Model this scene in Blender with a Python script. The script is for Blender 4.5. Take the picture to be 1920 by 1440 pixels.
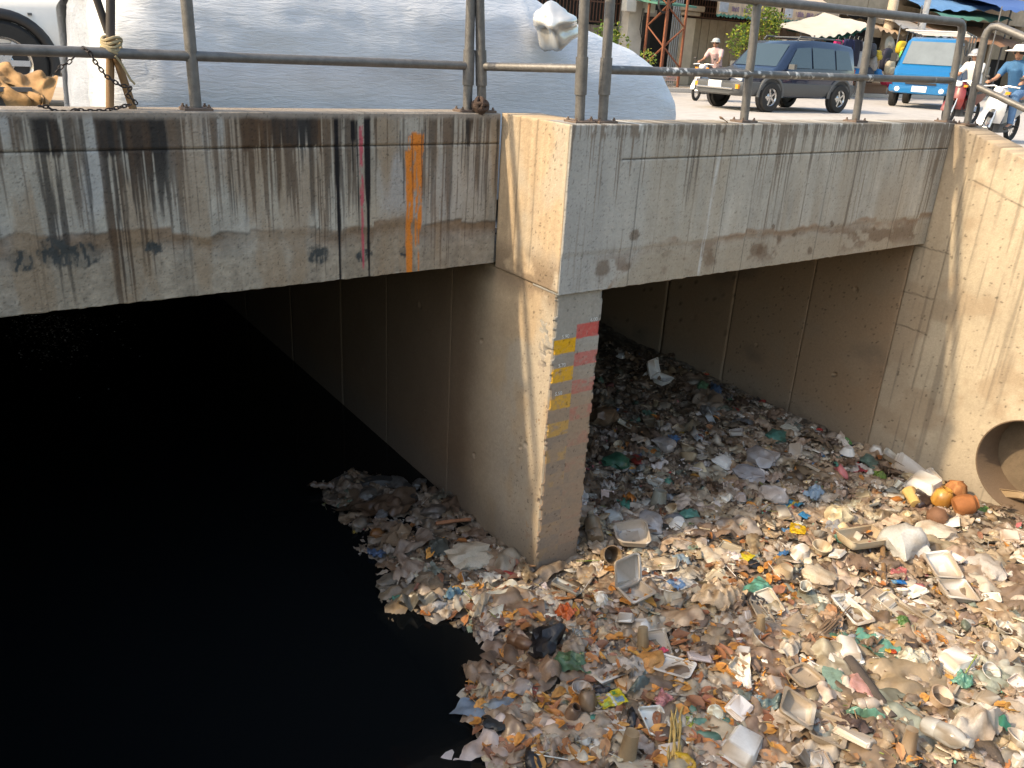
import bpy, bmesh, math, random
import numpy as np
from mathutils import Vector, Matrix

for o in list(bpy.data.objects):
    bpy.data.objects.remove(o)
SC = bpy.context.scene
COL = SC.collection
PI = math.pi

# ------------------------------------------------------------------ camera
YAW, PIT, ROL, FPX = 0.61781945, 0.38639602, 0.05855928, 1562.298
EYE = np.array([0.0, 0.0, 3.54])
_cy, _sy = math.cos(YAW), math.sin(YAW)
FWD = np.array([_sy * math.cos(PIT), _cy * math.cos(PIT), -math.sin(PIT)])
_r = np.array([_cy, -_sy, 0.0]); _u = np.cross(_r, FWD)
RGT = _r * math.cos(ROL) + _u * math.sin(ROL)
UPV = np.cross(RGT, FWD)
cam_d = bpy.data.cameras.new("camera"); cam = bpy.data.objects.new("camera", cam_d); COL.objects.link(cam)
cam_d.sensor_width = 36.0; cam_d.lens = FPX / 1920 * 36.0
cam_d.clip_start = 0.05; cam_d.clip_end = 600
M = Matrix(((RGT[0], UPV[0], -FWD[0], EYE[0]), (RGT[1], UPV[1], -FWD[1], EYE[1]), (RGT[2], UPV[2], -FWD[2], EYE[2]), (0, 0, 0, 1)))
cam.matrix_world = M
SC.camera = cam

# ------------------------------------------------------------------ sky, sun, exposure
SUN_TRAVEL = Vector((1.20, -0.228, -1.0)).normalized()
elev = math.asin(-SUN_TRAVEL.z)
az_to_sun = math.atan2(-SUN_TRAVEL.x, -SUN_TRAVEL.y)          # clockwise from +Y
W = bpy.data.worlds.new("World"); SC.world = W; W.use_nodes = True
wn = W.node_tree.nodes; wl = W.node_tree.links
sky = wn.new("ShaderNodeTexSky"); sky.sky_type = 'NISHITA'; sky.sun_disc = False
sky.sun_elevation = elev; sky.sun_rotation = az_to_sun
sky.air_density = 1.6; sky.dust_density = 4.0; sky.ozone_density = 1.0
wn["Background"].inputs[1].default_value = 0.15
wl.new(sky.outputs[0], wn["Background"].inputs[0])
sd = bpy.data.lights.new("sun", 'SUN'); sun = bpy.data.objects.new("sun", sd); COL.objects.link(sun)
sd.energy = 2.7; sd.angle = math.radians(1.2); sd.color = (1.0, 0.79, 0.52)
sun.rotation_euler = SUN_TRAVEL.to_track_quat('-Z', 'Y').to_euler()
sun.location = (-8, 6, 14)
SC.view_settings.view_transform = 'Standard'; SC.view_settings.look = 'None'
SC.view_settings.exposure = 0.95; SC.view_settings.gamma = 1.0
SC.view_settings.use_curve_mapping = False
SC.render.engine = 'CYCLES'
SC.cycles.max_bounces = 6; SC.cycles.diffuse_bounces = 2; SC.cycles.glossy_bounces = 3
SC.cycles.transparent_max_bounces = 8; SC.cycles.transmission_bounces = 3
SC.cycles.caustics_reflective = False; SC.cycles.caustics_refractive = False

def ray(px, py):
    d = RGT * (px - 960) - UPV * (py - 720) + FWD * FPX
    return d
def H(px, py, axis, val):
    """point of the place seen at photo pixel (px,py) on the plane axis=val"""
    d = ray(px, py); t = (val - EYE[axis]) / d[axis]
    return EYE + d * t
def mpp(p):
    """photo pixels per metre at a point"""
    return FPX / float(np.dot(np.asarray(p) - EYE, FWD))

# ------------------------------------------------------------------ noise
def _hash(ix, iy, s):
    h = (ix.astype(np.int64) * 374761393 + iy.astype(np.int64) * 668265263 + int(s) * 1442695041) & 0xffffffff
    h = ((h ^ (h >> 13)) * 1274126177) & 0xffffffff
    h = (h ^ (h >> 16)) & 0xffffffff
    return h / 4294967295.0
def vn(x, y, s=0):
    x = np.asarray(x, float); y = np.asarray(y, float)
    ix = np.floor(x); iy = np.floor(y); fx = x - ix; fy = y - iy
    fx = fx * fx * (3 - 2 * fx); fy = fy * fy * (3 - 2 * fy)
    a = _hash(ix, iy, s); b = _hash(ix + 1, iy, s); c = _hash(ix, iy + 1, s); d = _hash(ix + 1, iy + 1, s)
    return (a * (1 - fx) + b * fx) * (1 - fy) + (c * (1 - fx) + d * fx) * fy
def fbm(x, y, s=0, o=4, g=0.5):
    t = 0.0; a = 1.0; n = 0.0
    for i in range(o):
        t = t + a * vn(x * 2 ** i, y * 2 ** i, s + i * 17); n += a; a *= g
    return t / n
def sst(a, b, x):
    t = np.clip((x - a) / (b - a), 0, 1); return t * t * (3 - 2 * t)
def mixc(c, col, m):
    m = np.clip(m, 0, 1)[:, None]; return c * (1 - m) + np.array(col)[None, :] * m

# ------------------------------------------------------------------ materials
MATS = {}
def newmat(name):
    m = bpy.data.materials.new(name); m.use_nodes = True
    return m, m.node_tree.nodes, m.node_tree.links, m.node_tree.nodes["Principled BSDF"]
def mat(name, col=(0.5, 0.5, 0.5), rough=0.6, metal=0.0, noise=0.0, nscale=20.0, bump=0.0, bscale=60.0, use_col=False, use_obj=False,
        trans=0.0, alpha=1.0, spec=0.5, coat=0.0, emit=None, stretch=None):
    """procedural material: flat colour x (vertex colour) x (object colour) x noise, with noise bump"""
    if name in MATS: return MATS[name]
    m, n, l, b = newmat(name)
    rgb = n.new("ShaderNodeRGB"); rgb.outputs[0].default_value = (*col, 1); out = rgb.outputs[0]
    def mul(a, c):
        x = n.new("ShaderNodeMix"); x.data_type = 'RGBA'; x.blend_type = 'MULTIPLY'; x.inputs[0].default_value = 1
        l.new(a, x.inputs[6]); l.new(c, x.inputs[7]); return x.outputs[2]
    if use_col:
        a = n.new("ShaderNodeAttribute"); a.attribute_name = "Col"; out = mul(out, a.outputs[0])
    if use_obj:
        oi = n.new("ShaderNodeObjectInfo"); out = mul(out, oi.outputs["Color"])
    tc = n.new("ShaderNodeTexCoord"); src = tc.outputs["Object"]
    if stretch:
        mp = n.new("ShaderNodeMapping"); mp.inputs["Scale"].default_value = stretch; l.new(src, mp.inputs[0]); src = mp.outputs[0]
    if noise > 0:
        t = n.new("ShaderNodeTexNoise"); t.inputs["Scale"].default_value = nscale; t.inputs["Detail"].default_value = 6; t.inputs["Roughness"].default_value = 0.65
        l.new(src, t.inputs["Vector"])
        r = n.new("ShaderNodeMapRange"); r.inputs[1].default_value = 0.25; r.inputs[2].default_value = 0.75
        r.inputs[3].default_value = 1 - noise; r.inputs[4].default_value = 1 + noise * 0.6
        l.new(t.outputs[0], r.inputs[0]); out = mul(out, r.outputs[0])
    l.new(out, b.inputs["Base Color"])
    b.inputs["Roughness"].default_value = rough; b.inputs["Metallic"].default_value = metal
    b.inputs["Specular IOR Level"].default_value = spec; b.inputs["Coat Weight"].default_value = coat
    b.inputs["Alpha"].default_value = alpha
    if emit: b.inputs["Emission Color"].default_value = (*emit[:3], 1); b.inputs["Emission Strength"].default_value = emit[3]
    if bump > 0:
        t2 = n.new("ShaderNodeTexNoise"); t2.inputs["Scale"].default_value = bscale; t2.inputs["Detail"].default_value = 5
        l.new(src, t2.inputs["Vector"])
        bp = n.new("ShaderNodeBump"); bp.inputs["Strength"].default_value = bump; bp.inputs["Distance"].default_value = 0.01
        l.new(t2.outputs[0], bp.inputs["Height"]); l.new(bp.outputs[0], b.inputs["Normal"])
    if trans > 0:
        tr = n.new("ShaderNodeBsdfTranslucent"); l.new(out, tr.inputs[0])
        ms = n.new("ShaderNodeMixShader"); ms.inputs[0].default_value = trans
        l.new(b.outputs[0], ms.inputs[1]); l.new(tr.outputs[0], ms.inputs[2])
        l.new(ms.outputs[0], n["Material Output"].inputs[0])
    MATS[name] = m
    return m

CONC = mat("concrete", (1, 1, 1), 0.9, noise=0.14, nscale=55, bump=0.35, bscale=90, use_col=True, spec=0.3)
FOAM = mat("foam_plastic", (1, 1, 1), 0.55, noise=0.10, nscale=40, bump=0.1, bscale=120, use_col=True, use_obj=True, trans=0.12)
FILM = mat("plastic_film", (1, 1, 1), 0.30, noise=0.22, nscale=25, bump=0.55, bscale=7, use_col=True, use_obj=True, trans=0.25, spec=0.6)
FILMC = mat("clear_film", (1, 1, 1), 0.20, noise=0.15, nscale=25, bump=0.4, bscale=7, use_col=True, use_obj=True, trans=0.2, alpha=0.72, spec=0.8)
TRASH = mat("litter", (1, 1, 1), 0.5, noise=0.25, nscale=35, bump=0.2, bscale=100, use_col=True, spec=0.45, trans=0.12)
LEAF = mat("dry_leaf", (1, 1, 1), 0.6, noise=0.25, nscale=60, use_col=True, use_obj=True, trans=0.15)
RIGID = mat("rigid_plastic", (1, 1, 1), 0.35, noise=0.15, nscale=30, use_col=True, use_obj=True)
PAPER = mat("card_paper", (1, 1, 1), 0.8, noise=0.2, nscale=30, use_col=True, use_obj=True, bump=0.15)
STEEL = mat("galvanised_steel", (0.17, 0.165, 0.16), 0.5, 0.35, noise=0.35, nscale=18, bump=0.15, bscale=70)
STEELW = mat("rail_with_droppings", (0.15, 0.148, 0.145), 0.5, 0.3, noise=0.35, nscale=18, bump=0.15, use_col=True)
RUST = mat("rusty_steel", (0.26, 0.10, 0.055), 0.8, 0.2, noise=0.45, nscale=14, bump=0.3)
WOOD = mat("bamboo_wood", (0.25, 0.15, 0.07), 0.65, noise=0.4, nscale=12, bump=0.3, stretch=(1, 1, 0.15))
RUBBER = mat("rubber", (0.018, 0.018, 0.018), 0.75, noise=0.3, nscale=20)
CHROME = mat("chrome_alloy", (0.6, 0.6, 0.6), 0.25, 0.9, noise=0.1)
BLACKP = mat("black_plastic", (0.02, 0.02, 0.022), 0.5, noise=0.2)
GLASSD = mat("vehicle_glass", (0.03, 0.05, 0.06), 0.05, noise=0.1, nscale=3, spec=0.9, coat=0.5)
WHITEP = mat("white_paint", (0.78, 0.78, 0.76), 0.35, noise=0.06, coat=0.3)
LAMPG = mat("headlamp_glass", (0.8, 0.8, 0.8), 0.12, noise=0.08, coat=0.6)
AMBER = mat("amber_lens", (0.8, 0.28, 0.02), 0.2, noise=0.08, coat=0.6)
PLATE = mat("number_plate", (0.8, 0.8, 0.78), 0.4, noise=0.05)
SKIN = mat("skin", (0.36, 0.19, 0.12), 0.55, noise=0.1, nscale=30)

# ------------------------------------------------------------------ mesh helpers
def link(o, parent=None):
    COL.objects.link(o)
    if parent is not None: o.parent = parent
    return o
def tag(o, label=None, cat=None, group=None, kind=None):
    if label: o["label"] = label
    if cat: o["category"] = cat
    if group: o["group"] = group
    if kind: o["kind"] = kind
    return o
def empty(name, loc=(0, 0, 0), rz=0.0, label=None, cat=None, group=None, kind=None, parent=None):
    o = bpy.data.objects.new(name, None); o.location = loc; o.rotation_euler = (0, 0, rz); o.empty_display_size = 0.1
    link(o, parent); return tag(o, label, cat, group, kind)
def mesh(name, V, F, mats=None, col=None, smooth=False, midx=None):
    me = bpy.data.meshes.new(name)
    V = np.asarray(V, np.float32)
    if isinstance(F, np.ndarray):
        nf, k = F.shape
        me.vertices.add(len(V)); me.vertices.foreach_set("co", V.ravel())
        me.loops.add(nf * k); me.loops.foreach_set("vertex_index", F.ravel().astype(np.int32))
        me.polygons.add(nf); me.polygons.foreach_set("loop_start", np.arange(0, nf * k, k, dtype=np.int32))
        try: me.polygons.foreach_set("loop_total", np.full(nf, k, np.int32))
        except Exception: pass
        me.update(calc_edges=True)
    else:
        me.from_pydata(V.tolist(), [], F)
    if mats is not None:
        for m in (mats if isinstance(mats, (list, tuple)) else [mats]): me.materials.append(m)
    if midx is not None: me.polygons.foreach_set("material_index", np.asarray(midx, np.int32))
    if smooth: me.polygons.foreach_set("use_smooth", np.ones(len(me.polygons), bool))
    ca = me.color_attributes.new("Col", 'FLOAT_COLOR', 'POINT')
    c = np.ones((len(V), 4), np.float32)
    if col is not None:
        c[:, :3] = col
    ca.data.foreach_set("color", c.ravel())
    me.update()
    return me
def obj(name, me, parent=None, loc=(0, 0, 0), rot=(0, 0, 0), color=None):
    o = bpy.data.objects.new(name, me); o.location = loc; o.rotation_euler = rot
    if color is not None: o.color = (*color, 1)
    return link(o, parent)

class MB:
    """collects shapes that make up ONE part"""
    def __init__(s): s.V = []; s.F = []; s.n = 0
    def add(s, V, F):
        V = [tuple(map(float, v)) for v in V]
        s.V += V; s.F += [tuple(int(i) + s.n for i in f) for f in F]; s.n += len(V); return s
    def box(s, x0, x1, y0, y1, z0, z1, bev=0.0):
        if bev <= 0:
            V = [(x, y, z) for z in (z0, z1) for y in (y0, y1) for x in (x0, x1)]
            return s.add(V, [(0, 2, 3, 1), (4, 5, 7, 6), (0, 1, 5, 4), (2, 6, 7, 3), (0, 4, 6, 2), (1, 3, 7, 5)])
        b = bev
        rings = []
        for z, i in ((z0, b), (z0 + b, 0), (z1 - b, 0), (z1, b)):
            rings.append([(x0 + i + b * 0, y0 + i, z), (x1 - i, y0 + i, z), (x1 - i, y1 - i, z), (x0 + i, y1 - i, z)])
        return s.loft(rings, True, True)
    def obox(s, c, ax, ay, az):
        c, ax, ay, az = map(np.asarray, (c, ax, ay, az))
        V = [c + i * ax + j * ay + k * az for k in (-1, 1) for j in (-1, 1) for i in (-1, 1)]
        return s.add(V, [(0, 2, 3, 1), (4, 5, 7, 6), (0, 1, 5, 4), (2, 6, 7, 3), (0, 4, 6, 2), (1, 3, 7, 5)])
    def loft(s, rings, cap0=True, cap1=True, closed=True):
        k = len(rings[0]); V = [p for r in rings for p in r]; F = []
        for i in range(len(rings) - 1):
            for j in range(k if closed else k - 1):
                a = i * k + j; b = i * k + (j + 1) % k
                F.append((a, b, b + k, a + k))
        if cap0: F.append(tuple(range(k))[::-1])
        if cap1: F.append(tuple(range((len(rings) - 1) * k, len(rings) * k)))
        return s.add(V, F)
    def tube(s, pts, r, n=10, cap=True):
        pts = [np.asarray(p, float) for p in pts]; rr = r if isinstance(r, (list, tuple)) else [r] * len(pts)
        rings = []; prev = None
        for i, p in enumerate(pts):
            t = pts[min(i + 1, len(pts) - 1)] - pts[max(i - 1, 0)]; t /= (np.linalg.norm(t) + 1e-9)
            if prev is None:
                a = np.array([0, 0, 1.0]) if abs(t[2]) < 0.9 else np.array([1.0, 0, 0])
                u = np.cross(t, a)
            else: u = prev - t * np.dot(prev, t)
            u /= (np.linalg.norm(u) + 1e-9); v = np.cross(t, u); prev = u
            rings.append([p + rr[i] * (math.cos(2 * PI * q / n) * u + math.sin(2 * PI * q / n) * v) for q in range(n)])
        return s.loft(rings, cap, cap)
    def lathe(s, prof, n=20, c=(0, 0, 0), axis=2, cap0=True, cap1=True):
        rings = []
        for r, z in prof:
            ring = []
            for q in range(n):
                a = 2 * PI * q / n; x, y = r * math.cos(a), r * math.sin(a)
                p = (x, y, z) if axis == 2 else ((z, x, y) if axis == 0 else (y, z, x))
                ring.append((p[0] + c[0], p[1] + c[1], p[2] + c[2]))
            rings.append(ring)
        return s.loft(rings, cap0, cap1)
    def quad(s, *p): return s.add(p, [tuple(range(len(p)))])
    def build(s, name, m, parent=None, smooth=False, loc=(0, 0, 0), rot=(0, 0, 0), color=None, col=None):
        me = mesh(name, s.V, s.F, m, smooth=False, col=col)
        if smooth:
            me.polygons.foreach_set("use_smooth", np.ones(len(me.polygons), bool))
            try: me.set_sharp_from_angle(angle=math.radians(40))
            except Exception: pass
        return obj(name, me, parent, loc, rot, color)

def grid_faces(nu, nv):
    i = np.arange(nu)[:, None]; j = np.arange(nv)[None, :]
    a = i * (nv + 1) + j
    return np.stack([a, a + nv + 1, a + nv + 2, a + 1], -1).reshape(-1, 4)

def panel(name, o, U, V, lu, lv, step, colf, dispf=None, thick=0.25, parent=None, topf=None, hole=None, jag=0.0, m=None):
    """a slab of cast concrete: finely divided face (its stains live in the vertex colours), square edges and a back"""
    o, U, V = np.array(o, float), np.array(U, float), np.array(V, float); N = np.cross(U, V)
    nu, nv = max(2, int(round(lu / step))), max(2, int(round(lv / step)))
    uu, vv = np.meshgrid(np.linspace(0, lu, nu + 1), np.linspace(0, lv, nv + 1), indexing='ij')
    u, v = uu.ravel(), vv.ravel()
    if topf is not None: v = v * topf(u) / lv
    if jag > 0:
        e = (vv.ravel() < 1e-9)
        v = v + np.where(e, jag * (fbm(u * 22, u * 0, 91) - 0.45) * 2, 0)
    d = dispf(u, v) if dispf is not None else np.zeros_like(u)
    uu2, vv2 = u.copy(), v.copy()
    keep = None
    if hole is not None:
        hu, hv, R = hole
        r = np.hypot(u - hu, v - hv); near = np.abs(r - R) < step * 0.62
        a = np.arctan2(v - hv, u - hu)
        uu2 = np.where(near, hu + R * np.cos(a), u); vv2 = np.where(near, hv + R * np.sin(a), v)
        inside = r < R + step * 0.62
        keep = inside
    edge = (uu.ravel() < 1e-9) | (uu.ravel() > lu - 1e-9) | (vv.ravel() < 1e-9) | (vv.ravel() > lv - 1e-9)
    d = np.where(edge, np.minimum(d, 0) * 0.4 - 0.004 * fbm(u * 30, v * 30, 5), d)
    P = o + uu2[:, None] * U + vv2[:, None] * V + d[:, None] * N
    C = colf(u, v)
    F = grid_faces(nu, nv)
    if keep is not None:
        F = F[~keep[F].all(1)]
    idx = np.arange((nu + 1) * (nv + 1)).reshape(nu + 1, nv + 1)
    loop = np.concatenate([idx[:-1, 0], idx[-1, :-1], idx[:0:-1, -1], idx[0, :0:-1]])
    n0 = len(P); Pb = P[loop] - thick * N
    P = np.vstack([P, Pb]); C = np.vstack([C, C[loop]])
    k = len(loop); q = np.arange(k); q2 = (q + 1) % k
    S = np.stack([loop[q2], loop[q], n0 + q, n0 + q2], 1)
    F = np.vstack([F, S])
    me = mesh(name, P, F, m or CONC, col=C)
    return obj(name, me, parent)
# ================================================================== the bridge
bridge = empty("culvert_bridge", (3.3, 4.5, 0), label="stained concrete culvert bridge with two openings over the black canal", cat="bridge")
def bpart(o):
    o.matrix_parent_inverse = Matrix.Translation((-3.3, -4.5, 0)); return o
YL, YR, XF, XN, XW, ZT = 4.72, 4.0, 3.17, 3.562, 7.3, 3.125   # left face, right face, pier flank, pier right side, abutment, parapet top
GREY = np.array([0.41, 0.385, 0.335]); TAN = np.array([0.40, 0.33, 0.24]); BROWN = np.array([0.20, 0.145, 0.10]); BLK = np.array([0.022, 0.02, 0.02])

def XL(px): return float(H(px, 350, 1, YL)[0])
def XR(px): return float(H(px, 350, 1, YR)[0])

LX0 = -0.72
def col_left(u, v):
    x = u + LX0; z = v + 2.13
    n1 = fbm(x * 3, z * 2, 1, 5); n2 = fbm(x * 30, z * 30, 2, 4); st = fbm(x * 26, z * 0.9, 3, 4); st2 = fbm(x * 60, z * 1.6, 4, 3)
    c = GREY[None, :] * (0.78 + 0.34 * n1 + 0.25 * (st - 0.5) + 0.22 * (n2 - 0.5))[:, None]
    c = mixc(c, (0.37, 0.375, 0.38), sst(0.5, 0.7, fbm(x * 1.7 + 4, z * 1.2, 8)) * 0.5)
    c = mixc(c, TAN * 0.95, sst(0.50, 0.75, fbm(x * 4 + 9, z * 0.6, 6)) * 0.55)
    # old render patch along the bottom with a ragged upper edge and dark tide line
    blk = np.floor(x * 2.6 + 0.7 * vn(x * 3, x * 0, 41)); step = _hash(blk, blk * 0, 12)
    zb = 2.44 + 0.10 * (step - 0.4) + 0.05 * (fbm(x * 9, x * 0, 13) - 0.5) + 0.05 * sst(1.6, 0.2, x)
    low = sst(0.012, -0.012, z - zb)
    c = mixc(c, BROWN * (1.25), low * (0.72 * sst(-0.17, -0.01, z - zb) + 0.12) * (0.35 + 1.0 * sst(0.3, 0.6, fbm(x * 3.1, z * 4, 14))))
    c = mixc(c, (0.36, 0.30, 0.225), low * sst(-0.06, -0.2, z - zb) * 0.65)
    c *= (1 - 0.5 * low * (fbm(x * 38, z * 38, 15, 5) - .25))[:, None]
    c *= (1 - 0.4 * sst(0.014, 0.0, np.abs(z - zb)) * sst(0.45, 0.6, fbm(x * 6, z * 2, 16)))[:, None]
    c *= (.72 + .56 * fbm(x * 11, z * 4, 36, 5))[:, None]
    c = mixc(c, (0.30, 0.215, 0.135), sst(.50, .64, fbm(x * 7 + 1.7, z * 1.3, 37, 4)) * .55)
    c = mixc(c, (0.42, 0.44, 0.46), sst(.56, .66, fbm(x * 3.4 + 5.1, z * .9, 38, 3)) * .55 * sst(2.45, 2.6, z))
    # black and brown run-off: a web of fine streaks, densest in the bands the photograph shows
    fine = np.clip((.45 * fbm(x * 42, z * .7, 24, 3) + .55 * fbm(x * 125, z * 1.7, 25, 3) - .30) / .40, 0, 1)
    env = .30 * sst(2.3, 3.1, z) + .30 * sst(.42, .6, fbm(x * 5, z * .4, 26)) * sst(2.3, 2.7, z) + .08; brn = np.zeros_like(x) + .5
    for i, (a, b, zl, s, br) in enumerate(((72, 132, 2.30, .78, .25), (188, 234, 2.05, .95, .55), (234, 322, 2.55, 1.1, .2), (250, 296, 2.2, .7, .6), (322, 348, 2.85, .55, .4), (425, 440, 2.6, .4, .6),
                                           (458, 562, 2.50, .80, .6), (510, 604, 2.83, 1.0, .3), (588, 607, 2.15, .85, .6), (-10, 20, 2.7, .65, .5), (358, 374, 2.4, .4, .6), (560, 582, 2.6, .6, .5),
                                           (810, 896, 2.25, .55, .85), (866, 886, 2.84, .9, .3), (20, 64, 2.86, .6, .5), (128, 192, 2.85, .6, .5), (700, 732, 2.7, .45, .8), (-200, -60, 2.4, .85, .4), (345, 430, 2.9, .42, .5), (610, 630, 2.9, .5, .4))):
        xa, xb = XL(a), XL(b); w = 0.03 * (fbm(z * 5, z * 0 + i, 20 + i, 3) - 0.5)
        inx = sst(xa - 0.03, xa + 0.03, x + w) * sst(xb + 0.03, xb - 0.03, x + w)
        ev = s * inx * (sst(zl - .34, zl + .38, z) * .88 + .40 * sst(2.90, 2.95, z + .05 * (fbm(x * 25, x * 0, 27) - .5)))
        brn = np.where(ev > env, br, brn); env = np.maximum(env, ev)
    m = sst(1.06 - env - .13, 1.06 - env + .13, fine) * np.clip(.35 + env * .62, 0, .96)
    sel = np.clip(brn - .15 + 1.6 * (fbm(x * 24, z * 2, 28, 3) - .5), 0, 1)[:, None]
    tone = BLK[None, :] * (1 - sel) + np.array([.105, .062, .035])[None, :] * sel
    c = c * (1 - m[:, None]) + tone * m[:, None]
    # peeled black patches near the bottom
    for px, py, rr in ((598, 478, .075), (683, 480, .06), (290, 465, .05), (105, 475, .10), (155, 480, .09), (40, 492, .07), (760, 470, .05)):
        p = H(px, py, 1, YL); dd = np.hypot((x - p[0]) / 1.0, (z - p[2]) / 0.9) + 0.05 * (fbm(x * 40, z * 40, 22) - 0.5)
        c = mixc(c, (0.06, 0.065, 0.065), sst(rr, rr * 0.7, dd) * (0.4 + 0.6 * sst(0.4, 0.55, fbm(x * 70, z * 25, 23))))
    # tar drips, pink and orange paint
    def drip(px, w, za, zb_, colr, s=1.0, k=0, brk=0.0):
        nonlocal c
        cx = XL(px) + 0.010 * (fbm(z * 3, z * 0, 30 + k) - 0.5) + 0.01 * (3.12 - z)
        ww = w * (0.55 + 0.9 * fbm(z * 6, z * 0, 50 + k)) * (0.6 + 0.7 * sst(2.1, 3.0, z))
        m = sst(ww + 0.0035, ww - 0.0035, np.abs(x - cx)) * sst(za + 0.01, za - 0.01, z) * sst(zb_ - 0.02, zb_ + 0.02, z)
        if brk: m = m * sst(brk - 0.1, brk + 0.1, fbm(x * 60, z * 14, 70 + k))
        c = mixc(c, colr, m * s)
    K = (0.012, 0.011, 0.013)
    drip(632, .011, 3.2, 2.0, K, k=1); drip(663, .010, 3.08, 2.96, K, k=2); drip(661, .004, 3.02, 2.78, K, k=3); drip(670, .004, 3.08, 2.42, K, k=4); drip(689, .013, 3.2, 2.0, K, k=5)
    drip(678, .010, 3.05, 2.19, (0.50, 0.085, 0.12), .9, 6, .36)
    for px, w, za, zz, k in ((764, .016, 2.90, 2.0, 7), (768, .012, 2.99, 2.3, 8), (775, .013, 3.01, 2.66, 9), (785, .021, 3.0, 2.40, 10), (771, .010, 2.75, 2.0, 11), (779, .008, 2.65, 2.3, 12), (785, .006, 2.5, 2.05, 13), (767, .017, 2.4, 2.05, 14)):
        drip(px, w, za, zz, (0.72, 0.235, 0.03), .95, k, .36)
    for px, za, zz, k in ((772, 3.0, 2.62, 21), (790, 3.03, 2.6, 22), (796, 3.05, 2.85, 23), (750, 3.02, 2.84, 24), (756, 2.86, 2.6, 25)):
        drip(px, .003, za, zz, (0.05, 0.045, 0.045), .8, k)
    c *= (1 - 0.75 * sst(0.006, 0.001, np.abs(z - 2.934 - 0.004 * (fbm(x * 4, x * 0, 60) - 0.5))))[:, None]
    c = mixc(c, (0.33, 0.29, 0.25), sst(3.075, 3.11, z + 0.02 * (fbm(x * 14, x * 0, 61) - .5)) * 0.85)
    c *= (1 - 0.45 * sst(0.70, 0.85, fbm(x * 110, z * 110, 62, 2)))[:, None]
    return np.clip(c, 0.008, 0.8)
def disp_left(u, v):
    x = u + LX0; z = v + 2.13
    d = 0.004 * (fbm(x * 8, z * 8, 80) - 0.5) + 0.0025 * (fbm(x * 60, z * 60, 81) - 0.5)
    d -= 0.010 * sst(0.009, 0.002, np.abs(z - 2.934))
    d -= 0.006 * sst(0.03, -0.03, z - 2.44 - 0.06 * (fbm(x * 9, x * 0, 13) - .5))
    return d
bpart(panel("parapet", (LX0, YL, 2.13), (1, 0, 0), (0, 0, 1), 3.14 - LX0, 0.992, 0.0065, col_left, disp_left, 0.27, bridge, jag=0.005))["label"] = "parapet face with black run-off, tar drips and an orange paint streak"

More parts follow.
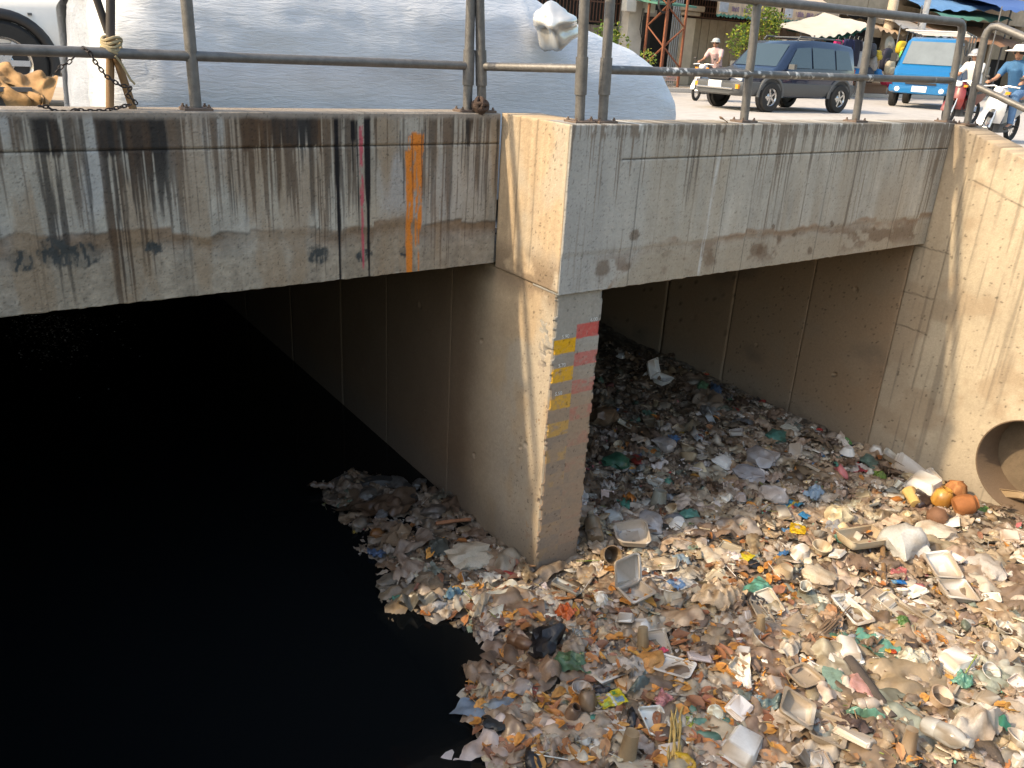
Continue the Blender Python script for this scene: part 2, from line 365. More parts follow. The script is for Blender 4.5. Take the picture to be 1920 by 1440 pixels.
def col_right(u, v):
    x = u + 3.165; z = v + 2.085
    n1 = fbm(x * 3, z * 2, 101, 5); n2 = fbm(x * 34, z * 34, 102, 4); st = fbm(x * 24, z * 0.8, 103, 4); st2 = fbm(x * 70, z * 1.8, 104, 3)
    c = (GREY * 1.12)[None, :] * (.78 + .44 * fbm(x * 9, z * 4, 195, 5))[:, None] * (0.80 + 0.34 * n1 + 0.25 * (st - 0.5) + 0.18 * (n2 - 0.5))[:, None]
    c = mixc(c, (0.40, 0.40, 0.395), sst(4.2, 3.3, x) * 0.5)
    c = mixc(c, TAN * 1.02, sst(0.45, 0.75, fbm(x * 4, z * 0.5, 106)) * 0.5 * sst(3.4, 4.2, x))
    fine = np.clip((.45 * fbm(x * 36, z * .7, 124, 3) + .55 * fbm(x * 115, z * 1.7, 125, 3) - .30) / .40, 0, 1)
    env = .04 + .30 * sst(2.6, 3.12, z + .25 * (fbm(x * 5, x * 0, 190) - .5)) + .30 * sst(.45, .62, fbm(x * 4.5, z * .3, 126)) * sst(3.3, 3.8, x) + .25 * sst(3.02, 3.07, z)
    m = sst(1.06 - env - .16, 1.06 - env + .16, fine) * .72
    sel = np.clip(.6 + 1.2 * (fbm(x * 9, z * 1.5, 128, 3) - .5), 0, 1)[:, None]
    c = c * (1 - m[:, None]) + (np.array([.10, .092, .085])[None, :] * (1 - sel) + np.array([.19, .135, .085])[None, :] * sel) * m[:, None]
    zb = 2.36 + 0.05 * (_hash(np.floor(x * 3.1), np.floor(x * 0), 107) - .5) * (x > 3.9) + 0.06 * (fbm(x * 8, x * 0, 108) - 0.5) - 0.42 * sst(3.90, 3.35, x)
    low = sst(0.012, -0.012, z - zb)
    c = mixc(c, BROWN * 1.55, low * sst(-0.10, -0.01, z - zb) * (0.25 + 0.7 * sst(0.35, 0.6, fbm(x * 4, z * 5, 109))))
    c = mixc(c, (0.37, 0.31, 0.23), low * sst(-0.02, -0.12, z - zb) * 0.7)
    for px, py, rr in ((1450, 425, .02), (1462, 447, .035), (1425, 470, .05), (1490, 440, .03), (1560, 420, .03), (1606, 440, .025), (1357, 245, .03), (1190, 440, .05), (1130, 505, .08), (1640, 430, .025), (1520, 470, .04)):
        p = H(px, py, 1, YR); dd = np.hypot(x - p[0], z - p[2]) + 0.04 * (fbm(x * 40, z * 40, 110) - 0.5)
        c = mixc(c, BROWN * 0.8, sst(rr, rr * 0.5, dd) * 0.75)
    c = mixc(c, (0.17, 0.11, 0.07), sst(.5, .64, fbm(x * 6, z * 9, 194, 4)) * sst(.16, .02, np.abs(z - 2.22)) * .7 * sst(3.3, 3.7, x))
    wpx = XR(1338); m = sst(0.022, 0.004, np.abs(x - wpx - 0.05 * (z - 2.6) - 0.01 * (fbm(z * 5, z * 0, 111) - .5))) * sst(0.3, 0.6, fbm(x * 80, z * 6, 112)) * sst(3.06, 2.9, z)
    c = mixc(c, (0.62, 0.62, 0.60), m * 0.8)
    m2 = sst(3.06, 3.11, z) * sst(0.66, 0.74, fbm(x * 40, z * 6, 113)); c = mixc(c, (0.66, 0.66, 0.63), m2 * 0.9)     # bird droppings on the edge
    for px, w in ((1197, .008), (1362, .005), (1413, .005), (1550, .006), (1690, .005)):
        c *= (1 - 0.5 * sst(w, w * .3, np.abs(x - XR(px) - 0.006 * (fbm(z * 5, z * 0, 114) - .5))))[:, None]
    c *= (1 - 0.7 * sst(0.006, 0.001, np.abs(z - 2.915 - 0.004 * (fbm(x * 4, x * 0, 60) - 0.5))) * sst(3.55, 3.6, x))[:, None]
    c *= (1 - 0.4 * sst(0.70, 0.85, fbm(x * 110, z * 110, 115, 2)))[:, None]
    return np.clip(c, 0.01, 0.8)
def disp_right(u, v):
    x = u + 3.165; z = v + 2.085
    d = 0.004 * (fbm(x * 8, z * 8, 180) - 0.5) + 0.0025 * (fbm(x * 60, z * 60, 181) - 0.5)
    d -= 0.010 * sst(0.008, 0.002, np.abs(z - 2.915)) * (x > 3.58)
    d -= 0.006 * sst(0.02, -0.02, z - 2.34)
    return d
bpart(panel("parapet", (3.165, YR, 2.085), (1, 0, 0), (0, 0, 1), 7.29 - 3.165, 1.04, 0.0075, col_right, disp_right, 0.28, bridge, jag=0.005))["label"] = "lighter grey parapet face with brown tide marks and a white streak"

# pier: head, flank panels, nose
def col_flank(y, z):
    n1 = fbm(y * 4, z * 3, 201, 5); n2 = fbm(y * 40, z * 40, 202, 4); st = fbm(y * 34, z * 0.7, 203, 4)
    c = np.array([0.47, 0.365, 0.25])[None, :] * (0.72 + 0.34 * n1 + 0.30 * (st - 0.5) * sst(1.8, 2.6, z) + 0.16 * (n2 - 0.5))[:, None]
    c = mixc(c, (0.40, 0.40, 0.37), sst(0.5, 0.7, fbm(y * 3, z * 2, 204)) * 0.4 * sst(4.9, 4.4, y))
    c = mixc(c, (0.22, 0.165, 0.115), sst(0.40, 0.58, fbm(y * 6, z * 6, 205, 5)) * sst(0.24, 0.04, np.abs(z - 2.14)) * 0.9)
    c = mixc(c, (0.155, 0.09, 0.048), sst(4.70, 5.15, y + .15 * (fbm(y * 4, z * 3, 209) - .5)) * .8)  # flank darkens under the deck: culvert shade put into the colour
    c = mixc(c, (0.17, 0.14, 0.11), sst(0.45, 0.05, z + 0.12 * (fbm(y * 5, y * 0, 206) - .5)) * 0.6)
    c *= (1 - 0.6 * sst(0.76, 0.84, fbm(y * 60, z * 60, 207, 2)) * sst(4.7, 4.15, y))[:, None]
    for yy in (4.33, 4.52): c *= (1 - 0.35 * sst(0.012, 0.003, np.abs(y - yy - 0.01 * (fbm(z * 4, z * 0, 208) - .5))) * sst(2.1, 2.3, z))[:, None]
    return np.clip(c, 0.01, 0.7)
holes = [(H(px, py, 0, XF)[1], H(px, py, 0, XF)[2], r) for px, py, r in ((903, 640, .022), (889, 853, .024), (787, 573, .02), (797, 771, .02), (680, 690, .02), (985, 833, .022), (975, 838, .016))]
def disp_flank(y, z):
    d = 0.005 * (fbm(y * 7, z * 7, 210) - 0.5) + 0.003 * (fbm(y * 60, z * 60, 211) - 0.5)
    for hy, hz, r in holes:
        d -= 0.03 * sst(r, r * 0.6, np.hypot(y - hy, z - hz) + 0.006 * (fbm(y * 80, z * 80, 212) - .5))
    return d
ystart = 4.735
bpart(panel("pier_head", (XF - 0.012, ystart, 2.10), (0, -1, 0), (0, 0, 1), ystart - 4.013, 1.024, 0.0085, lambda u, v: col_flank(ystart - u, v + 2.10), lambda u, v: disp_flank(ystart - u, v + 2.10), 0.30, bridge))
joints = [4.035, 5.32, 6.45, 7.46, 8.9, 10.6, 12.6, 15.0]
for a, b in zip(joints[:-1], joints[1:]):
    st = 0.0095 if a < 5 else (0.018 if a < 7 else 0.05)
    zt = 2.098 if a < 4.5 else 2.13
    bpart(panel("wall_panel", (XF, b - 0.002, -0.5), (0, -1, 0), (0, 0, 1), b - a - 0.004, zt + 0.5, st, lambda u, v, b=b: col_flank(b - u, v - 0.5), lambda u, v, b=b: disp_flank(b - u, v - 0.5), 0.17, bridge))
# nose with the painted gauge
zr = 1.859
def col_nose(u, v):
    x = u + XF; z = v - 0.5
    n1 = fbm(x * 6, z * 4, 301, 5); n2 = fbm(x * 50, z * 50, 302, 4)
    c = np.array([0.37, 0.345, 0.30])[None, :] * (0.8 + 0.3 * n1 + 0.2 * (n2 - 0.5))[:, None]
    c = mixc(c, (0.38, 0.27, 0.18), sst(1.85, 1.2, z + .2 * (n1 - .5)) * 0.95)
    c = mixc(c, (0.20, 0.165, 0.13), sst(0.30, 0.05, z + 0.1 * (fbm(x * 8, x * 0, 303) - .5)) * 0.6)
    xm = 3.358 + 0.002 * (fbm(z * 9, z * 0, 304) - .5)
    wear = fbm(x * 16, z * 22, 305, 4); wear2 = fbm(x * 60, z * 60, 306, 3)
    for k in range(9):
        zr0 = zr - 0.2 * k; zy0 = zr - 0.1 + 0.013 - 0.2 * k
        fade = [1, .74, .58, .38, .18, .07, .03, .01, .0][k]
        jr = 0.010 * (fbm(x * 18, x * 0 + k, 307) - .5)
        mr = (x > xm) * sst(zr0 + .002, zr0 - .002, z) * sst(zr0 - 0.102, zr0 - 0.096, z + jr)
        my = (x <= xm) * sst(zy0 + .002, zy0 - .002, z) * sst(zy0 - 0.106, zy0 - 0.098, z + jr) * (x > 3.178)
        cut = (0.12 + 0.45 * (1 - fade)) if k else 0.05
        cov = sst(cut - .12, cut + .12, wear) * (0.08 + 0.92 * fade) + 0.18 * fade
        cov = np.clip(cov, 0, 1) * (0.55 + 0.45 * sst(0.25, 0.5, wear2))
        if k == 0: cov = np.maximum(cov, 0.88 * sst(0.12, 0.22, wear2))
        c = mixc(c, (0.54, 0.11, 0.09), mr * cov * (1.0 if k < 1 else 0.8))
        c = mixc(c, (0.76, 0.40, 0.015), my * cov)
        # bare, greyer bands between the blocks
        mg = (x <= xm) * sst(zy0 - 0.104, zy0 - 0.11, z) * sst(zy0 - 0.2, zy0 - 0.194, z)
        mg2 = (x > xm) * sst(zr0 - 0.104, zr0 - 0.11, z) * sst(zr0 - 0.2, zr0 - 0.194, z)
        c = mixc(c, (0.20, 0.185, 0.165), (mg * (0.35 if k > 2 else 0.1) + mg2 * (0.2 if k > 3 else 0)) * sst(.3, .55, wear))
    c *= (1 - 0.45 * sst(0.78, 0.86, fbm(x * 55, z * 55, 308, 2)))[:, None]
    return np.clip(c, 0.01, 0.75)
def disp_nose(u, v):
    x = u + XF; z = v - 0.5
    e = np.minimum(u, (XN - XF) - u)
    return 0.003 * (fbm(x * 10, z * 10, 310) - .5) + 0.002 * (fbm(x * 70, z * 70, 311) - .5) - 0.03 * sst(0.022, 0.0, e) * sst(.42, .58, fbm(x * 5, z * 26, 312))
nose = bpart(panel("pier_nose", (XF + 0.001, 4.03, -0.5), (1, 0, 0), (0, 0, 1), XN - XF - 0.002, 2.60, 0.0055, col_nose, disp_nose, 0.15, bridge))
nose["label"] = "pier end with a flaking red and yellow water level gauge"
WPAINT = mat("white_gauge_paint", (0.70, 0.70, 0.68), 0.7, noise=0.4, nscale=80)
def letters(txt, x, z, h, par):
    cu = bpy.data.curves.new("lettering", 'FONT'); cu.body = txt; cu.size = h; cu.extrude = 0.0008
    cu.materials.append(WPAINT)
    o = bpy.data.objects.new("lettering", cu); o.rotation_euler = (PI / 2, 0, 0); o.location = (x, 4.0235, z)
    COL.objects.link(o); bpy.context.view_layer.update()
    me = bpy.data.meshes.new_from_object(o.evaluated_get(bpy.context.evaluated_depsgraph_get())); loc, rot = o.location.copy(), o.rotation_euler.copy(); bpy.data.objects.remove(o)
    o = obj('lettering', me, par, loc, rot); bpart(o)
    return o
for t, x, z in (("6.00", 3.465, zr + .008), ("5.90", 3.235, zr - .078), ("5.70", 3.225, zr - .279), ("5.50", 3.215, zr - .480)):
    letters(t, x, z, 0.036, bridge)
b = MB()
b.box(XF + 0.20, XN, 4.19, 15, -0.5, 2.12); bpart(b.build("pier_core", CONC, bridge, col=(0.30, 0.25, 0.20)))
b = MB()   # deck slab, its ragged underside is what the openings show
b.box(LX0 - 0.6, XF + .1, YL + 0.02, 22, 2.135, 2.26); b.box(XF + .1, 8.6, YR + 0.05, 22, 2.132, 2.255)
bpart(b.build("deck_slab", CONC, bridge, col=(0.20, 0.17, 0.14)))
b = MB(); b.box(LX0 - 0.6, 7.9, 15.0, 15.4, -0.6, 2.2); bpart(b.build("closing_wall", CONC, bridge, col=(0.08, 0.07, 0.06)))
b = MB(); b.box(LX0 - 0.5, LX0 - 0.02, 0.3, 15.0, -0.6, 2.26); bpart(b.build("side_wall", CONC, bridge, col=(0.30, 0.27, 0.22)))

# abutment and wing on the far side of the right opening
def col_wall(y, z):
    n1 = fbm(y * 2.5, z * 2.5, 401, 5); n2 = fbm(y * 40, z * 40, 402, 4); st = fbm(y * 20, z * 0.8, 403, 4)
    c = np.array([0.47, 0.40, 0.30])[None, :] * (0.76 + 0.36 * n1 + 0.2 * (st - .5) * sst(1.2, 2.4, z) + 0.14 * (n2 - 0.5))[:, None]
    c = mixc(c, (0.29, 0.185, 0.105), (y > 4.10) * 0.85 + (y <= 4.1) * sst(3.7, 3.9, y) * .25)  # browner inner panels, part of the deck's shade put into this colour
    c = mixc(c, (0.26, 0.22, 0.17), sst(0.40, 0.06, z + 0.10 * (fbm(y * 5, y * 0, 404) - .5)) * 0.6)
    c = mixc(c, (0.30, 0.22, 0.145), sst(0.52, 0.68, fbm(y * 3, z * 3, 405)) * 0.5)
    c = mixc(c, (0.16, 0.14, 0.12), sst(2.65, 3.1, z + 0.3 * (st - .5)) * sst(0.4, 0.6, st) * 0.5)
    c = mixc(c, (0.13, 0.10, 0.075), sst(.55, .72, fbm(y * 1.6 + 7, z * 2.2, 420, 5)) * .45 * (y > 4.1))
    c = mixc(c, (0.10, 0.085, 0.07), sst(.60, .74, fbm(y * 30, z * .8, 421, 3)) * .4 * (y < 4.1))
    c *= (1 - .5 * sst(.010, .002, np.abs(z - (2.78 - (4.0 - y) * .32))) * (y < 3.72))[:, None]
    c *= (1 - .4 * sst(.009, .002, np.abs(y - 3.70)) * (z > 1.9))[:, None]
    c *= (1 - 0.6 * sst(0.80, 0.88, fbm(y * 45, z * 45, 406, 2)))[:, None]
    if len(y):
        for hz, ya, yb in ((2.05, 3.75, 4.1), (1.62, 3.80, 4.12), (1.30, 3.8, 4.13)):
            c *= (1 - 0.5 * sst(0.010, 0.002, np.abs(z - hz - 0.02 * (fbm(y * 9, y * 0, 407) - .5))) * (y > ya) * (y < yb))[:, None]
        c *= (1 - 0.45 * sst(0.010, 0.003, np.abs(y - 3.79 - 0.01 * (fbm(z * 5, z * 0, 408) - .5))) * (z > .75))[:, None]
    return np.clip(c, 0.01, 0.7)
wh = [(H(px, py, 0, XW)[1], H(px, py, 0, XW)[2], r) for px, py, r in ((1565, 702, .024), (1604, 541, .02), (1418, 647, .022), (1300, 597, .02), (1465, 540, .018))]
def disp_wall(y, z):
    d = 0.005 * (fbm(y * 6, z * 6, 410) - 0.5) + 0.002 * (fbm(y * 60, z * 60, 411) - 0.5)
    for hy, hz, r in wh: d -= 0.03 * sst(r, r * 0.6, np.hypot(y - hy, z - hz) + 0.008 * (fbm(y * 80, z * 80, 412) - .5))
    d -= 0.012 * sst(0.006, 0.001, np.abs(y - 3.79)) * (z > .75)
    return d
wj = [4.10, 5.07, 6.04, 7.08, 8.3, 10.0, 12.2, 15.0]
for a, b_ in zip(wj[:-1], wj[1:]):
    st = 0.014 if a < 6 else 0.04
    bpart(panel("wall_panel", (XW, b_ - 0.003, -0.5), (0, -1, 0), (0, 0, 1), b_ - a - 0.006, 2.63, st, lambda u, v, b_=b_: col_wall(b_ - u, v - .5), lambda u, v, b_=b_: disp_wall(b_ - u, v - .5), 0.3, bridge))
PY, PZ, PR = 2.66, 0.44, 0.42
y1 = 4.094; ztop = lambda u: np.where(u < 0.12, ZT - 0.012, ZT - 0.012 - (u - 0.12) * 0.325) + 0.5
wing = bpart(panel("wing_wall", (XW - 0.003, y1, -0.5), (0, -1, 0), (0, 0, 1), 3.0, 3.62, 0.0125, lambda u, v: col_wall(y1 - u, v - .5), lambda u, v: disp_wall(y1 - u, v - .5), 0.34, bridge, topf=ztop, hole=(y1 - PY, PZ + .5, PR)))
wing["label"] = "sunlit beige wing wall sloping down beyond the right opening"
b = MB(); b.lathe([(PR + 0.002, -0.004), (PR - 0.008, -0.005), (PR - 0.014, 0.004), (PR - 0.016, 0.9), (PR - 0.03, 0.91), (PR - 0.03, 2.2), (PR + 0.06, 2.2), (PR + 0.06, 0.06), (PR + 0.002, 0.02)], 56, (XW, PY, PZ), axis=0, cap0=False, cap1=False)
o = b.build("drain_pipe", CONC, bridge, True, col=(0.15, 0.105, 0.07)); bpart(o); o["label"] = "round concrete drain outlet through the wing wall"
b = MB(); b.box(XW + 2.2, XW + 2.3, PY - .6, PY + .6, PZ - .6, PZ + .6); bpart(b.build("pipe_stop", CONC, bridge, col=(0.05, 0.045, 0.04)))

# ------------------------------------------------------------------ setting: ground, road, water
def sheet_struct(name, rects, z, m, kind="structure", label=None, thick=0.0, col=None):
    b = MB()
    for x0, x1, ya, yb in rects: b.box(x0, x1, ya, yb, z - thick, z)
    o = b.build(name, m, col=col); o["kind"] = kind
    if label: o["label"] = label
    return o
ROADM = mat("road_asphalt", (0.44, 0.42, 0.40), 0.9, noise=0.22, nscale=3.0, bump=0.3, bscale=40)
PAVE = mat("pavement_concrete", (0.42, 0.36, 0.29), 0.9, noise=0.25, nscale=4, bump=0.3)
EARTH = mat("bank_earth", (0.16, 0.12, 0.08), 0.95, noise=0.4, nscale=6, bump=0.5)
ZRD = 2.30
sheet_struct("road", [(-80, 160, 5.02, 22.5)], ZRD, ROADM, label="sun-bleached grey road crossing the bridge", thick=0.035)
sheet_struct("pavement", [(-80, 160, 22.5, 60)], ZRD + 0.14, PAVE, label="dusty raised pavement in front of the shops", thick=0.3)
sheet_struct("pavement", [(-14, 2.2, 9.6, 15)], ZRD + 0.26, PAVE, label="raised pad the white vehicle is parked on", thick=0.24)
sheet_struct("ground", [(-90, LX0 - 0.55, -60, 4.99), (7.66, 160, -60, 4.30)], 1.55, EARTH, label="bare earth canal bank", thick=1.5)
sheet_struct("ground", [(-400, 400, -200, 400)], -2.2, EARTH, label="earth below the canal", thick=0.2)
m, n, l, bs = newmat("canal_water"); MATS["canal_water"] = m
bs.inputs["Base Color"].default_value = (0.0035, 0.0045, 0.0052, 1); bs.inputs["Roughness"].default_value = 0.06; bs.inputs["IOR"].default_value = 1.33
t = n.new("ShaderNodeTexNoise"); t.inputs["Scale"].default_value = 5; t.inputs["Detail"].default_value = 3
bp = n.new("ShaderNodeBump"); bp.inputs["Strength"].default_value = 0.05; bp.inputs["Distance"].default_value = 0.02
tc = n.new("ShaderNodeTexCoord"); l.new(tc.outputs["Object"], t.inputs[0]); l.new(t.outputs[0], bp.inputs["Height"]); l.new(bp.outputs[0], bs.inputs["Normal"])
sheet_struct("water", [(LX0 - .1, XW + .1, -9, 15.2)], -0.03, m, label="still black canal water", thick=0.05)

# ------------------------------------------------------------------ railings
PIPE = 0.030
PLT = mat("weathered_plate", (0.17, 0.125, 0.10), 0.7, 0.3, noise=0.4, nscale=25)
def railing(name, label, posts, mids, tops, sleeve=(), droppings=False, foot=None):
    """posts: (x,y,z0,xtop,ytop,ztop); every post, rail, base plate and bolt is its own piece"""
    e = empty(name, posts[0][:3], label=label, cat="railing")
    inv = Matrix.Translation((-posts[0][0], -posts[0][1], -posts[0][2]))
    def bd(b, nm, m=STEEL, col=None, par=e):
        o = b.build(nm, m, par, True, col=col); o.matrix_parent_inverse = inv; return o
    for i, p in enumerate(posts):
        b = MB(); b.tube([p[:3], p[3:]], PIPE, 14); po = bd(b, "post")
        d = np.array(p[3:]) - np.array(p[:3]); h = d[2]
        if i in sleeve:
            b = MB(); b.tube([np.array(p[:3]) + d * (0.16 / h), np.array(p[:3]) + d * (0.37 / h)], PIPE * 1.22, 14); bd(b, "sleeve")
        if foot is None or i in foot:
            b = MB(); b.box(p[0] - .075, p[0] + .075, p[1] - .06, p[1] + .06, p[2] - .006, p[2] + .012, 0.003); bd(b, "base_plate", PLT)
            for sx in (-.058, .058):
                for sy in (-.04, .04):
                    b = MB(); b.tube([(p[0] + sx, p[1] + sy, p[2] + .01), (p[0] + sx, p[1] + sy, p[2] + .030)], 0.006, 6); b.tube([(p[0] + sx, p[1] + sy, p[2] + .012), (p[0] + sx, p[1] + sy, p[2] + .020)], 0.010, 6); bd(b, "bolt", PLT)
    rng = np.random.RandomState(len(name) + int(posts[0][0] * 10))
    for pts in mids:
        # finely divided so that bird droppings are real marks on the pipe
        if droppings:
            P = [np.array(p) for p in pts]; N = int(np.linalg.norm(P[1] - P[0]) / 0.008); seg = [P[0] + (P[1] - P[0]) * t for t in np.linspace(0, 1, N)]
            b = MB(); b.tube(seg, PIPE * 0.86, 20); V = np.array(b.V)
            a = np.arctan2(V[:, 2] - P[0][2], -(V[:, 1] - P[0][1])); s = V[:, 0]
            k = sst(0.60, 0.66, fbm(s * 36, a * 1.3, 5, 3)) * sst(0.35, 0.55, fbm(s * 3.2, s * 0, 6)) * sst(-.7, .0, a) * sst(2.3, 1.6, a)
            c = np.ones((len(V), 3)) * (1 - k[:, None]) + np.array([5.0, 5.0, 4.9]) * k[:, None]
            bd(b, "rail", STEELW, c)
        else:
            b = MB(); b.tube(pts, PIPE * 0.86, 12); bd(b, "rail")
    for pts in tops:
        b = MB(); b.tube(pts, PIPE * 1.05, 14); bd(b, "rail")
    return e
zt = ZT
yl = YL + 0.10
railing("railing", "grey pipe railing on the black-streaked parapet", [(2.945, yl, zt, 2.945, yl, 3.93), (1.247, yl, zt, 1.243, yl, 3.93), (-0.55, yl, zt, -0.55, yl, 3.93)],
        [[(-0.62, yl, 3.385), (2.945, yl, 3.40)]], [[(-0.62, yl, 3.92), (2.945, yl, 3.92)]], sleeve=(0,))
railing("railing", "short two-post pipe railing set diagonally over the pier head", [(3.045, 4.80, zt, 2.985, 4.80, 3.93), (3.322, 4.13, zt, 3.255, 4.10, 3.93)],
        [[(3.03, 4.80, 3.40), (3.29, 4.12, 3.43)]], [[(2.985, 4.80, 3.93), (3.255, 4.10, 3.93)]], sleeve=(0, 1))
yr = YR + 0.12
R = 0.09
railing("railing", "long pipe railing with white bird droppings on the lighter parapet", [(3.495, yr, zt + .002, 3.465, yr, 3.93), (4.782, yr, zt + .002, 4.74, yr, 3.90), (6.073, yr, zt + .002, 6.02, yr, 3.90), (7.325, yr - .02, zt, 7.25, yr - .02, 3.84)],
        [[(3.49, yr, 3.43), (7.30, yr - .02, 3.46)]],
        [[(3.465, yr, 3.895), (7.16, yr - .02, 3.905), (7.20, yr - .02, 3.90), (7.232, yr - .02, 3.88), (7.25, yr - .02, 3.84)]], sleeve=(0,), droppings=True)
sl = 0.33
railing("railing", "sloping pipe railing descending along the wing wall", [(7.47, 3.985, zt - .01, 7.41, 3.985, 3.80), (7.47, 2.55, zt - .01 - 1.35 * sl, 7.43, 2.55, 3.82 - 1.38 * sl)],
        [[(7.45, 3.985, 3.43), (7.45, 2.45, 3.43 - 1.53 * sl)]],
        [[(7.41, 3.985, 3.80), (7.412, 3.975, 3.85), (7.415, 3.95, 3.885), (7.418, 3.90, 3.89), (7.43, 2.45, 3.88 - 1.45 * sl)]])
# ================================================================== floating rubbish
RNG = np.random.RandomState(7); random.seed(7)
shore = np.array([H(px, py, 2, 0)[:2] for px, py in ((798, 918), (748, 896), (695, 882), (655, 868), (598, 905), (592, 938), (640, 957), (682, 1000), (680, 1040), (725, 1062), (735, 1105), (790, 1150), (860, 1160), (940, 1190), (946, 1225), (890, 1270), (882, 1310), (905, 1370), (935, 1440))])
shore = np.vstack([[3.4, 5.55], shore, [1.92, 2.3], [2.05, 1.6], [1.9, 0.6], [1.9, -1.5]])
def sdist(x, y):
    """distance to the shoreline, positive on the rubbish side"""
    best = np.full(x.shape, 1e9); A = shore[:-1]; B = shore[1:]
    for a, b in zip(A, B):
        d = b - a; t = np.clip(((x - a[0]) * d[0] + (y - a[1]) * d[1]) / (d @ d), 0, 1)
        best = np.minimum(best, np.hypot(x - a[0] - t * d[0], y - a[1] - t * d[1]))
    poly = np.vstack([shore, [9, -1.5], [9, 16], [3.45, 16], [3.45, 5.5]]); ins = np.zeros(x.shape, bool); j = len(poly) - 1
    for i in range(len(poly)):
        xi, yi = poly[i]; xj, yj = poly[j]
        c = ((yi > y) != (yj > y)) & (x < (xj - xi) * (y - yi) / (yj - yi + 1e-12) + xi); ins ^= c; j = i
    return np.where(ins, best, -best)
def height(x, y):
    x = np.asarray(x, float); y = np.asarray(y, float)
    d = sdist(x, y) + 0.10 * (fbm(x * 7, y * 7, 501) - 0.5)
    h = 0.10 * (fbm(x * 1.3, y * 1.3, 502) - 0.4) + 0.085 * (fbm(x * 6, y * 6, 503) - 0.45) + 0.035 * np.abs(fbm(x * 17, y * 17, 504) - 0.5)
    h = h + 0.012 * (fbm(x * 45, y * 45, 505, 2) - .5)
    h = h + 0.06 * sst(5.5, 9, y) - 0.01
    return np.where(d > 0, -0.035 + (h + 0.035) * sst(0, 0.16, d), -0.035 + np.maximum(d, -0.3) * 0.4)
gx = np.arange(1.5, 7.33, 0.024); gy = np.arange(0.7, 13.6, 0.03)
GX, GY = np.meshgrid(gx, gy, indexing='ij'); hx, hy = GX.ravel(), GY.ravel(); hz = height(hx, hy)
c = np.array([0.19, 0.14, 0.095])[None, :] * (0.5 + 0.9 * fbm(hx * 9, hy * 9, 510, 4))[:, None]
pal_i = fbm(hx * 24, hy * 24, 511, 3)
c = mixc(c, (0.36, 0.30, 0.235), sst(.52, .62, pal_i) * .8); c = mixc(c, (0.06, 0.05, 0.042), sst(.44, .34, pal_i) * .8)
c = mixc(c, (0.50, 0.47, 0.42), sst(.70, .76, fbm(hx * 60, hy * 60, 512, 2)) * .6)
c *= (1 - .5 * sst(5, 8, hy))[:, None]  # bed darkens into the culvert, its shade put into the colour
F = grid_faces(len(gx) - 1, len(gy) - 1)
dead = (sdist(hx, hy) < -0.25); F = F[~dead[F].all(1)]
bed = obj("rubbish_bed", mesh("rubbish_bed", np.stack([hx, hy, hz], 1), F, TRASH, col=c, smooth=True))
tag(bed, "brown mat of rotting floating rubbish covering the canal", "rubbish", kind="stuff")

# ---- shapes
def crease(p, rng, k=7, f=(1.2, 4.5)):
    """crumpled-film relief: sum of randomly oriented folds"""
    s = np.zeros(len(p)); 
    for i in range(k):
        d = rng.randn(p.shape[1]); d /= np.linalg.norm(d); fr = rng.uniform(*f); ph = rng.uniform(0, 1)
        t = (p @ d) * fr + ph; s += (np.abs((t % 1) - 0.5) * 2 - 0.5) / (fr ** 0.8)
    return s
def g_sheet(seed, n=8, aspect=1.0, crumple=0.25, curl=0.6, ragged=0.15, dome=0.0, fr=(1.2, 4.5)):
    """unit-size crumpled sheet, centred"""
    r = np.random.RandomState(seed)
    u, v = np.meshgrid(np.linspace(-.5, .5, n + 1), np.linspace(-.5, .5, n + 1), indexing='ij'); u = u.ravel(); v = v.ravel()
    p = np.stack([u, v * aspect], 1)
    ang = np.arctan2(v, u); rad = 1 + ragged * (np.interp(ang, np.linspace(-PI, PI, 9), np.append(*(lambda q: (q, q[0]))(r.uniform(-1.2, .8, 8)))))
    e = np.maximum(np.abs(u), np.abs(v)) * 2
    p = p * (1 + (rad - 1) * e ** 2)[:, None]
    z = crumple * crease(p * 2, r, 6, fr) * 0.5
    z += crumple * .10 * crease(p * 2, np.random.RandomState(seed + 77), 3, (3.0, 6.0))
    z += dome * (1 - np.clip(np.hypot(u, v) * 2, 0, 1) ** 2)
    a = r.uniform(0, PI); q = p @ np.array([math.cos(a), math.sin(a)]); z += curl * (q ** 2) * r.choice([-1, 1])
    sh = crumple * 0.25; p = p + sh * np.stack([crease(p * 2.2, r, 4), crease(p * 2.2, r, 4)], 1) * 0.35
    V = np.column_stack([p, z]); V[:, 2] -= V[:, 2].min() * 0.6
    d = 0.80 + 0.40 * fbm(p[:, 0] * 6 + seed, p[:, 1] * 6, seed, 3)
    C = np.array([1, .97, .93])[None, :] * d[:, None]
    C = mixc(C, (.55, .45, .36), sst(.52, .68, fbm(p[:, 0] * 5 + seed * 3, p[:, 1] * 5, seed + 5, 3)) * .8)
    return V, grid_faces(n, n), C
_ico = {}
def ico(sub):
    if sub not in _ico:
        bm = bmesh.new(); bmesh.ops.create_icosphere(bm, subdivisions=sub, radius=1)
        _ico[sub] = (np.array([v.co[:] for v in bm.verts]), np.array([[v.index for v in f.verts] for f in bm.faces])); bm.free()
    return _ico[sub]
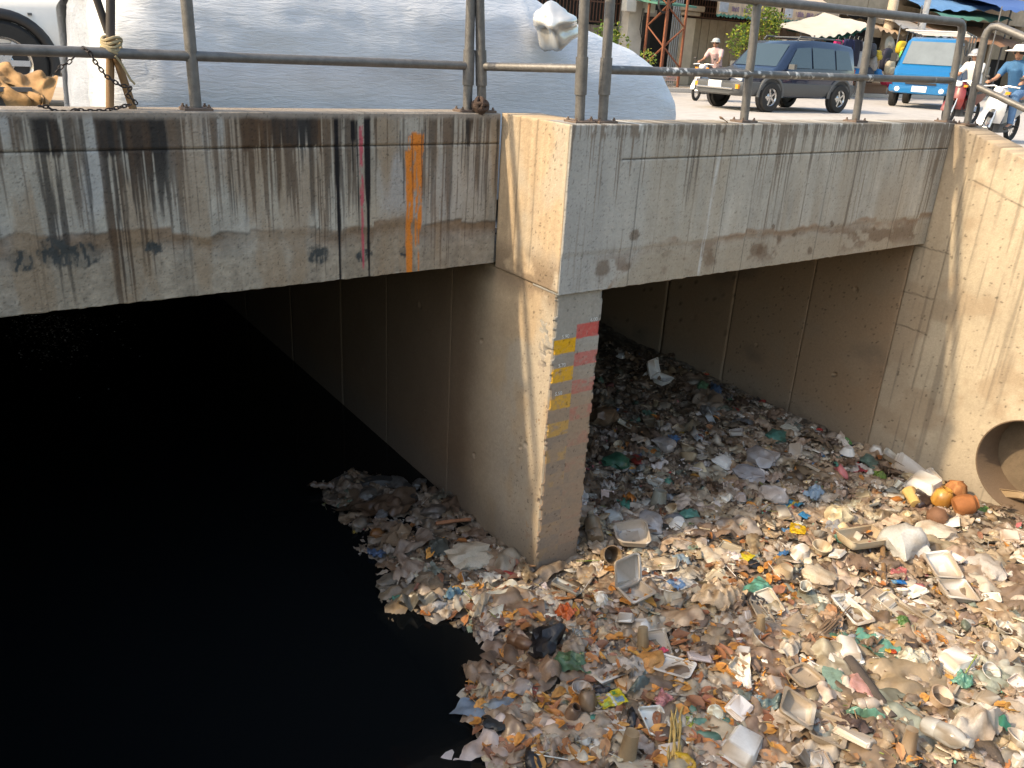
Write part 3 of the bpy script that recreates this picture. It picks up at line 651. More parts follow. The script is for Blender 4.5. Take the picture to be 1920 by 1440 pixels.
def g_bag(seed, sub=3, flat=0.55, amp=0.5, tail=True):
    """blown, knotted and sagging plastic bag, unit radius 0.5"""
    r = np.random.RandomState(seed); V, F = ico(sub); V = V.copy()
    s = crease(V * 1.1, r, 8, (0.8, 3.2)); big = crease(V * 0.7, r, 4, (0.5, 1.1))
    R = 0.5 * (1 + amp * 0.30 * s + amp * 0.30 * big)
    P = V * R[:, None]
    if tail:
        d = r.randn(3); d[2] = abs(d[2]) * .4 + .3; d /= np.linalg.norm(d); k = np.clip(V @ d, 0, 1) ** 9
        P = P + d * (k * r.uniform(.25, .5))[:, None]
        side = V - np.outer(V @ d, d); P -= side * (0.28 * np.clip(V @ d, 0, 1) ** 3)[:, None]
    P[:, 0] *= r.uniform(.9, 1.25); P[:, 1] *= r.uniform(.7, 1.0); P[:, 2] *= flat
    P[:, 2] = np.where(P[:, 2] < -0.12, -0.12 + (P[:, 2] + .12) * .3, P[:, 2])
    C = np.array([1, .98, .95])[None, :] * (0.82 + 0.22 * (s - s.min()) / (np.ptp(s) + 1e-6))[:, None]
    C = mixc(C, (.60, .50, .40), sst(.5, .68, fbm(P[:, 0] * 5 + seed, P[:, 1] * 5 + P[:, 2] * 4, seed, 3)) * .7)
    return P, F, C
def dirtcol(V, seed, s=1.0, base=(1, 1, 1)):
    V = np.asarray(V, float); sc = 13.0
    C = np.array(base)[None, :] * (0.9 + 0.15 * fbm(V[:, 0] * sc, V[:, 1] * sc + V[:, 2] * 5, seed, 3))[:, None]
    return mixc(C, (.50, .40, .30), sst(.56 - .22 * s, .68 - .18 * s, fbm(V[:, 0] * sc + 3, V[:, 1] * sc + V[:, 2] * 9, seed + 9, 4)) * .85)
def rrect(w, l, r, n=4):
    pts = []
    for cx, cy, a0 in ((w / 2 - r, l / 2 - r, 0), (-w / 2 + r, l / 2 - r, 90), (-w / 2 + r, -l / 2 + r, 180), (w / 2 - r, -l / 2 + r, 270)):
        for k in range(n + 1):
            a = math.radians(a0 + 90 * k / n); pts.append((cx + r * math.cos(a), cy + r * math.sin(a)))
    return pts
def g_tray(w, l, h, seed, t=0.006, rim=0.012, dirt=1.0, sub=True):
    b = MB(); R = min(w, l) * 0.16
    def ring(dw, z): return [(x, y, z) for x, y in rrect(w + dw, l + dw, R + dw * .2)]
    b.loft([ring(-.35 * h * 2 - 0.02, 0.0), ring(-.35 * h * 2 * .9, 0.004), ring(-.35 * h * .6, h * .55), ring(-.006, h - .004), ring(rim * 2, h), ring(rim * 2, h + t * .7), ring(-.01, h + t * .6), ring(-.35 * h * .7, h * .5), ring(-.35 * h * 2, t + .002), ring(-.35 * h * 2 - .05 * w, t)], True, True)
    V = np.array(b.V); V = V + (0.02 + .05 * min(w, l)) * np.stack([vn(V[:, 0] * 14, V[:, 1] * 14, seed) - .5, vn(V[:, 0] * 14, V[:, 1] * 14, seed + 1) - .5, 1.5 * (vn(V[:, 0] * 9, V[:, 1] * 9, seed + 2) - .5)], 1)
    return V, b.F, dirtcol(V * 1.4, seed, dirt)
def g_lathe(prof, n, seed, dirt=1.0, wob=0.03, closed=True):
    b = MB(); b.lathe(prof, n, cap0=True, cap1=closed); V = np.array(b.V); r = max(p[0] for p in prof)
    V = V + r * .16 * np.stack([vn(V[:, 0] / r * 1.3 + seed, V[:, 2] / r * 1.3, seed) - .5, vn(V[:, 1] / r * 1.3 + seed, V[:, 2] / r * 1.3, seed + 1) - .5, .4 * (vn(V[:, 0] / r * 1.5, V[:, 1] / r * 1.5 + seed, seed + 2) - .5)], 1)
    a = np.arctan2(V[:, 1], V[:, 0]); V[:, :2] *= (1 + wob * np.sin(2 * a + seed) + wob * .5 * np.sin(3 * a + seed * 2))[:, None]
    return V, b.F, dirtcol(V * 1.2, seed, dirt)
def bowl_prof(r, h):
    return [(r * .50, 0), (r * .56, 0), (r * .58, h * .10), (r * .62, h * .12), (r * .93, h * .86), (r * 1.0, h * .94), (r * 1.06, h * .95), (r * 1.06, h), (r * .96, h), (r * .90, h * .86), (r * .58, h * .18), (r * .3, h * .14), (0.002, h * .13)]
def cup_prof(r, h):
    return [(r * .68, 0), (r * .72, 0), (r * .96, h * .95), (r * 1.06, h * .965), (r * 1.06, h), (r * .95, h), (r * .90, h * .9), (r * .66, h * .06), (0.002, h * .05)]
def bottle_prof(r, h):
    return [(r * .6, 0), (r * .9, .01 * h), (r, .05 * h), (r, .28 * h), (r * .90, .32 * h), (r, .36 * h), (r, .62 * h), (r * .93, .70 * h), (r * .62, .82 * h), (r * .36, .88 * h), (r * .33, .93 * h), (r * .42, .935 * h), (r * .42, h), (0.002, h)]
def jar_prof(r, h):
    return [(r * .5, 0), (r * .85, .04 * h), (r, .2 * h), (r * 1.02, .5 * h), (r * .92, .78 * h), (r * .66, .92 * h), (r * .60, .94 * h), (r * .64, h), (r * .52, h), (r * .5, .9 * h), (r * .8, .5 * h), (0.002, .45 * h)]
def g_leaf(seed, kind=0):
    r = np.random.RandomState(seed); n = 7; V = []; 
    curl = r.uniform(-.9, .9); fold = r.uniform(.05, .5); tw = r.uniform(-.5, .5); wd = r.uniform(.40, .60)
    for i in range(n + 1):
        t = i / n; w = wd * math.sin(PI * t ** .8) ** .8 * (1 - .25 * t) * .5 + .004
        z0 = curl * (t - .5) ** 2 * .5
        for s in (-1, -.5, 0, .5, 1):
            V.append((t - .5, s * w * (1 + .1 * r.randn() * (abs(s) == 1)), z0 + fold * abs(s) * w * .8 + tw * (t - .5) * s * w + .012 * r.randn()))
    V.append((-.5, .008, 0)); V.append((-.5, -.008, 0)); V.append((-.72, 0, -.03 + .05 * curl * 0))
    F = [(i * 5 + j, i * 5 + j + 1, (i + 1) * 5 + j + 1, (i + 1) * 5 + j) for i in range(n) for j in range(4)] + [(len(V) - 3, len(V) - 2, len(V) - 1)]
    V = np.array(V); V[:, 2] -= V[:, 2].min() * .7
    C = np.ones((len(V), 3)) * (0.8 + .35 * fbm(V[:, 0] * 5 + seed, V[:, 1] * 7, seed, 3))[:, None]
    C[2:40:5] *= 0.82
    C = mixc(C, (.35, .25, .18), sst(.55, .7, fbm(V[:, 0] * 6 + seed, V[:, 1] * 8, seed + 4, 3)) * .7)
    return V, F, C

PROTO = {}
def proto(key, gen, m, smooth=True):
    if key not in PROTO:
        V, F, C = gen(); me = mesh(str(key[0]), V, F if isinstance(F, np.ndarray) else F, m, col=C, smooth=False)
        if smooth:
            me.polygons.foreach_set("use_smooth", np.ones(len(me.polygons), bool))
            try: me.set_sharp_from_angle(angle=math.radians(38))
            except Exception: pass
        PROTO[key] = me
    return PROTO[key]

# ---- individually placed rubbish, from what the photograph shows
def place(px, py, dz=0.0):
    p = H(px, py, 2, 0.03)
    for _ in range(3):
        p = H(px, py, 2, float(height(np.array([p[0]]), np.array([p[1]]))[0]))
    return p + np.array([0, 0, dz])
HERO = []
def one(name, me, px, py, label, cat, scale=1.0, rz=0.0, tilt=(0, 0), color=(1, 1, 1), dz=0.0, group=None):
    p = place(px, py, dz + .02); HERO.append((p[0], p[1], float(np.max(np.ptp(np.array([v.co[:2] for v in me.vertices]), 0))) * (scale if not isinstance(scale, tuple) else scale[0]) * .5)); o = obj(name, me, None, p, (tilt[0], tilt[1], rz), color)
    o.scale = (scale, scale, scale) if not isinstance(scale, tuple) else scale
    return tag(o, label, cat, group)
def sz(px, py, w): return w / mpp(H(px, py, 2, 0.03))
WHT = (0.78, 0.77, 0.74); DWH = (0.58, 0.54, 0.47); CRM = (0.66, 0.57, 0.42); GRY = (0.42, 0.39, 0.34)
HB = 1  # seed counter
def seedn():
    global HB
    HB += 1; return HB
def bag(px, py, w, color, label, rz=0.0, flat=.55, clear=False, name="plastic_bag", cat="plastic bag", amp=.55, tail=True, dz=.02):
    s = seedn(); return one(name, proto(("bag", s), lambda: g_bag(s, 3, flat, amp, tail), FILMC if clear else FILM), px, py, label, cat, sz(px, py, w), rz, color=color, dz=dz)
def film(px, py, w, color, label, rz=0.0, aspect=.8, crumple=.3, curl=.3, dome=.25, clear=False, name="plastic_film", cat="plastic film", tilt=(0, 0), m=None, dz=.012, ragged=.25):
    s = seedn(); return one(name, proto(("film", s), lambda: g_sheet(s, 22, aspect, crumple * .75, curl, ragged, dome * .8, (.8, 2.8)), m or (FILMC if clear else FILM)), px, py, label, cat, sz(px, py, w), rz, tilt, color, dz)
def tray(px, py, w, label, rz=0.0, asp=1.35, h=.22, flip=False, tilt=(0, 0), color=WHT, dirt=.8, name="foam_tray", cat="foam tray", dz=.01):
    s = seedn(); W_ = sz(px, py, w); me = proto(("tray", s), lambda: g_tray(W_, W_ * asp, W_ * h, s, dirt=dirt), FOAM)
    t = (tilt[0] + (PI if flip else 0), tilt[1]); return one(name, me, px, py, label, cat, 1.0, rz, t, color, dz + (W_ * h if flip else 0))
def bowl(px, py, w, label, up=True, tilt=(0, 0), color=WHT, dirt=.7, h=.55, name="foam_bowl", cat="bowl", dz=.0):
    s = seedn(); r = sz(px, py, w) / 2.1; me = proto(("bowl", s), lambda: g_lathe(bowl_prof(r, r * 2 * h * .8), 28, s, dirt, .03), FOAM)
    return one(name, me, px, py, label, cat, 1.0, s, (tilt[0] + (0 if up else PI), tilt[1]), color, dz + (0 if up else r * 2 * h * .8 * .95))
def solid(kind, px, py, w, hh, label, rz=0.0, tilt=(0, 0), color=WHT, dirt=.7, name="plastic_cup", cat="cup", m=None, dz=0.0, n=24):
    s = seedn(); r = sz(px, py, w) / 2; h = sz(px, py, hh)
    pr = {"cup": cup_prof, "bottle": bottle_prof, "jar": jar_prof}[kind](r, h)
    me = proto((kind, s), lambda: g_lathe(pr, n, s, dirt, .03), m or RIGID)
    return one(name, me, px, py, label, cat, 1.0, rz, tilt, color, dz)
def packet(px, py, w, label, rz, aspect, cols, color=(1, 1, 1), crumple=.12, name="printed_wrapper", cat="wrapper", tilt=(0, 0), m=None, dz=.02):
    """flat printed sachet: cols = list of (u0,u1,v0,v1,rgb) printed fields on the sheet"""
    s = seedn()
    def gen():
        V, F, C = g_sheet(s, 22, aspect, crumple, .15, .05, .08)
        u = V[:, 0] + .5; v = V[:, 1] / aspect + .5; D = C.mean(1, keepdims=True); C2 = np.ones_like(C) * np.array(cols[0][4])
        for u0, u1, v0, v1, rgb in cols: C2[(u >= u0) & (u <= u1) & (v >= v0) & (v <= v1)] = rgb
        return V, F, C2 * np.clip(D, .5, 1)
    return one(name, proto(("packet", s), gen, m or FILM), px, py, label, cat, sz(px, py, w), rz, tilt, color, dz)
def stick(pa, pb, r, label, name="stick", cat="stick", m=WOOD, dz=.03, n=8, color=None, col=None):
    a, b_ = place(*pa, dz), place(*pb, dz); bd = MB(); mid = (a + b_) / 2 + np.array([0, 0, .004])
    c0 = a.copy(); bd.tube([a - c0, (a * .6 + mid * .4) - c0, mid - c0, b_ - c0], [r, r * 1.05, r * .95, r * .9], n)
    o = bd.build(name, m, None, True, tuple(c0), color=color, col=col); return tag(o, label, cat)

def clam(px, py, w, label, rz, ang=1.9, color=WHT, dirt=.8, cat="foam box"):
    """open clamshell take-away box: base tray and hinged lid"""
    s = seedn(); W_ = sz(px, py, w); p = place(px, py, .03); HERO.append((p[0], p[1], W_ * .7))
    e = empty("foam_takeaway_box", p, rz, label, cat)
    me = proto(("clam", s), lambda: g_tray(W_, W_ * .95, W_ * .28, s, dirt=dirt), FOAM)
    o1 = obj("tray", me, e, (0, 0, 0), (0, 0, 0), color)
    me2 = proto(("lid", s), lambda: g_tray(W_, W_ * .95, W_ * .2, s + 50, dirt=dirt), FOAM)
    obj("lid", me2, e, (0, W_ * .55 + math.cos(ang) * -W_ * .5, W_ * .28 + abs(math.sin(ang)) * W_ * .40), (PI - ang, 0, 0), color)
    return e

# foam boxes, lids and trays
tray(1717, 887, 62, "large white foam lid leaning where wall meets rubbish", .35, 1.25, .12, True, (.25, -.2), dirt=.3)
tray(1731, 919, 52, "bright white foam box beside the yellow jar", .2, 1.1, .4, True, (.05, .05), dirt=.1)
tray(1675, 870, 40, "small grey foam tray tipped against the abutment", .5, 1.2, .2, False, (.4, .1), DWH)
tray(1906, 943, 52, "yellowed foam tray below the drain outlet", -.5, 1.2, .25, False, (-.35, .3), CRM)
tray(1613, 1026, 52, "long yellowed foam tray left of the bamboo stick", 1.45, 2.0, .3, False, (.15, 0), CRM)
clam(1790, 1126, 58, "open foam box with lid spread flat below the big knotted bag", -.5, 2.9)
tray(1709, 1151, 40, "foam tray filled with dark dirt above the green scrap", .15, 1.4, .2, False, (.1, .1), DWH, 1.5)
tray(1746, 1166, 36, "square dirty foam tray right of the dirt-filled one", .0, 1.0, .2, False, (0, .1), DWH, 1.2)
tray(1592, 1156, 42, "tall narrow white foam tray above the twig bundle", -.2, 1.6, .25, False, (.2, 0), WHT, .6)
tray(1588, 1225, 66, "rounded white foam tray resting on the dark wooden pole", .75, .62, .25, True, (.05, .1), WHT, .7)
tray(1505, 1281, 54, "broken dirty foam tray near the teal and pink bags", -.2, .9, .16, False, (.05, 0), DWH, 1.2)
tray(1789, 1250, 56, "clean bright white foam box, its lid upward", -.15, .95, .34, True, (.08, .04), (.86, .86, .85), .05)
tray(1803, 1318, 54, "flat foam tray right of the dirty cup", .25, .55, .16, False, (0, .08), DWH, 1.0)
tray(1850, 1318, 48, "foam lid lying beside the flat tray near the frame edge", .1, .6, .12, True, (0, 0), DWH, .9)
clam(1549, 1390, 66, "large open foam box caked with mud at the bottom", .55, 2.7, DWH, 1.3)
tray(1392, 1412, 84, "biggest white foam box lying at the bottom edge", .45, .72, .3, True, (.1, .05), WHT, .5)
tray(1142, 1281, 56, "white foam tray above the yellow packet", -.1, .62, .22, False, (-.25, 0), WHT, .8)
tray(1144, 1363, 46, "oblong white foam lid below the yellow packet", .95, 1.5, .08, False, (0, .1), WHT, .4)
tray(1263, 1262, 46, "rectangular white foam lid next to the orange-filled bag", .45, 1.5, .09, False, (-.15, .1), (.74, .73, .70), .25)
clam(1189, 1125, 56, "broken foam box stained brown right of the pier foot", .0, 1.75, WHT, 1.4)
tray(1183, 1015, 58, "foam tray caked in mud just right of the pier", -.6, 1.1, .25, False, (.1, -.1), WHT, 1.6)
clam(1240, 722, 34, "white foam box gaping in the shaded culvert", .3, 1.9, WHT, .1)
tray(1168, 671, 24, "tiny white foam lid deep in the right opening", .2, .6, .2, True, (0, 0), WHT, .1)
tray(1357, 875, 32, "crumpled white foam tray left of the clear bags", .3, 1.0, .3, True, (.2, .1), WHT, .4)
tray(1345, 1096, 50, "yellowed foam lid lying above the beige sheet", .3, .6, .15, True, (.1, 0), CRM, .8)
tray(1467, 965, 40, "dirty foam lid below the blue striped wrapper", 1.0, .6, .15, True, (.1, 0), DWH, .9)
# bowls and cups
bowl(1588, 853, 30, "white foam bowl upside down near the abutment crack", False)
bowl(1641, 850, 28, "white foam bowl upside down closest to the abutment", False)
bowl(1502, 1046, 42, "clean white bowl upside down left of an upright bowl", False, (.2, .2), dirt=.1)
bowl(1537, 1040, 38, "cream paper bowl standing open beside the white one", True, (.1, .0), CRM)
bowl(1325, 789, 28, "white bowl tipped on its side in the shade", True, (.9, .5), (.7, .74, .78), .1)
bowl(1286, 850, 30, "upper of two muddy bowls in the shade", True, (.4, .1), CRM, 1.2)
bowl(1291, 869, 34, "lower of two muddy bowls, open toward the viewer", True, (.75, -.1), CRM, 1.2)
bowl(1262, 968, 34, "cream bowl tipped over against the white upturned bowl", True, (.6, .5), CRM, .8)
bowl(1270, 989, 34, "white upturned bowl beside the cream tipped bowl", False, (.1, .0), dirt=.1)
bowl(1472, 1082, 42, "beige foam bowl upside down above the teal rag", False, (.15, .2), CRM, .9)
bowl(1198, 1181, 44, "white foam bowl upside down with dirty rim", False, (-.25, .15), WHT, 1.1)
bowl(1417, 1214, 46, "grey-white bowl standing open with a cup behind", True, (.55, -.15), WHT, 1.1)
bowl(1910, 1406, 54, "white bowl cut by the frame edge", True, (.2, -.2), WHT, .5)
bowl(1217, 712, 24, "small white bowl on its side in the culvert", True, (1.2, .3), WHT, .2)
solid("cup", 1761, 912, 16, 34, "white plastic cup lying at the wall corner", 1.2, (0, 1.45), WHT, .1, dz=.03)
solid("cup", 1714, 957, 24, 40, "amber translucent cup lying by the coconut shell", .9, (0, 1.4), (.60, .42, .16), .6, dz=.04)
solid("cup", 1420, 1190, 20, 36, "tan plastic cup upside down behind the open bowl", .2, (PI - .15, 0), (.46, .34, .20), .6, dz=.13)
solid("cup", 1201, 1212, 25, 40, "brown plastic cup upside down below the dirty bowl", .2, (PI - .2, .1), (.30, .23, .14), .6, dz=.13)
solid("cup", 1178, 1424, 38, 58, "brown translucent cup upside down at the bottom edge", .1, (PI, .1), (.30, .22, .13), .4, dz=.17)
solid("cup", 1697, 1412, 30, 48, "grey-brown cup upside down right of the pole end", .1, (PI - .1, .1), (.33, .27, .20), .4, dz=.15)
solid("cup", 1135, 1050, 34, 44, "muddy transparent cup tipped toward the viewer", -.6, (1.0, .3), (.36, .29, .20), 1.2, dz=.03)
solid("cup", 1235, 947, 34, 36, "cloudy plastic cup upside down near the pier", .4, (PI, .2), (.50, .52, .46), .6, dz=.12, m=FILMC)
solid("jar", 1067, 1354, 28, 38, "round brown bottle standing with a pale top", .2, (.3, .1), (.16, .11, .08), .4, name="brown_bottle", cat="bottle")
solid("jar", 1105, 1338, 34, 40, "brown ribbed plastic jar left of the yellow packet", .2, (-.5, .2), (.20, .14, .09), .6, name="brown_jar", cat="jar")
solid("bottle", 955, 1210, 26, 62, "short brown bottle half floating at the water's edge", .3, (1.35, .15), (.20, .12, .075), .7, name="plastic_bottle", cat="bottle", dz=.03)
solid("bottle", 1730, 1376, 40, 92, "clear plastic bottle lying in front of the dirty cup", -.1, (1.2, 0), (.62, .62, .60), .4, name="plastic_bottle", cat="bottle", m=FILMC, dz=.04)
solid("bottle", 1117, 1024, 32, 66, "crushed muddy bottle against the pier foot", 2.6, (1.2, .2), (.34, .28, .2), 1.2, name="plastic_bottle", cat="bottle", dz=.03)
solid("bottle", 1604, 1336, 24, 46, "small grey bottle lying beside the dark pole", .9, (1.3, .2), (.36, .31, .27), .6, name="plastic_bottle", cat="bottle", dz=.03)
solid("bottle", 1570, 1000, 20, 40, "amber bottle neck poking out beneath the cream bag", .1, (2.0, 0), (.62, .48, .28), .3, name="plastic_bottle", cat="bottle", dz=.06)
solid("jar", 1758, 945, 36, 36, "yellow-amber round jar at the sunlit wall corner", .2, (.2, .2), (.56, .31, .07), 1.0, name="glass_jar", cat="jar", n=28, dz=-.03)
solid("jar", 1793, 941, 40, 42, "orange clay pot standing behind its twin", .2, (-.3, .3), (.46, .21, .075), 1.0, name="clay_pot", cat="pot", n=28, m=PAPER, dz=-.03)
solid("jar", 1786, 959, 38, 42, "orange clay pot lying with its dark mouth showing", .7, (1.15, .5), (.50, .22, .08), 1.0, name="clay_pot", cat="pot", n=28, m=PAPER, dz=.02)
s_ = seedn(); one("coconut_shell", proto(("coconut", 1), lambda: (lambda V, F: (V * np.array([1, .95, .85]) * (0.5 + .03 * np.sin(V[:, 2:3] * 22 + 2 * np.sin(V[:, :1] * 9))), F, np.ones((len(V), 3)) * (.8 + .3 * fbm(V[:, 0] * 4, V[:, 2] * 14, 3))[:, None]))(*ico(3)), PAPER), 1755, 976, "brown coconut shell in front of the clay pots", "coconut", sz(1755, 976, 40), .4, color=(.20, .10, .055), dz=.02)
# the mug with a pink handle
e = empty("plastic_mug", place(1747, 1322, .0), .3, "dirty mug with a pink handle, standing open", "mug"); r_ = sz(1747, 1322, 44) / 2
e.rotation_euler = (.35, -.05, .2)
obj("body", proto(("mug", 1), lambda: g_lathe(cup_prof(r_, r_ * 1.7), 30, 77, 1.0, .02), RIGID), e, color=(.66, .55, .44))
b = MB(); b.tube([(r_ * .9, 0, r_ * 1.4), (r_ * 1.35, 0, r_ * 1.35), (r_ * 1.5, 0, r_ * .9), (r_ * 1.3, 0, r_ * .5), (r_ * .8, 0, r_ * .4)], r_ * .13, 8); b.build("handle", RIGID, e, True, color=(.66, .20, .27))
# bags
bag(1700, 1030, 92, (.70, .72, .73), "big knotted white plastic bag right of the bamboo stick", .4, .7, amp=.5)
bag(1755, 1006, 72, (.74, .68, .60), "elongated white plastic bag lying behind the knotted one", 2.4, .45, tail=False)
bag(1569, 980, 50, (.80, .72, .52), "cream translucent bag standing upright over a bottle neck", .2, 1.0)
bag(1849, 1073, 62, (.62, .59, .57), "pale crumpled bag nearest the photograph's edge, mid height", .9, .5, tail=False)
bag(1530, 1088, 62, (.74, .66, .54), "flattened pale beige bag below the two bowls", 1.3, .4, tail=False)
bag(1430, 870, 62, (.60, .61, .66), "shiny clear plastic bag in the shaded rubbish", .5, .6, True)
bag(1400, 896, 56, (.58, .59, .65), "flattened clear film in front of the shiny clear bag", 1.0, .35, True, tail=False)
bag(1448, 935, 48, (.74, .72, .74), "white bag bulging over the blue striped wrapper", .4, .7, tail=False)
bag(1247, 842, 48, (.54, .50, .48), "greyish bag with a pink corner in the shade", .5, .6)
bag(1455, 826, 38, (.10, .26, .22), "teal plastic bag near the abutment wall", .3, .6)
bag(1316, 731, 28, (.14, .28, .17), "small green bag deep in the culvert", .8, .6, tail=False)
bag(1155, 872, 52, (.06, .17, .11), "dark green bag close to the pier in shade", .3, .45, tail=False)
bag(1292, 973, 38, (.12, .31, .28), "blue-green crumpled bag beside the upturned white bowl", .3, .6, tail=False)
bag(1217, 988, 70, (.60, .59, .61), "white printed carrier bag left of the upturned bowl", .9, .4, tail=False)
bag(1018, 1217, 66, (.018, .018, .022), "black plastic bag near the water's edge", .6, .75, amp=.7)
bag(1601, 1295, 52, (.62, .36, .34), "pink knotted bag draped over the dark pole", .5, .6)
bag(1565, 1283, 56, (.25, .38, .32), "teal-grey bag left of the pink bag", 1.0, .4, tail=False)
bag(1631, 873, 40, (.14, .22, .19), "tangled teal net bag near the upturned bowls", .4, .35, tail=False, amp=.9)
bag(1725, 944, 44, (.05, .035, .035), "dark plastic bag wedged behind the amber cup", .2, .6, tail=False)
bag(1112, 1000, 36, (.36, .30, .24), "muddy bag slumped on the pier's corner", .7, .8)
bag(1216, 1252, 54, (.72, .37, .12), "bag of orange mush wrapped in teal film", .2, .45, tail=False)
bag(975, 1302, 44, (.42, .36, .33), "crumpled greyish bag left of the red can", .2, .5, tail=False)
bag(910, 1287, 44, (.26, .20, .16), "brown rotting bag at the outermost tip by the water", .8, .55, tail=False)
bag(879, 1052, 66, (.62, .56, .46), "off-white cloth bag beside the pier's shaded wall", 2.6, .55, amp=.8, tail=False)
bag(750, 1014, 62, (.30, .22, .15), "brown crumpled sack floating in the shade", .9, .45, amp=.9, tail=False)
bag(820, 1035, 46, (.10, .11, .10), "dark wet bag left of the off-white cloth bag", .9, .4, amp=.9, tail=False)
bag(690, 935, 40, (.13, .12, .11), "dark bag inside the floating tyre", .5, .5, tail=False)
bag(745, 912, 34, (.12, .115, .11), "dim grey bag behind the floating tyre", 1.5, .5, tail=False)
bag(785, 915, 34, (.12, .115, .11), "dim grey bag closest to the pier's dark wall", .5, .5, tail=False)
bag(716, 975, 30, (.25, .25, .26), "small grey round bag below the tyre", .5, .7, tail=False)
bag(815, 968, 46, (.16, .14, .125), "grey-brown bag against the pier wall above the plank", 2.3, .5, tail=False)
bag(735, 1100, 44, (.22, .19, .15), "ragged grey bag trailing in the water", .2, .35, amp=.9, tail=False)
bag(800, 1100, 50, (.27, .21, .15), "brown folded bag above the blue film", .2, .45, amp=.9, tail=False)
bag(822, 1140, 34, (.55, .54, .54), "small pale knotted bag at the waterline", .2, .6)
bag(935, 1370, 54, (.03, .035, .04), "black wet bag trailing at the lower waterline", 1.3, .4, amp=.9, tail=False)
bag(1340, 1205, 52, (.42, .33, .23), "brown swirled bag left of the open bowl", .2, .4, amp=.9, tail=False)
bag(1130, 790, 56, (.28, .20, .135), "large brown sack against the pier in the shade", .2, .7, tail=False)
# films, rags, sheets
film(1342, 1130, 92, (.66, .52, .36), "wide beige plastic sheet spread in the sun", .3, .8)
film(1819, 1378, 128, (.62, .58, .53), "largest pale film sheet near the lower corner", -.2, .55, dome=.35)
film(1709, 1248, 56, (.60, .60, .52), "pale greenish film left of the bright white box", 1.2, 1.3)
film(1418, 1112, 66, (.155, .42, .34), "teal plastic rag lying flat in the sun", .1, .6, crumple=.12, curl=.1, dome=.12)
film(1405, 1136, 46, (.055, .05, .05), "dark grey rag below the teal one", -.5, .8, dome=.3)
film(1066, 1253, 66, (.10, .19, .11), "dark green plastic sheet beside the black bag", -.5, .8)
film(1022, 1275, 96, (.29, .20, .14), "brown translucent sheet folded below the black bag", -.45, .5, dome=.3)
film(1474, 1228, 72, (.58, .54, .48), "grey-white film right of the open bowl", .2, .5)
film(1670, 985, 58, (.58, .46, .35), "flat sheet of grey-brown card in the sun", .1, .4, .05, .05, 0, m=PAPER, name="cardboard_piece", cat="cardboard")
film(1261, 1015, 84, (.48, .36, .25), "wedge of plain brown cardboard", -.1, .35, .03, .05, 0, m=PAPER, name="cardboard_piece", cat="cardboard", ragged=.6)
film(1283, 1076, 32, (.17, .125, .095), "small dark brown cardboard square", .3, 1.0, .03, .1, 0, m=PAPER, name="cardboard_piece", cat="cardboard", tilt=(.4, 0))
film(1125, 1078, 40, (.56, .43, .29), "tan card scrap at the pier foot", .2, .6, .05, .2, 0, m=PAPER, name="cardboard_piece", cat="cardboard")
film(1062, 1157, 40, (.62, .14, .035), "vivid orange-red rag left of centre", .2, .9, crumple=.35, dome=.2, name="rag", cat="rag")
film(847, 1122, 44, (.12, .23, .33), "blue film in the shaded fringe", .3, .5, name="plastic_film")
film(1803, 1285, 44, (.15, .36, .29), "teal wrap stuck below the bright white box", .2, .7)
film(1860, 1372, 88, (.08, .34, .26), "long teal strip above the largest film sheet", -.75, .16)
film(1615, 1352, 80, (.15, .34, .27), "thin teal strip left of the clear bottle", -.8, .16)
film(1526, 932, 44, (.24, .36, .52), "light blue film beneath a white flake", .2, .6)
film(1450, 1332, 60, (.14, .22, .25), "blue-green film left of the pole", -.2, .5)
film(1195, 1300, 66, (.13, .17, .17), "dark teal film right of the foam tray", .2, .35)
film(1240, 1322, 34, (.58, .26, .28), "pink film scrap near the straw bundle", .2, .8)
film(1691, 1176, 34, (.09, .19, .05), "green folded leaf scrap below the dirt-filled tray", .9, .8, dome=.4)
film(1647, 902, 34, (.12, .20, .03), "bright green vegetable leaf at the abutment", .5, .7, dome=.3, m=LEAF, name="vegetable_leaf", cat="leaf")
film(1743, 1277, 66, (.40, .33, .25), "muddy oval sheet left of the bright white box", .2, .65, dome=.4)
film(1030, 1080, 100, (.30, .24, .18), "long brown film wrapped round the pier foot", .1, .3, crumple=.12, dome=.05)
film(790, 1140, 90, (.20, .19, .16), "long grey film trailing along the waterline", -.35, .3, dome=.2)
film(1075, 1225, 60, (.34, .28, .22), "grey-brown film right of the black bag", .6, .7)
# printed wrappers and packets
packet(1145, 1322, 58, "bright yellow printed packet below the foam tray", -.12, .62, [(0, 1, 0, 1, (.72, .60, .03)), (.12, .4, .55, .9, (.12, .22, .42)), (.60, .78, .6, .9, (.08, .30, .06)), (.45, .53, 0, 1, (.72, .72, .66)), (.58, .88, .12, .45, (.25, .38, .5)), (.1, .3, .1, .35, (.45, .55, .08))])
packet(1279, 1102, 54, "blue and white printed bag in the sun", -.1, .7, [(0, 1, 0, 1, (.62, .60, .56)), (0, .45, .1, 1, (.16, .28, .50)), (.15, .35, .4, .7, (.60, .60, .62)), (.25, .4, .7, .85, (.5, .2, .16))])
packet(1604, 886, 52, "red-edged white carton near the abutment", -.3, .6, [(0, 1, 0, 1, (.66, .62, .58)), (0, 1, 0, .14, (.42, .04, .06)), (.5, .62, 0, 1, (.42, .04, .06)), (0, .4, .4, .55, (.6, .5, .3))])
packet(1480, 955, 56, "blue, yellow and red striped wrapper under the white bag", .1, .5, [(0, 1, 0, 1, (.06, .30, .46)), (0, .5, .0, .25, (.52, .10, .05)), (0, .9, .25, .4, (.6, .45, .06)), (.7, 1, .4, 1, (.5, .25, .05))])
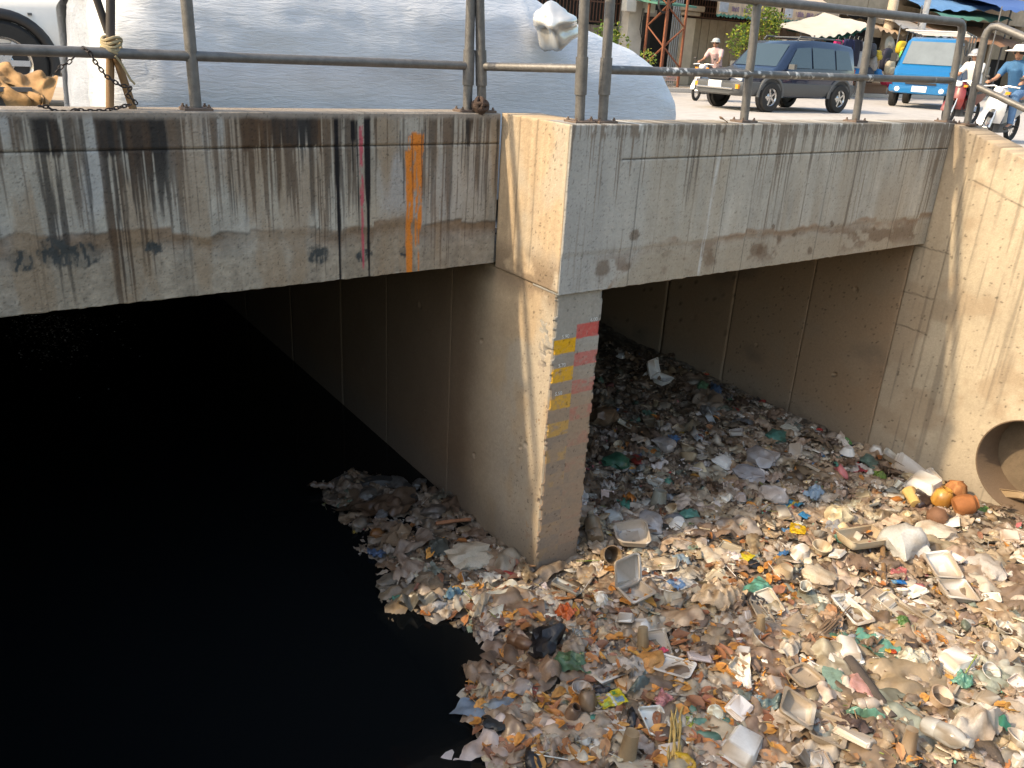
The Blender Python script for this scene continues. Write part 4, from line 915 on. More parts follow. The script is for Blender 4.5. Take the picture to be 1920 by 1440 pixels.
packet(1494, 1001, 36, "yellow wrapper left of the cream bag", .6, .8, [(0, 1, 0, 1, (.75, .48, .02)), (.4, .7, .4, .7, (.6, .5, .4))])
packet(1507, 974, 24, "small bright blue packet", .2, .8, [(0, 1, 0, 1, (.05, .24, .50))])
packet(1683, 1100, 26, "small blue wrapper below the bamboo stick", -.6, .5, [(0, 1, 0, 1, (.03, .20, .58)), (0, .3, 0, 1, (.2, .4, .6))])
packet(1683, 1312, 42, "pale blue paper slip left of the mug", -.12, .5, [(0, 1, 0, 1, (.58, .65, .70)), (0, 1, 0, .06, (.1, .12, .14))], crumple=.03, m=PAPER)
packet(1292, 1362, 34, "green and yellow packet right of the straw bundle", .5, .6, [(0, 1, 0, 1, (.28, .36, .03)), (.1, .9, .3, .6, (.6, .6, .5)), (0, .3, 0, 1, (.55, .5, .04))])
packet(995, 1310, 34, "red and cream striped can sleeve near the water", .7, .55, [(0, 1, 0, 1, (.36, .09, .06)), (0, .15, 0, 1, (.6, .5, .35)), (.3, .4, 0, 1, (.5, .4, .3)), (.7, .8, 0, 1, (.5, .4, .3))])
packet(1393, 1052, 32, "round yellow wrapper in the sun", .2, .9, [(0, 1, 0, 1, (.68, .55, .03)), (.6, 1, .3, 1, (.56, .30, .06))])
packet(1667, 1230, 22, "tiny red and yellow wrapper", -.8, .6, [(0, 1, 0, 1, (.56, .09, .03)), (0, .5, .0, 1, (.66, .40, .04))])
packet(1657, 1160, 26, "small blue-white packet above the green scrap", -.7, .6, [(0, 1, 0, 1, (.68, .68, .66)), (0, .35, 0, 1, (.04, .34, .52)), (.6, .7, 0, 1, (.6, .5, .1))])
packet(1322, 706, 18, "tiny red and white wrapper in the dark", 1.2, .5, [(0, 1, 0, 1, (.60, .56, .5)), (0, .4, 0, 1, (.6, .08, .03)), (.5, .7, 0, 1, (.6, .4, .05))])
packet(1420, 1332, 40, "yellow-blue crumpled wrapper left of the dark pole", .2, .7, [(0, 1, 0, 1, (.20, .33, .42)), (0, .4, .4, 1, (.58, .46, .06))], crumple=.3)
packet(1238, 1232, 30, "hot pink scrap above the orange-filled bag", -.1, .45, [(0, 1, 0, 1, (.72, .10, .16)), (0, .35, 0, 1, (.6, .56, .5))], crumple=.25)
packet(1310, 828, 26, "pale blue-white torn wrapper in the shade", .5, .6, [(0, 1, 0, 1, (.5, .54, .58)), (.5, .8, 0, 1, (.35, .15, .1))], crumple=.3)
# sticks, tyre, plank
stick((1653, 1021), (1655, 1092), .019, "short upright-looking bamboo stick left of the knotted bag", "bamboo_stick", "stick")
stick((1588, 1245), (1672, 1358), .042, "thick dark wooden pole among foam and bags", "wooden_pole", "pole", mat("dark_wood", (.075, .06, .052), .8, noise=.4, nscale=12, bump=.4), dz=.03, n=12)
stick((1668, 1360), (1735, 1440), .034, "lower end of the dark wooden pole, half buried", "wooden_pole", "pole", MATS["dark_wood"], dz=-.005, n=12)
stick((817, 992), (882, 984), .016, "brown piece of driftwood against the pier wall", "driftwood", "driftwood", mat("red_wood", (.30, .13, .06), .7, noise=.4, nscale=12), dz=.05)
stick((1765, 1048), (1820, 1106), .007, "thin yellow reed right of the knotted bag", "reed", "reed", mat("yellow_reed", (.52, .36, .12), .6, noise=.3), dz=.05, n=6)
e = empty("straw_bundle", place(1268, 1420, .02), label="bundle of yellow straw lying near the bottom edge", cat="straw")
p0 = np.array(e.location); rs = np.random.RandomState(5)
for k in range(13):
    a = place(1262 + rs.uniform(-14, 16), 1440 + rs.uniform(-10, 4), .03 + .02 * rs.rand()) - p0; c2 = place(1262 + rs.uniform(-12, 18), 1325 + 34 * rs.rand(), .05 + .03 * rs.rand()) - p0
    b = MB(); b.tube([a, (a + c2) / 2 + rs.randn(3) * .01, c2], [.007, .006, .004], 5); b.build("straw", MATS["yellow_reed"], e, True)
e = empty("twig_bundle", place(1551, 1189, .02), label="bundle of thin brown twigs left of the tall foam tray", cat="twigs"); p0 = np.array(e.location)
BTW = mat("brown_twig", (.20, .135, .085), .8, noise=.4)
for k in range(20):
    a = place(1516 + rs.uniform(-12, 8), 1216 + rs.uniform(-8, 8), .02 + .03 * rs.rand()) - p0; c2 = place(1582 + rs.uniform(-14, 12), 1160 + rs.uniform(-12, 10), .03 + .04 * rs.rand()) - p0
    b = MB(); b.tube([a, (a + c2) / 2 + rs.randn(3) * .01, c2], [.006, .005, .003], 5); b.build("twig", BTW, e, True)
tc_ = H(712, 930, 2, 0); rt = .27
b = MB(); prof = []
for k in range(13):
    a = 2 * PI * k / 12; prof.append((rt + .075 * math.cos(a), .085 * math.sin(a) * (1 if abs(math.sin(a)) < .9 else .9)))
b.lathe(prof, 48, cap0=False, cap1=False)
V = np.array(b.V); o = b.build("old_tyre", mat("wet_rubber", (.030, .028, .026), .55, noise=.4, nscale=15, bump=.3), None, True, (tc_[0], tc_[1], -.075), (.10, -.06, 0)); tag(o, "worn black tyre floating half sunk in the shade", "tyre")

# ---- scattered rubbish
def rand_px(n, region, rs):
    """points of the rubbish surface spread evenly in the picture and over the ground"""
    pts = []
    while len(pts) < n:
        px, py = rs.uniform(region[0], region[1]), rs.uniform(region[2], region[3])
        d = ray(px, py)
        if d[2] > -0.02: continue
        p = H(px, py, 2, 0.02)
        if not (1.6 < p[0] < 7.22 and 0.75 < p[1] < 13): continue
        if 3.12 < p[0] < 3.6 and p[1] > 3.95: continue
        if p[0] < 3.15 and p[1] > 6.9: continue
        pts.append((p[0], p[1]))
    P = np.array(pts); ok = sdist(P[:, 0], P[:, 1]) > -0.03
    return P[ok]
PALETTE = [((.34, .28, .215), 20), ((.46, .39, .31), 18), ((.25, .19, .14), 18), ((.56, .51, .44), 13), ((.70, .68, .64), 8), ((.14, .105, .08), 12), ((.40, .30, .20), 10), ((.22, .27, .235), 3.0), ((.30, .33, .36), 2.5),
           ((.10, .30, .24), 1.3), ((.06, .19, .42), 1.0), ((.62, .44, .04), .9), ((.52, .07, .06), .8), ((.60, .20, .22), .8), ((.10, .22, .06), .7), ((.03, .03, .035), 1.8), ((.58, .23, .05), 1.2)]
PW = np.array([w for _, w in PALETTE]); PW = PW / PW.sum(); PC = np.array([c for c, _ in PALETTE]); PC = PC * 1.06
def rotm(rz, rx, ry):
    cz, sz_, cx, sx, cy, sy = np.cos(rz), np.sin(rz), np.cos(rx), np.sin(rx), np.cos(ry), np.sin(ry)
    Z = np.array([[cz, -sz_, 0], [sz_, cz, 0], [0, 0, 1]]); X = np.array([[1, 0, 0], [0, cx, -sx], [0, sx, cx]]); Y = np.array([[cy, 0, sy], [0, 1, 0], [-sy, 0, cy]])
    return Z @ X @ Y
def clear_of(P, f):
    """leave the individually placed pieces uncovered"""
    ok = np.ones(len(P), bool)
    for hx_, hy_, r in HERO: ok &= np.hypot(P[:, 0] - hx_, P[:, 1] - hy_) > r * f
    return P[ok]
def cname(c):
    r, g, b = c; mx, mn = max(c), min(c); l = (r + g + b) / 3
    if mx - mn < .30 * mx: return "white" if l > .55 else ("pale grey" if l > .38 else ("grey-brown" if l > .2 else ("dark grey" if l > .08 else "black")))
    if b >= mx: return "blue"
    if g >= mx: return "green"
    if r > 2.2 * g: return "red" if l > .12 else "dark red"
    return "orange" if (b < .35 * g and l > .2) else ("beige" if l > .33 else ("tan" if l > .24 else ("brown" if l > .12 else "dark brown")))
def zlabel(t, x, y, c):
    z = "in the fringe beside the pier's dark wall" if (x < 3.15 and y > 4) else ("deep in the shaded right opening" if y > 5.5 else ("in the shaded mouth of the right opening" if y > 3.9 else ("by the sunlit wing wall" if x > 6.2 else ("along the water's edge" if x < 2.75 else ("in the sunlit rubbish before the pier" if y > 2.9 else "in the rubbish at the lower frame edge")))))
    return (t % cname(c) if "%s" in t else t) + " " + z
def scatter(name, pts, protos, sizes, tilt, cols, m, label, cat, group, top=300, dz=.01, objname=None, rs=RNG, tint=True):
    """first the ones that show largest as things of their own, the remaining mass as stuff"""
    n = len(pts); z = height(pts[:, 0], pts[:, 1]); P = np.column_stack([pts, z])
    k = np.array([mpp(p) for p in P]); show = sizes * k; order = np.argsort(-show)
    R_ = rs.uniform(0, 2 * PI, n); T = rs.uniform(-tilt, tilt, (n, 2)); pi = rs.randint(0, len(protos), n)
    for i in order[:top]:
        V, F, C, me = protos[pi[i]]
        o = obj(name, me, None, tuple(P[i] + np.array([0, 0, dz + .012])), (T[i, 0], T[i, 1], R_[i]), tuple(cols[i])); o.scale = (sizes[i],) * 3
        tag(o, zlabel(label, P[i][0], P[i][1], cols[i]), cat, group)
    rest = order[top:]
    if len(rest) == 0: return
    VV = []; FF = []; CC = []; n0 = 0
    for i in rest:
        V, F, C, me = protos[pi[i]]
        v = (V * sizes[i]) @ rotm(R_[i], T[i, 0], T[i, 1]).T + P[i] + np.array([0, 0, dz])
        VV.append(v); FF.append(F + n0); CC.append(C * cols[i][None, :]); n0 += len(v)
    o = obj(objname, mesh(objname, np.vstack(VV), np.vstack(FF), m, col=np.vstack(CC), smooth=name in ("film_scrap", "crumpled_bag")))
    tag(o, None, None, None, "stuff"); o["label"] = "countless small pieces: " + (label % "mixed" if "%s" in label else label); o["category"] = cat
def mkprotos(n, gen, m, base):
    out = []
    for k in range(n):
        V, F, C = gen(base + k); F = np.asarray([list(f) if len(f) == 4 else [f[0], f[1], f[2], f[2]] for f in F]) if not isinstance(F, np.ndarray) else F
        if F.shape[1] == 4: F2 = np.vstack([F[:, [0, 1, 2]], F[:, [0, 2, 3]]]); F2 = F2[(F2[:, 0] != F2[:, 1]) & (F2[:, 1] != F2[:, 2]) & (F2[:, 0] != F2[:, 2])]
        else: F2 = F
        out.append((V, F2, C, mesh("piece", V, F2, m, col=C, smooth=base in (1000, 2000))))
    return out
rs = np.random.RandomState(11)
def jit(n): return (0.75 + 0.5 * rs.rand(n, 1)) * (1 + 0.025 * rs.randn(n, 3))
def sludge_shade(c, P):
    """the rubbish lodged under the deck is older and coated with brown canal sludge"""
    k = np.where(P[:, 0] < 3.2, sst(3.9, 5.2, P[:, 1]) * .70, sst(4.2, 6.2, P[:, 1]) * .62)[:, None]  # shade under the deck goes into the colour, stronger further in
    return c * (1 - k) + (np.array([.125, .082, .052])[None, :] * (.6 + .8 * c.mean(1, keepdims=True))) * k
# draped film sheets, each moulded to the rubbish below it
DP = [((.40, .33, .25), 20), ((.50, .44, .36), 18), ((.30, .23, .17), 16), ((.56, .51, .44), 9), ((.46, .36, .25), 16), ((.66, .63, .58), 3), ((.22, .165, .12), 10), ((.26, .29, .26), 3), ((.12, .26, .22), 1.2), ((.20, .26, .34), 1.2)]
dw = np.array([w for _, w in DP]); dw /= dw.sum(); DPC = np.array([c for c, _ in DP]) * 1.04
P = clear_of(np.vstack([rand_px(560, (900, 1920, 960, 1440), rs), rand_px(150, (1100, 1790, 690, 980), rs), rand_px(50, (640, 1000, 900, 1170), rs)]), .5)
W_s = np.clip(np.exp(rs.normal(math.log(.20), .34, len(P))), .11, .42); order = np.argsort([-w * mpp((x, y, 0)) for (x, y), w in zip(P, W_s)]); RV, RF, RC, rn = [], [], [], 0
for q, i in enumerate(order):
    x, y = P[i]; w = W_s[i]
    V, F, C = g_sheet(7000 + i, 16, rs.uniform(.45, 1), .15, .05, .45, rs.uniform(.0, .12), (.7, 2.4))
    V = (V * w) @ rotm(rs.uniform(0, 6.28), 0, 0).T; z0 = float(height(np.array([x]), np.array([y]))[0])
    hh = height(V[:, 0] + x, V[:, 1] + y); V[:, 2] = V[:, 2] * .9 + np.maximum(hh - z0, -.03) * .8 + .014
    col = sludge_shade(DPC[rs.choice(len(DPC), p=dw)][None] * jit(1), np.array([[x, y]]))[0]
    if q < 300:
        o = obj("film_sheet", mesh("film_sheet", V, F, FILM, col=C, smooth=True), None, (x, y, z0), (0, 0, 0), tuple(col)); tag(o, zlabel("soft draped sheet of %s plastic film", x, y, col), "plastic film", "draped film sheets in the rubbish")
    else: RV.append(V + np.array([x, y, z0])); RF.append(F + rn); RC.append(C * col[None]); rn += len(V)
o = obj("film_sheets", mesh("film_sheets", np.vstack(RV), np.vstack(RF), TRASH, col=np.vstack(RC), smooth=True)); tag(o, "countless further sheets of plastic film matted into the rubbish", "plastic film", kind="stuff")
# crumpled film scraps
pr = mkprotos(24, lambda s: g_sheet(s, 8, .4 + .6 * ((s * 37 % 10) / 10), .42, .35, .45, .12), FILM, 1000)
near = rand_px(1150, (880, 1920, 900, 1440), rs); far = rand_px(1700, (1090, 1800, 650, 960), rs); wed = rand_px(380, (590, 1010, 860, 1190), rs)
P = clear_of(np.vstack([near, far, wed]), .8); n = len(P)
s_ = np.clip(np.exp(rs.normal(math.log(.075), .5, n)), .03, .22); cols = PC[rs.choice(len(PC), n, p=PW)] * jit(n)

cols = sludge_shade(cols, P)
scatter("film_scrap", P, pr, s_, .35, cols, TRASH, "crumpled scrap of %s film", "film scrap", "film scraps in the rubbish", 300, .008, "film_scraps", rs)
# small crumpled lumps
pr = mkprotos(10, lambda s: g_bag(s, 2, .5, .9, s % 2 == 0), FILM, 2000)
P = clear_of(np.vstack([rand_px(420, (880, 1920, 940, 1440), rs), rand_px(300, (1090, 1800, 660, 960), rs), rand_px(90, (600, 1000, 870, 1180), rs)]), 1); n = len(P)
s_ = np.clip(np.exp(rs.normal(math.log(.085), .35, n)), .04, .19); cols = sludge_shade(PC[rs.choice(len(PC), n, p=PW)] * jit(n), P)
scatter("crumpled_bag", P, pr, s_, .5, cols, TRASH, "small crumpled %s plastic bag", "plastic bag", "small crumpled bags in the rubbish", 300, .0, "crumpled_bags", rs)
# flat foam and card flakes
def g_flake(s):
    r = np.random.RandomState(s); k = r.randint(5, 8); a = np.sort(r.uniform(0, 2 * PI, k)); q = np.stack([np.cos(a) * r.uniform(.35, .55, k), np.sin(a) * r.uniform(.25, .5, k)], 1)
    t = .05; V = np.vstack([np.column_stack([q, np.zeros(k)]), np.column_stack([q * .94, np.full(k, t)]), [[0, 0, t * .8]]]); V[:, 2] += .25 * (V[:, 0] ** 2) * r.uniform(-1, 1)
    F = [(i, (i + 1) % k, k + (i + 1) % k, k + i) for i in range(k)] + [(k + i, k + (i + 1) % k, 2 * k, 2 * k) for i in range(k)]
    return V, F, np.ones((len(V), 3)) * (.85 + .2 * r.rand(len(V), 1)) * np.array([1, .97, .92])
pr = mkprotos(14, g_flake, FOAM, 3000)
P = clear_of(np.vstack([rand_px(460, (880, 1920, 960, 1440), rs), rand_px(240, (1090, 1800, 680, 960), rs)]), .8); n = len(P)
s_ = np.clip(np.exp(rs.normal(math.log(.07), .5, n)), .025, .2); fc = np.array([WHT, DWH, CRM, (.45, .35, .24), (.5, .47, .42)])
cols = sludge_shade(fc[rs.choice(5, n, p=[.26, .26, .2, .14, .14])] * jit(n), P)
scatter("foam_flake", P, pr, s_, .35, cols, TRASH, "broken flake of %s foam", "foam flake", "foam flakes in the rubbish", 300, .02, "foam_flakes", rs)
# scattered foam trays, lids and bowls
pr = []
for k in range(10):
    V, F, C = g_tray(1.0, [1.3, .7, 1.0, 1.5, .6][k % 5], [.22, .1, .28, .16, .12][k % 5], 8000 + k, .03, .05, [.5, 1.0, .8, 1.2, .6][k % 5])
    if k % 2: V = V * np.array([1, -1, -1]) + np.array([0, 0, .2])
    pr.append((V, F, C, mesh("foam_tray", V, F, FOAM, col=C)))
P = clear_of(np.vstack([rand_px(60, (1050, 1920, 980, 1440), rs), rand_px(16, (1100, 1790, 720, 980), rs)]), 1.0); n = len(P)
scatter("foam_tray", P, pr, rs.uniform(.085, .15, n), .4, sludge_shade(fc[rs.choice(3, n, p=[.45, .35, .2])] * jit(n), P), FOAM, "stained %s foam tray or lid", "foam tray", "smaller foam trays in the rubbish", 300, .03, None, rs)
pr = []
for k in range(8):
    V, F, C = g_lathe(bowl_prof(.5, .42) if k % 3 else cup_prof(.36, .8), 22, 8100 + k, [.4, 1, .7, 1.1][k % 4], .05)
    if k % 2: V = V * np.array([1, -1, -1]) + np.array([0, 0, .4])
    me_ = mesh("foam_bowl", V, F, FOAM, col=C, smooth=True); pr.append((V, F, C, me_))
P = clear_of(np.vstack([rand_px(46, (1050, 1920, 980, 1440), rs), rand_px(22, (1100, 1790, 700, 980), rs)]), 1.0); n = len(P)
scatter("foam_bowl", P, pr, rs.uniform(.075, .12, n), .7, sludge_shade(fc[rs.choice(3, n, p=[.45, .3, .25])] * jit(n), P), FOAM, "small %s bowl or cup", "bowl", "smaller bowls and cups in the rubbish", 300, .02, None, rs)
# leaves
pr = mkprotos(16, g_leaf, LEAF, 4000)
P = clear_of(np.vstack([rand_px(640, (880, 1480, 1060, 1440), rs), rand_px(200, (1300, 1920, 1000, 1440), rs), rand_px(60, (780, 1060, 990, 1180), rs), rand_px(60, (1100, 1700, 760, 1000), rs)]), .45); n = len(P)
s_ = rs.uniform(.08, .145, n); lc = np.array([(.60, .27, .06), (.48, .20, .065), (.34, .145, .07), (.66, .34, .08), (.27, .13, .08), (.46, .25, .12)])
cols = lc[rs.choice(6, n)] * jit(n)
scatter("dry_leaf", P, pr, s_, .45, cols, LEAF, "fallen dry %s leaf", "leaf", "dry leaves on the rubbish", 300, .028, "dry_leaves", rs)
# splinters, straws and crumbs
def g_stick(s):
    V = np.array([(-.5, -.02, 0), (-.5, .02, 0), (-.5, 0, .03), (.5, -.015, .01), (.5, .015, .01), (.5, 0, .035)]); V[:, 1] += .15 * (V[:, 0] ** 2) * ((s % 5) - 2) / 2
    return V, np.array([(0, 3, 5), (0, 5, 2), (1, 2, 5), (1, 5, 4), (0, 1, 4), (0, 4, 3)]), np.ones((6, 3))
pr = mkprotos(6, g_stick, PAPER, 5000)
P = clear_of(np.vstack([rand_px(1500, (880, 1920, 960, 1440), rs), rand_px(350, (1090, 1800, 680, 960), rs), rand_px(100, (600, 1000, 870, 1180), rs)]), .4); n = len(P)
s_ = np.clip(np.exp(rs.normal(math.log(.07), .5, n)), .02, .26); sc_ = np.array([(.30, .20, .11), (.20, .13, .08), (.48, .36, .18), (.62, .60, .56), (.10, .07, .05), (.22, .28, .06)])
cols = sc_[rs.choice(6, n, p=[.3, .25, .2, .1, .1, .05])] * jit(n)
scatter("twig", P, pr, s_, .35, cols, TRASH, "thin %s twig or straw", "twig", "twigs and straws on the rubbish", 120, .03, "twigs", rs)
P = np.vstack([rand_px(9000, (880, 1920, 900, 1440), rs), rand_px(4500, (1090, 1800, 650, 960), rs), rand_px(700, (600, 1000, 870, 1180), rs)]); n = len(P)
def g_crumb(s):
    r = np.random.RandomState(s); V = np.array([(-.5, -.3, 0), (.5, -.35, .1), (.45, .4, 0), (-.4, .45, .15), (0, 0, .3)]) + .15 * r.randn(5, 3)
    return V, np.array([(0, 1, 4), (1, 2, 4), (2, 3, 4), (3, 0, 4)]), np.ones((5, 3))
pr = mkprotos(8, g_crumb, PAPER, 6000)
s_ = np.clip(np.exp(rs.normal(math.log(.016), .45, n)), .006, .05); cols = sludge_shade(PC[rs.choice(len(PC), n, p=PW)] * jit(n) * 1.05, P)
scatter("crumb", P, pr, s_, .8, cols, TRASH, "fine crumbs and shreds between the larger rubbish", "litter", "crumbs", 0, .012, "litter_crumbs", rs)
# pale flecks added to stand for light sparkling far inside the left opening
P = []
rs2 = np.random.RandomState(3)
b = MB()
for k in range(420):
    px, py = abs(rs2.normal(0, 80)) + rs2.uniform(0, 90), 590 + abs(rs2.normal(0, 42)); p = H(px, py, 2, -.028)
    if p[1] > 14.8: continue
    r = rs2.uniform(.004, .012); b.add([(p[0] + r * math.cos(q), p[1] + r * 1.6 * math.sin(q), p[2]) for q in np.linspace(0, 2 * PI, 6)[:-1]] + [(p[0], p[1], p[2] + r * .6)], [(i, (i + 1) % 5, 5) for i in range(5)])
o = b.build("water_sparkle", mat("pale_sparkle", (.75, .75, .75), .15, noise=.1, spec=.9), None, True); tag(o, "tiny pale flecks put in as sparkle on the black water deep under the parapet", "glints", kind="stuff")
# ================================================================== covered car behind the parapet
CLOTH = mat("silver_car_cover", (0.66, 0.69, 0.74), 0.42, noise=0.05, nscale=3, bump=0.0, use_col=True, spec=0.5)
cn = CLOTH.node_tree.nodes; cl_ = CLOTH.node_tree.links
tcn = cn.new("ShaderNodeTexCoord"); mp = cn.new("ShaderNodeMapping"); mp.inputs["Scale"].default_value = (3.2, 6, 20); mp.inputs["Rotation"].default_value = (0, .10, 0)
cl_.new(tcn.outputs["Object"], mp.inputs[0])
tn = cn.new("ShaderNodeTexNoise"); tn.inputs["Scale"].default_value = 2.2; tn.inputs["Detail"].default_value = 7; tn.inputs["Roughness"].default_value = .62; tn.inputs["Distortion"].default_value = .8; cl_.new(mp.outputs[0], tn.inputs["Vector"])
bpn = cn.new("ShaderNodeBump"); bpn.inputs["Strength"].default_value = .34; bpn.inputs["Distance"].default_value = .035; cl_.new(tn.outputs[0], bpn.inputs["Height"]); cl_.new(bpn.outputs[0], cn["Principled BSDF"].inputs["Normal"])
car = empty("covered_car", (3.3, 6.15, ZRD), label="parked car hidden under a silver fabric cover beside the railing", cat="car")
cx0, cx1, cyc, hw = 0.92, 5.50, 6.16, 0.92
def roofz(t):   # t = 0 tail .. 1 nose, height of the cover's ridge
    return np.interp(t, [0, .015, .05, .22, .45, .62, .70, .80, .90, .96, .985, 1.0], [3.72, 3.86, 4.0, 4.08, 4.10, 4.02, 3.86, 3.70, 3.58, 3.46, 3.36, 3.18])
rows = []; NT, NA = 150, 64
rsn = np.random.RandomState(2)
for i in range(NT + 1):
    t = i / NT; x = cx0 + (cx1 - cx0) * (0.5 - 0.5 * math.cos(PI * t)) if False else cx0 + (cx1 - cx0) * t
    zt_ = float(roofz(t)); w = hw * float(np.interp(t, [0, .015, .06, .8, .92, .98, 1], [.92, .97, 1, 1, .94, .84, .74]))
    row = []
    for j in range(NA + 1):
        s = j / NA           # 0 near hem .. 1 far hem
        a = (s - .5) * 2
        zb = 2.42 + .05 * math.sin(x * 5 + a * 3)
        # superellipse section
        th = a * PI / 2
        yy = math.copysign(abs(math.sin(th)) ** .55, a) * w; q = abs(math.cos(th)) ** .42
        flare = 1 + .07 * (1 - q) ** 2
        row.append((x, cyc + yy * flare, zb + (zt_ - zb) * q))
    rows.append(row)
V = np.array(rows).reshape(-1, 3)
wr = fbm(V[:, 0] * 2.2, V[:, 2] * 7 + V[:, 1], 701, 4) - .5; wr2 = fbm(V[:, 0] * 5 + V[:, 2] * 2, V[:, 2] * 22, 702, 3) - .5
V[:, 1] += (.05 * wr + .018 * wr2) * np.sign(cyc - V[:, 1]) * -1
tail = sst(1.10, .92, V[:, 0]); V[:, 0] += tail * .07 * (fbm(V[:, 1] * 5, V[:, 2] * .7, 703, 3) - .5) - tail * .10 * (3.6 - V[:, 2]).clip(0, 1.2) * .6
V[:, 2] += .02 * (fbm(V[:, 0] * 4, V[:, 1] * 4, 704) - .5)
Fq = grid_faces(NT, NA)[:, ::-1]
cc = np.ones((len(V), 3)); cc = mixc(cc, (.98, .95, .90), tail); cc = mixc(cc, (.62, .57, .5), sst(.62, .72, fbm(V[:, 0] * 9, V[:, 2] * 9, 705)) * sst(3.0, 2.5, V[:, 2]) * .5)
o = obj("fabric_cover", mesh("fabric_cover", V, Fq, CLOTH, col=cc, smooth=True), car); o.matrix_parent_inverse = Matrix.Translation((-3.3, -6.15, -ZRD))
ring = V[:NA + 1]; ro = np.argsort(ring[:, 1]); nu_, nv_ = 90, 26
us, vs = np.meshgrid(np.linspace(0, 1, nu_ + 1), np.linspace(0, 1, nv_ + 1), indexing='ij'); us = us.ravel(); vs = vs.ravel()
yy_ = ring[:, 1].min() + np.ptp(ring[:, 1]) * us; zt_ = np.interp(yy_, ring[ro, 1], ring[ro, 2]); xb_ = np.interp(2.4 + (zt_ - 2.4) * vs, np.sort(ring[:, 2]), ring[np.argsort(ring[:, 2]), 0])
fold = fbm(us * 9, vs * .8, 720, 3) - .5; fold2 = fbm(us * 26, vs * 1.6 + us * 2, 721, 2) - .5
Pt = np.column_stack([xb_ + .05 - (.22 * np.maximum(fold, -.2) + .06 * fold2 + .03) * np.clip(1 - vs, 0, 1) ** .5 * np.minimum(1, 6 * np.minimum(us, 1 - us)), yy_, 2.4 + (zt_ - 2.4) * vs])
o = obj("tail_panel", mesh("tail_panel", Pt, grid_faces(nu_, nv_)[:, ::-1], CLOTH, smooth=True), car); o.matrix_parent_inverse = Matrix.Translation((-3.3, -6.15, -ZRD))
ends = MB(); ends.add([tuple(V[NT * (NA + 1) + j]) for j in range(NA + 1)], [tuple(range(NA + 1))[::-1]]); o = ends.build("nose_panel", CLOTH, car, True); o.matrix_parent_inverse = Matrix.Translation((-3.3, -6.15, -ZRD))
SILV = mat("taut_silver_cloth", (0.72, 0.72, 0.70), 0.22, 0.55, noise=0.1, nscale=6, bump=0.25, bscale=9)
pm = H(1042, 44, 1, 5.12)
Vi, Fi = ico(4); Vm = Vi * np.array([.155, .15, .105])
Vm[:, 2] += np.where(Vi[:, 2] < 0, -.075 * np.clip(1 - np.abs(Vi[:, 0] + .15) * 2.0, 0, 1) * np.clip(-Vi[:, 2], 0, 1), 0)
Vm += Vi * (.022 * crease(Vi, np.random.RandomState(4), 6, (.5, 1.4)))[:, None]
mir = obj("covered_mirror", mesh("covered_mirror", Vm, Fi, SILV, smooth=True), car, tuple(pm - np.array([3.3, 6.15, ZRD])), (.2, 0, .25)); mir["label"] = "shiny silver bulge of the covered door mirror"

# ================================================================== cart, chain, poles at the left end
TARP = mat("brown_tarp", (0.42, 0.245, 0.10), 0.7, noise=0.35, nscale=8, use_col=True, bump=0.2)
cart = empty("handcart", (0.2, 5.42, ZRD), label="grey metal cart under a brown tarp at the parapet's end", cat="cart")
inv = Matrix.Translation((-0.2, -5.42, -ZRD))
def cb(b, nm, m, smooth=False, col=None):
    o = b.build(nm, m, cart, smooth, col=col); o.matrix_parent_inverse = inv; return o
GREYM = mat("dull_grey_metal", (0.16, 0.165, 0.175), 0.55, 0.3, noise=0.3, nscale=8)
b = MB(); b.loft([[(-.9, 5.22, 2.75), (.43, 5.22, 2.75), (.43, 5.9, 2.75), (-.9, 5.9, 2.75)], [(-.9, 5.18, 3.185), (.50, 5.18, 3.185), (.50, 5.95, 3.185), (-.9, 5.95, 3.185)]]); cb(b, "box", GREYM)
b = MB(); b.box(-.9, .52, 5.15, 5.18, 3.178, 3.20); cb(b, "rim", GREYM)
for xw in (-.6,):
    b = MB(); b.lathe([(.02, -.03), (.2, -.03), (.24, -.02), (.26, 0), (.24, .02), (.2, .03), (.02, .03)], 24, (xw, 5.16, 2.56), axis=1); cb(b, "wheel", RUBBER, True)
b = MB(); b.tube([(.2, 5.5, 2.78), (.25, 5.55, 2.3)], .02); cb(b, "leg", GREYM)
def cloth_patch(name, fn, nu, nv, m, seed, par=None, cb_=None, amp=.02):
    u, v = np.meshgrid(np.linspace(0, 1, nu + 1), np.linspace(0, 1, nv + 1), indexing='ij'); u = u.ravel(); v = v.ravel()
    P = np.array([fn(a, c) for a, c in zip(u, v)]); r = np.random.RandomState(seed)
    k = crease(np.column_stack([u * 1.6, v * 1.2]), r, 7); P = P + np.column_stack([.4 * k, -1.0 * np.abs(k), .6 * k]) * amp * 2
    C = np.ones((len(P), 3)) * (.7 + .6 * fbm(u * 4, v * 4, seed, 4))[:, None]
    o = obj(name, mesh(name, P, grid_faces(nu, nv), m, col=C, smooth=True), par)
    if par is not None: o.matrix_parent_inverse = cb_
    return o
def tarpf(u, v):
    top = np.array([.12 + .50 * u, 5.55 - .1 * u, 3.315 - .05 * u + .02 * math.sin(u * 6)]); bot = np.array([.44 + .14 * u + .05 * math.sin(5 * u), 5.10, 3.055 + .02 * u])
    mid = np.array([.28 + .42 * u, 5.12, 3.23 + .03 * u])
    return (1 - v) ** 2 * top + 2 * v * (1 - v) * mid + v ** 2 * bot
o = cloth_patch("tarp", tarpf, 30, 30, TARP, 31, cart, inv, .03)
s_ = 4242
V, F, C = g_bag(s_, 3, .6, .7, False); o = obj("bundle", mesh("bundle", V, F, mat("dusky_cloth", (.22, .125, .11), .8, noise=.4, nscale=9, use_col=True), col=C, smooth=True), cart, (.08 - .2, 5.4 - 5.42, 3.27 - ZRD)); o.scale = (.48, .5, .30)
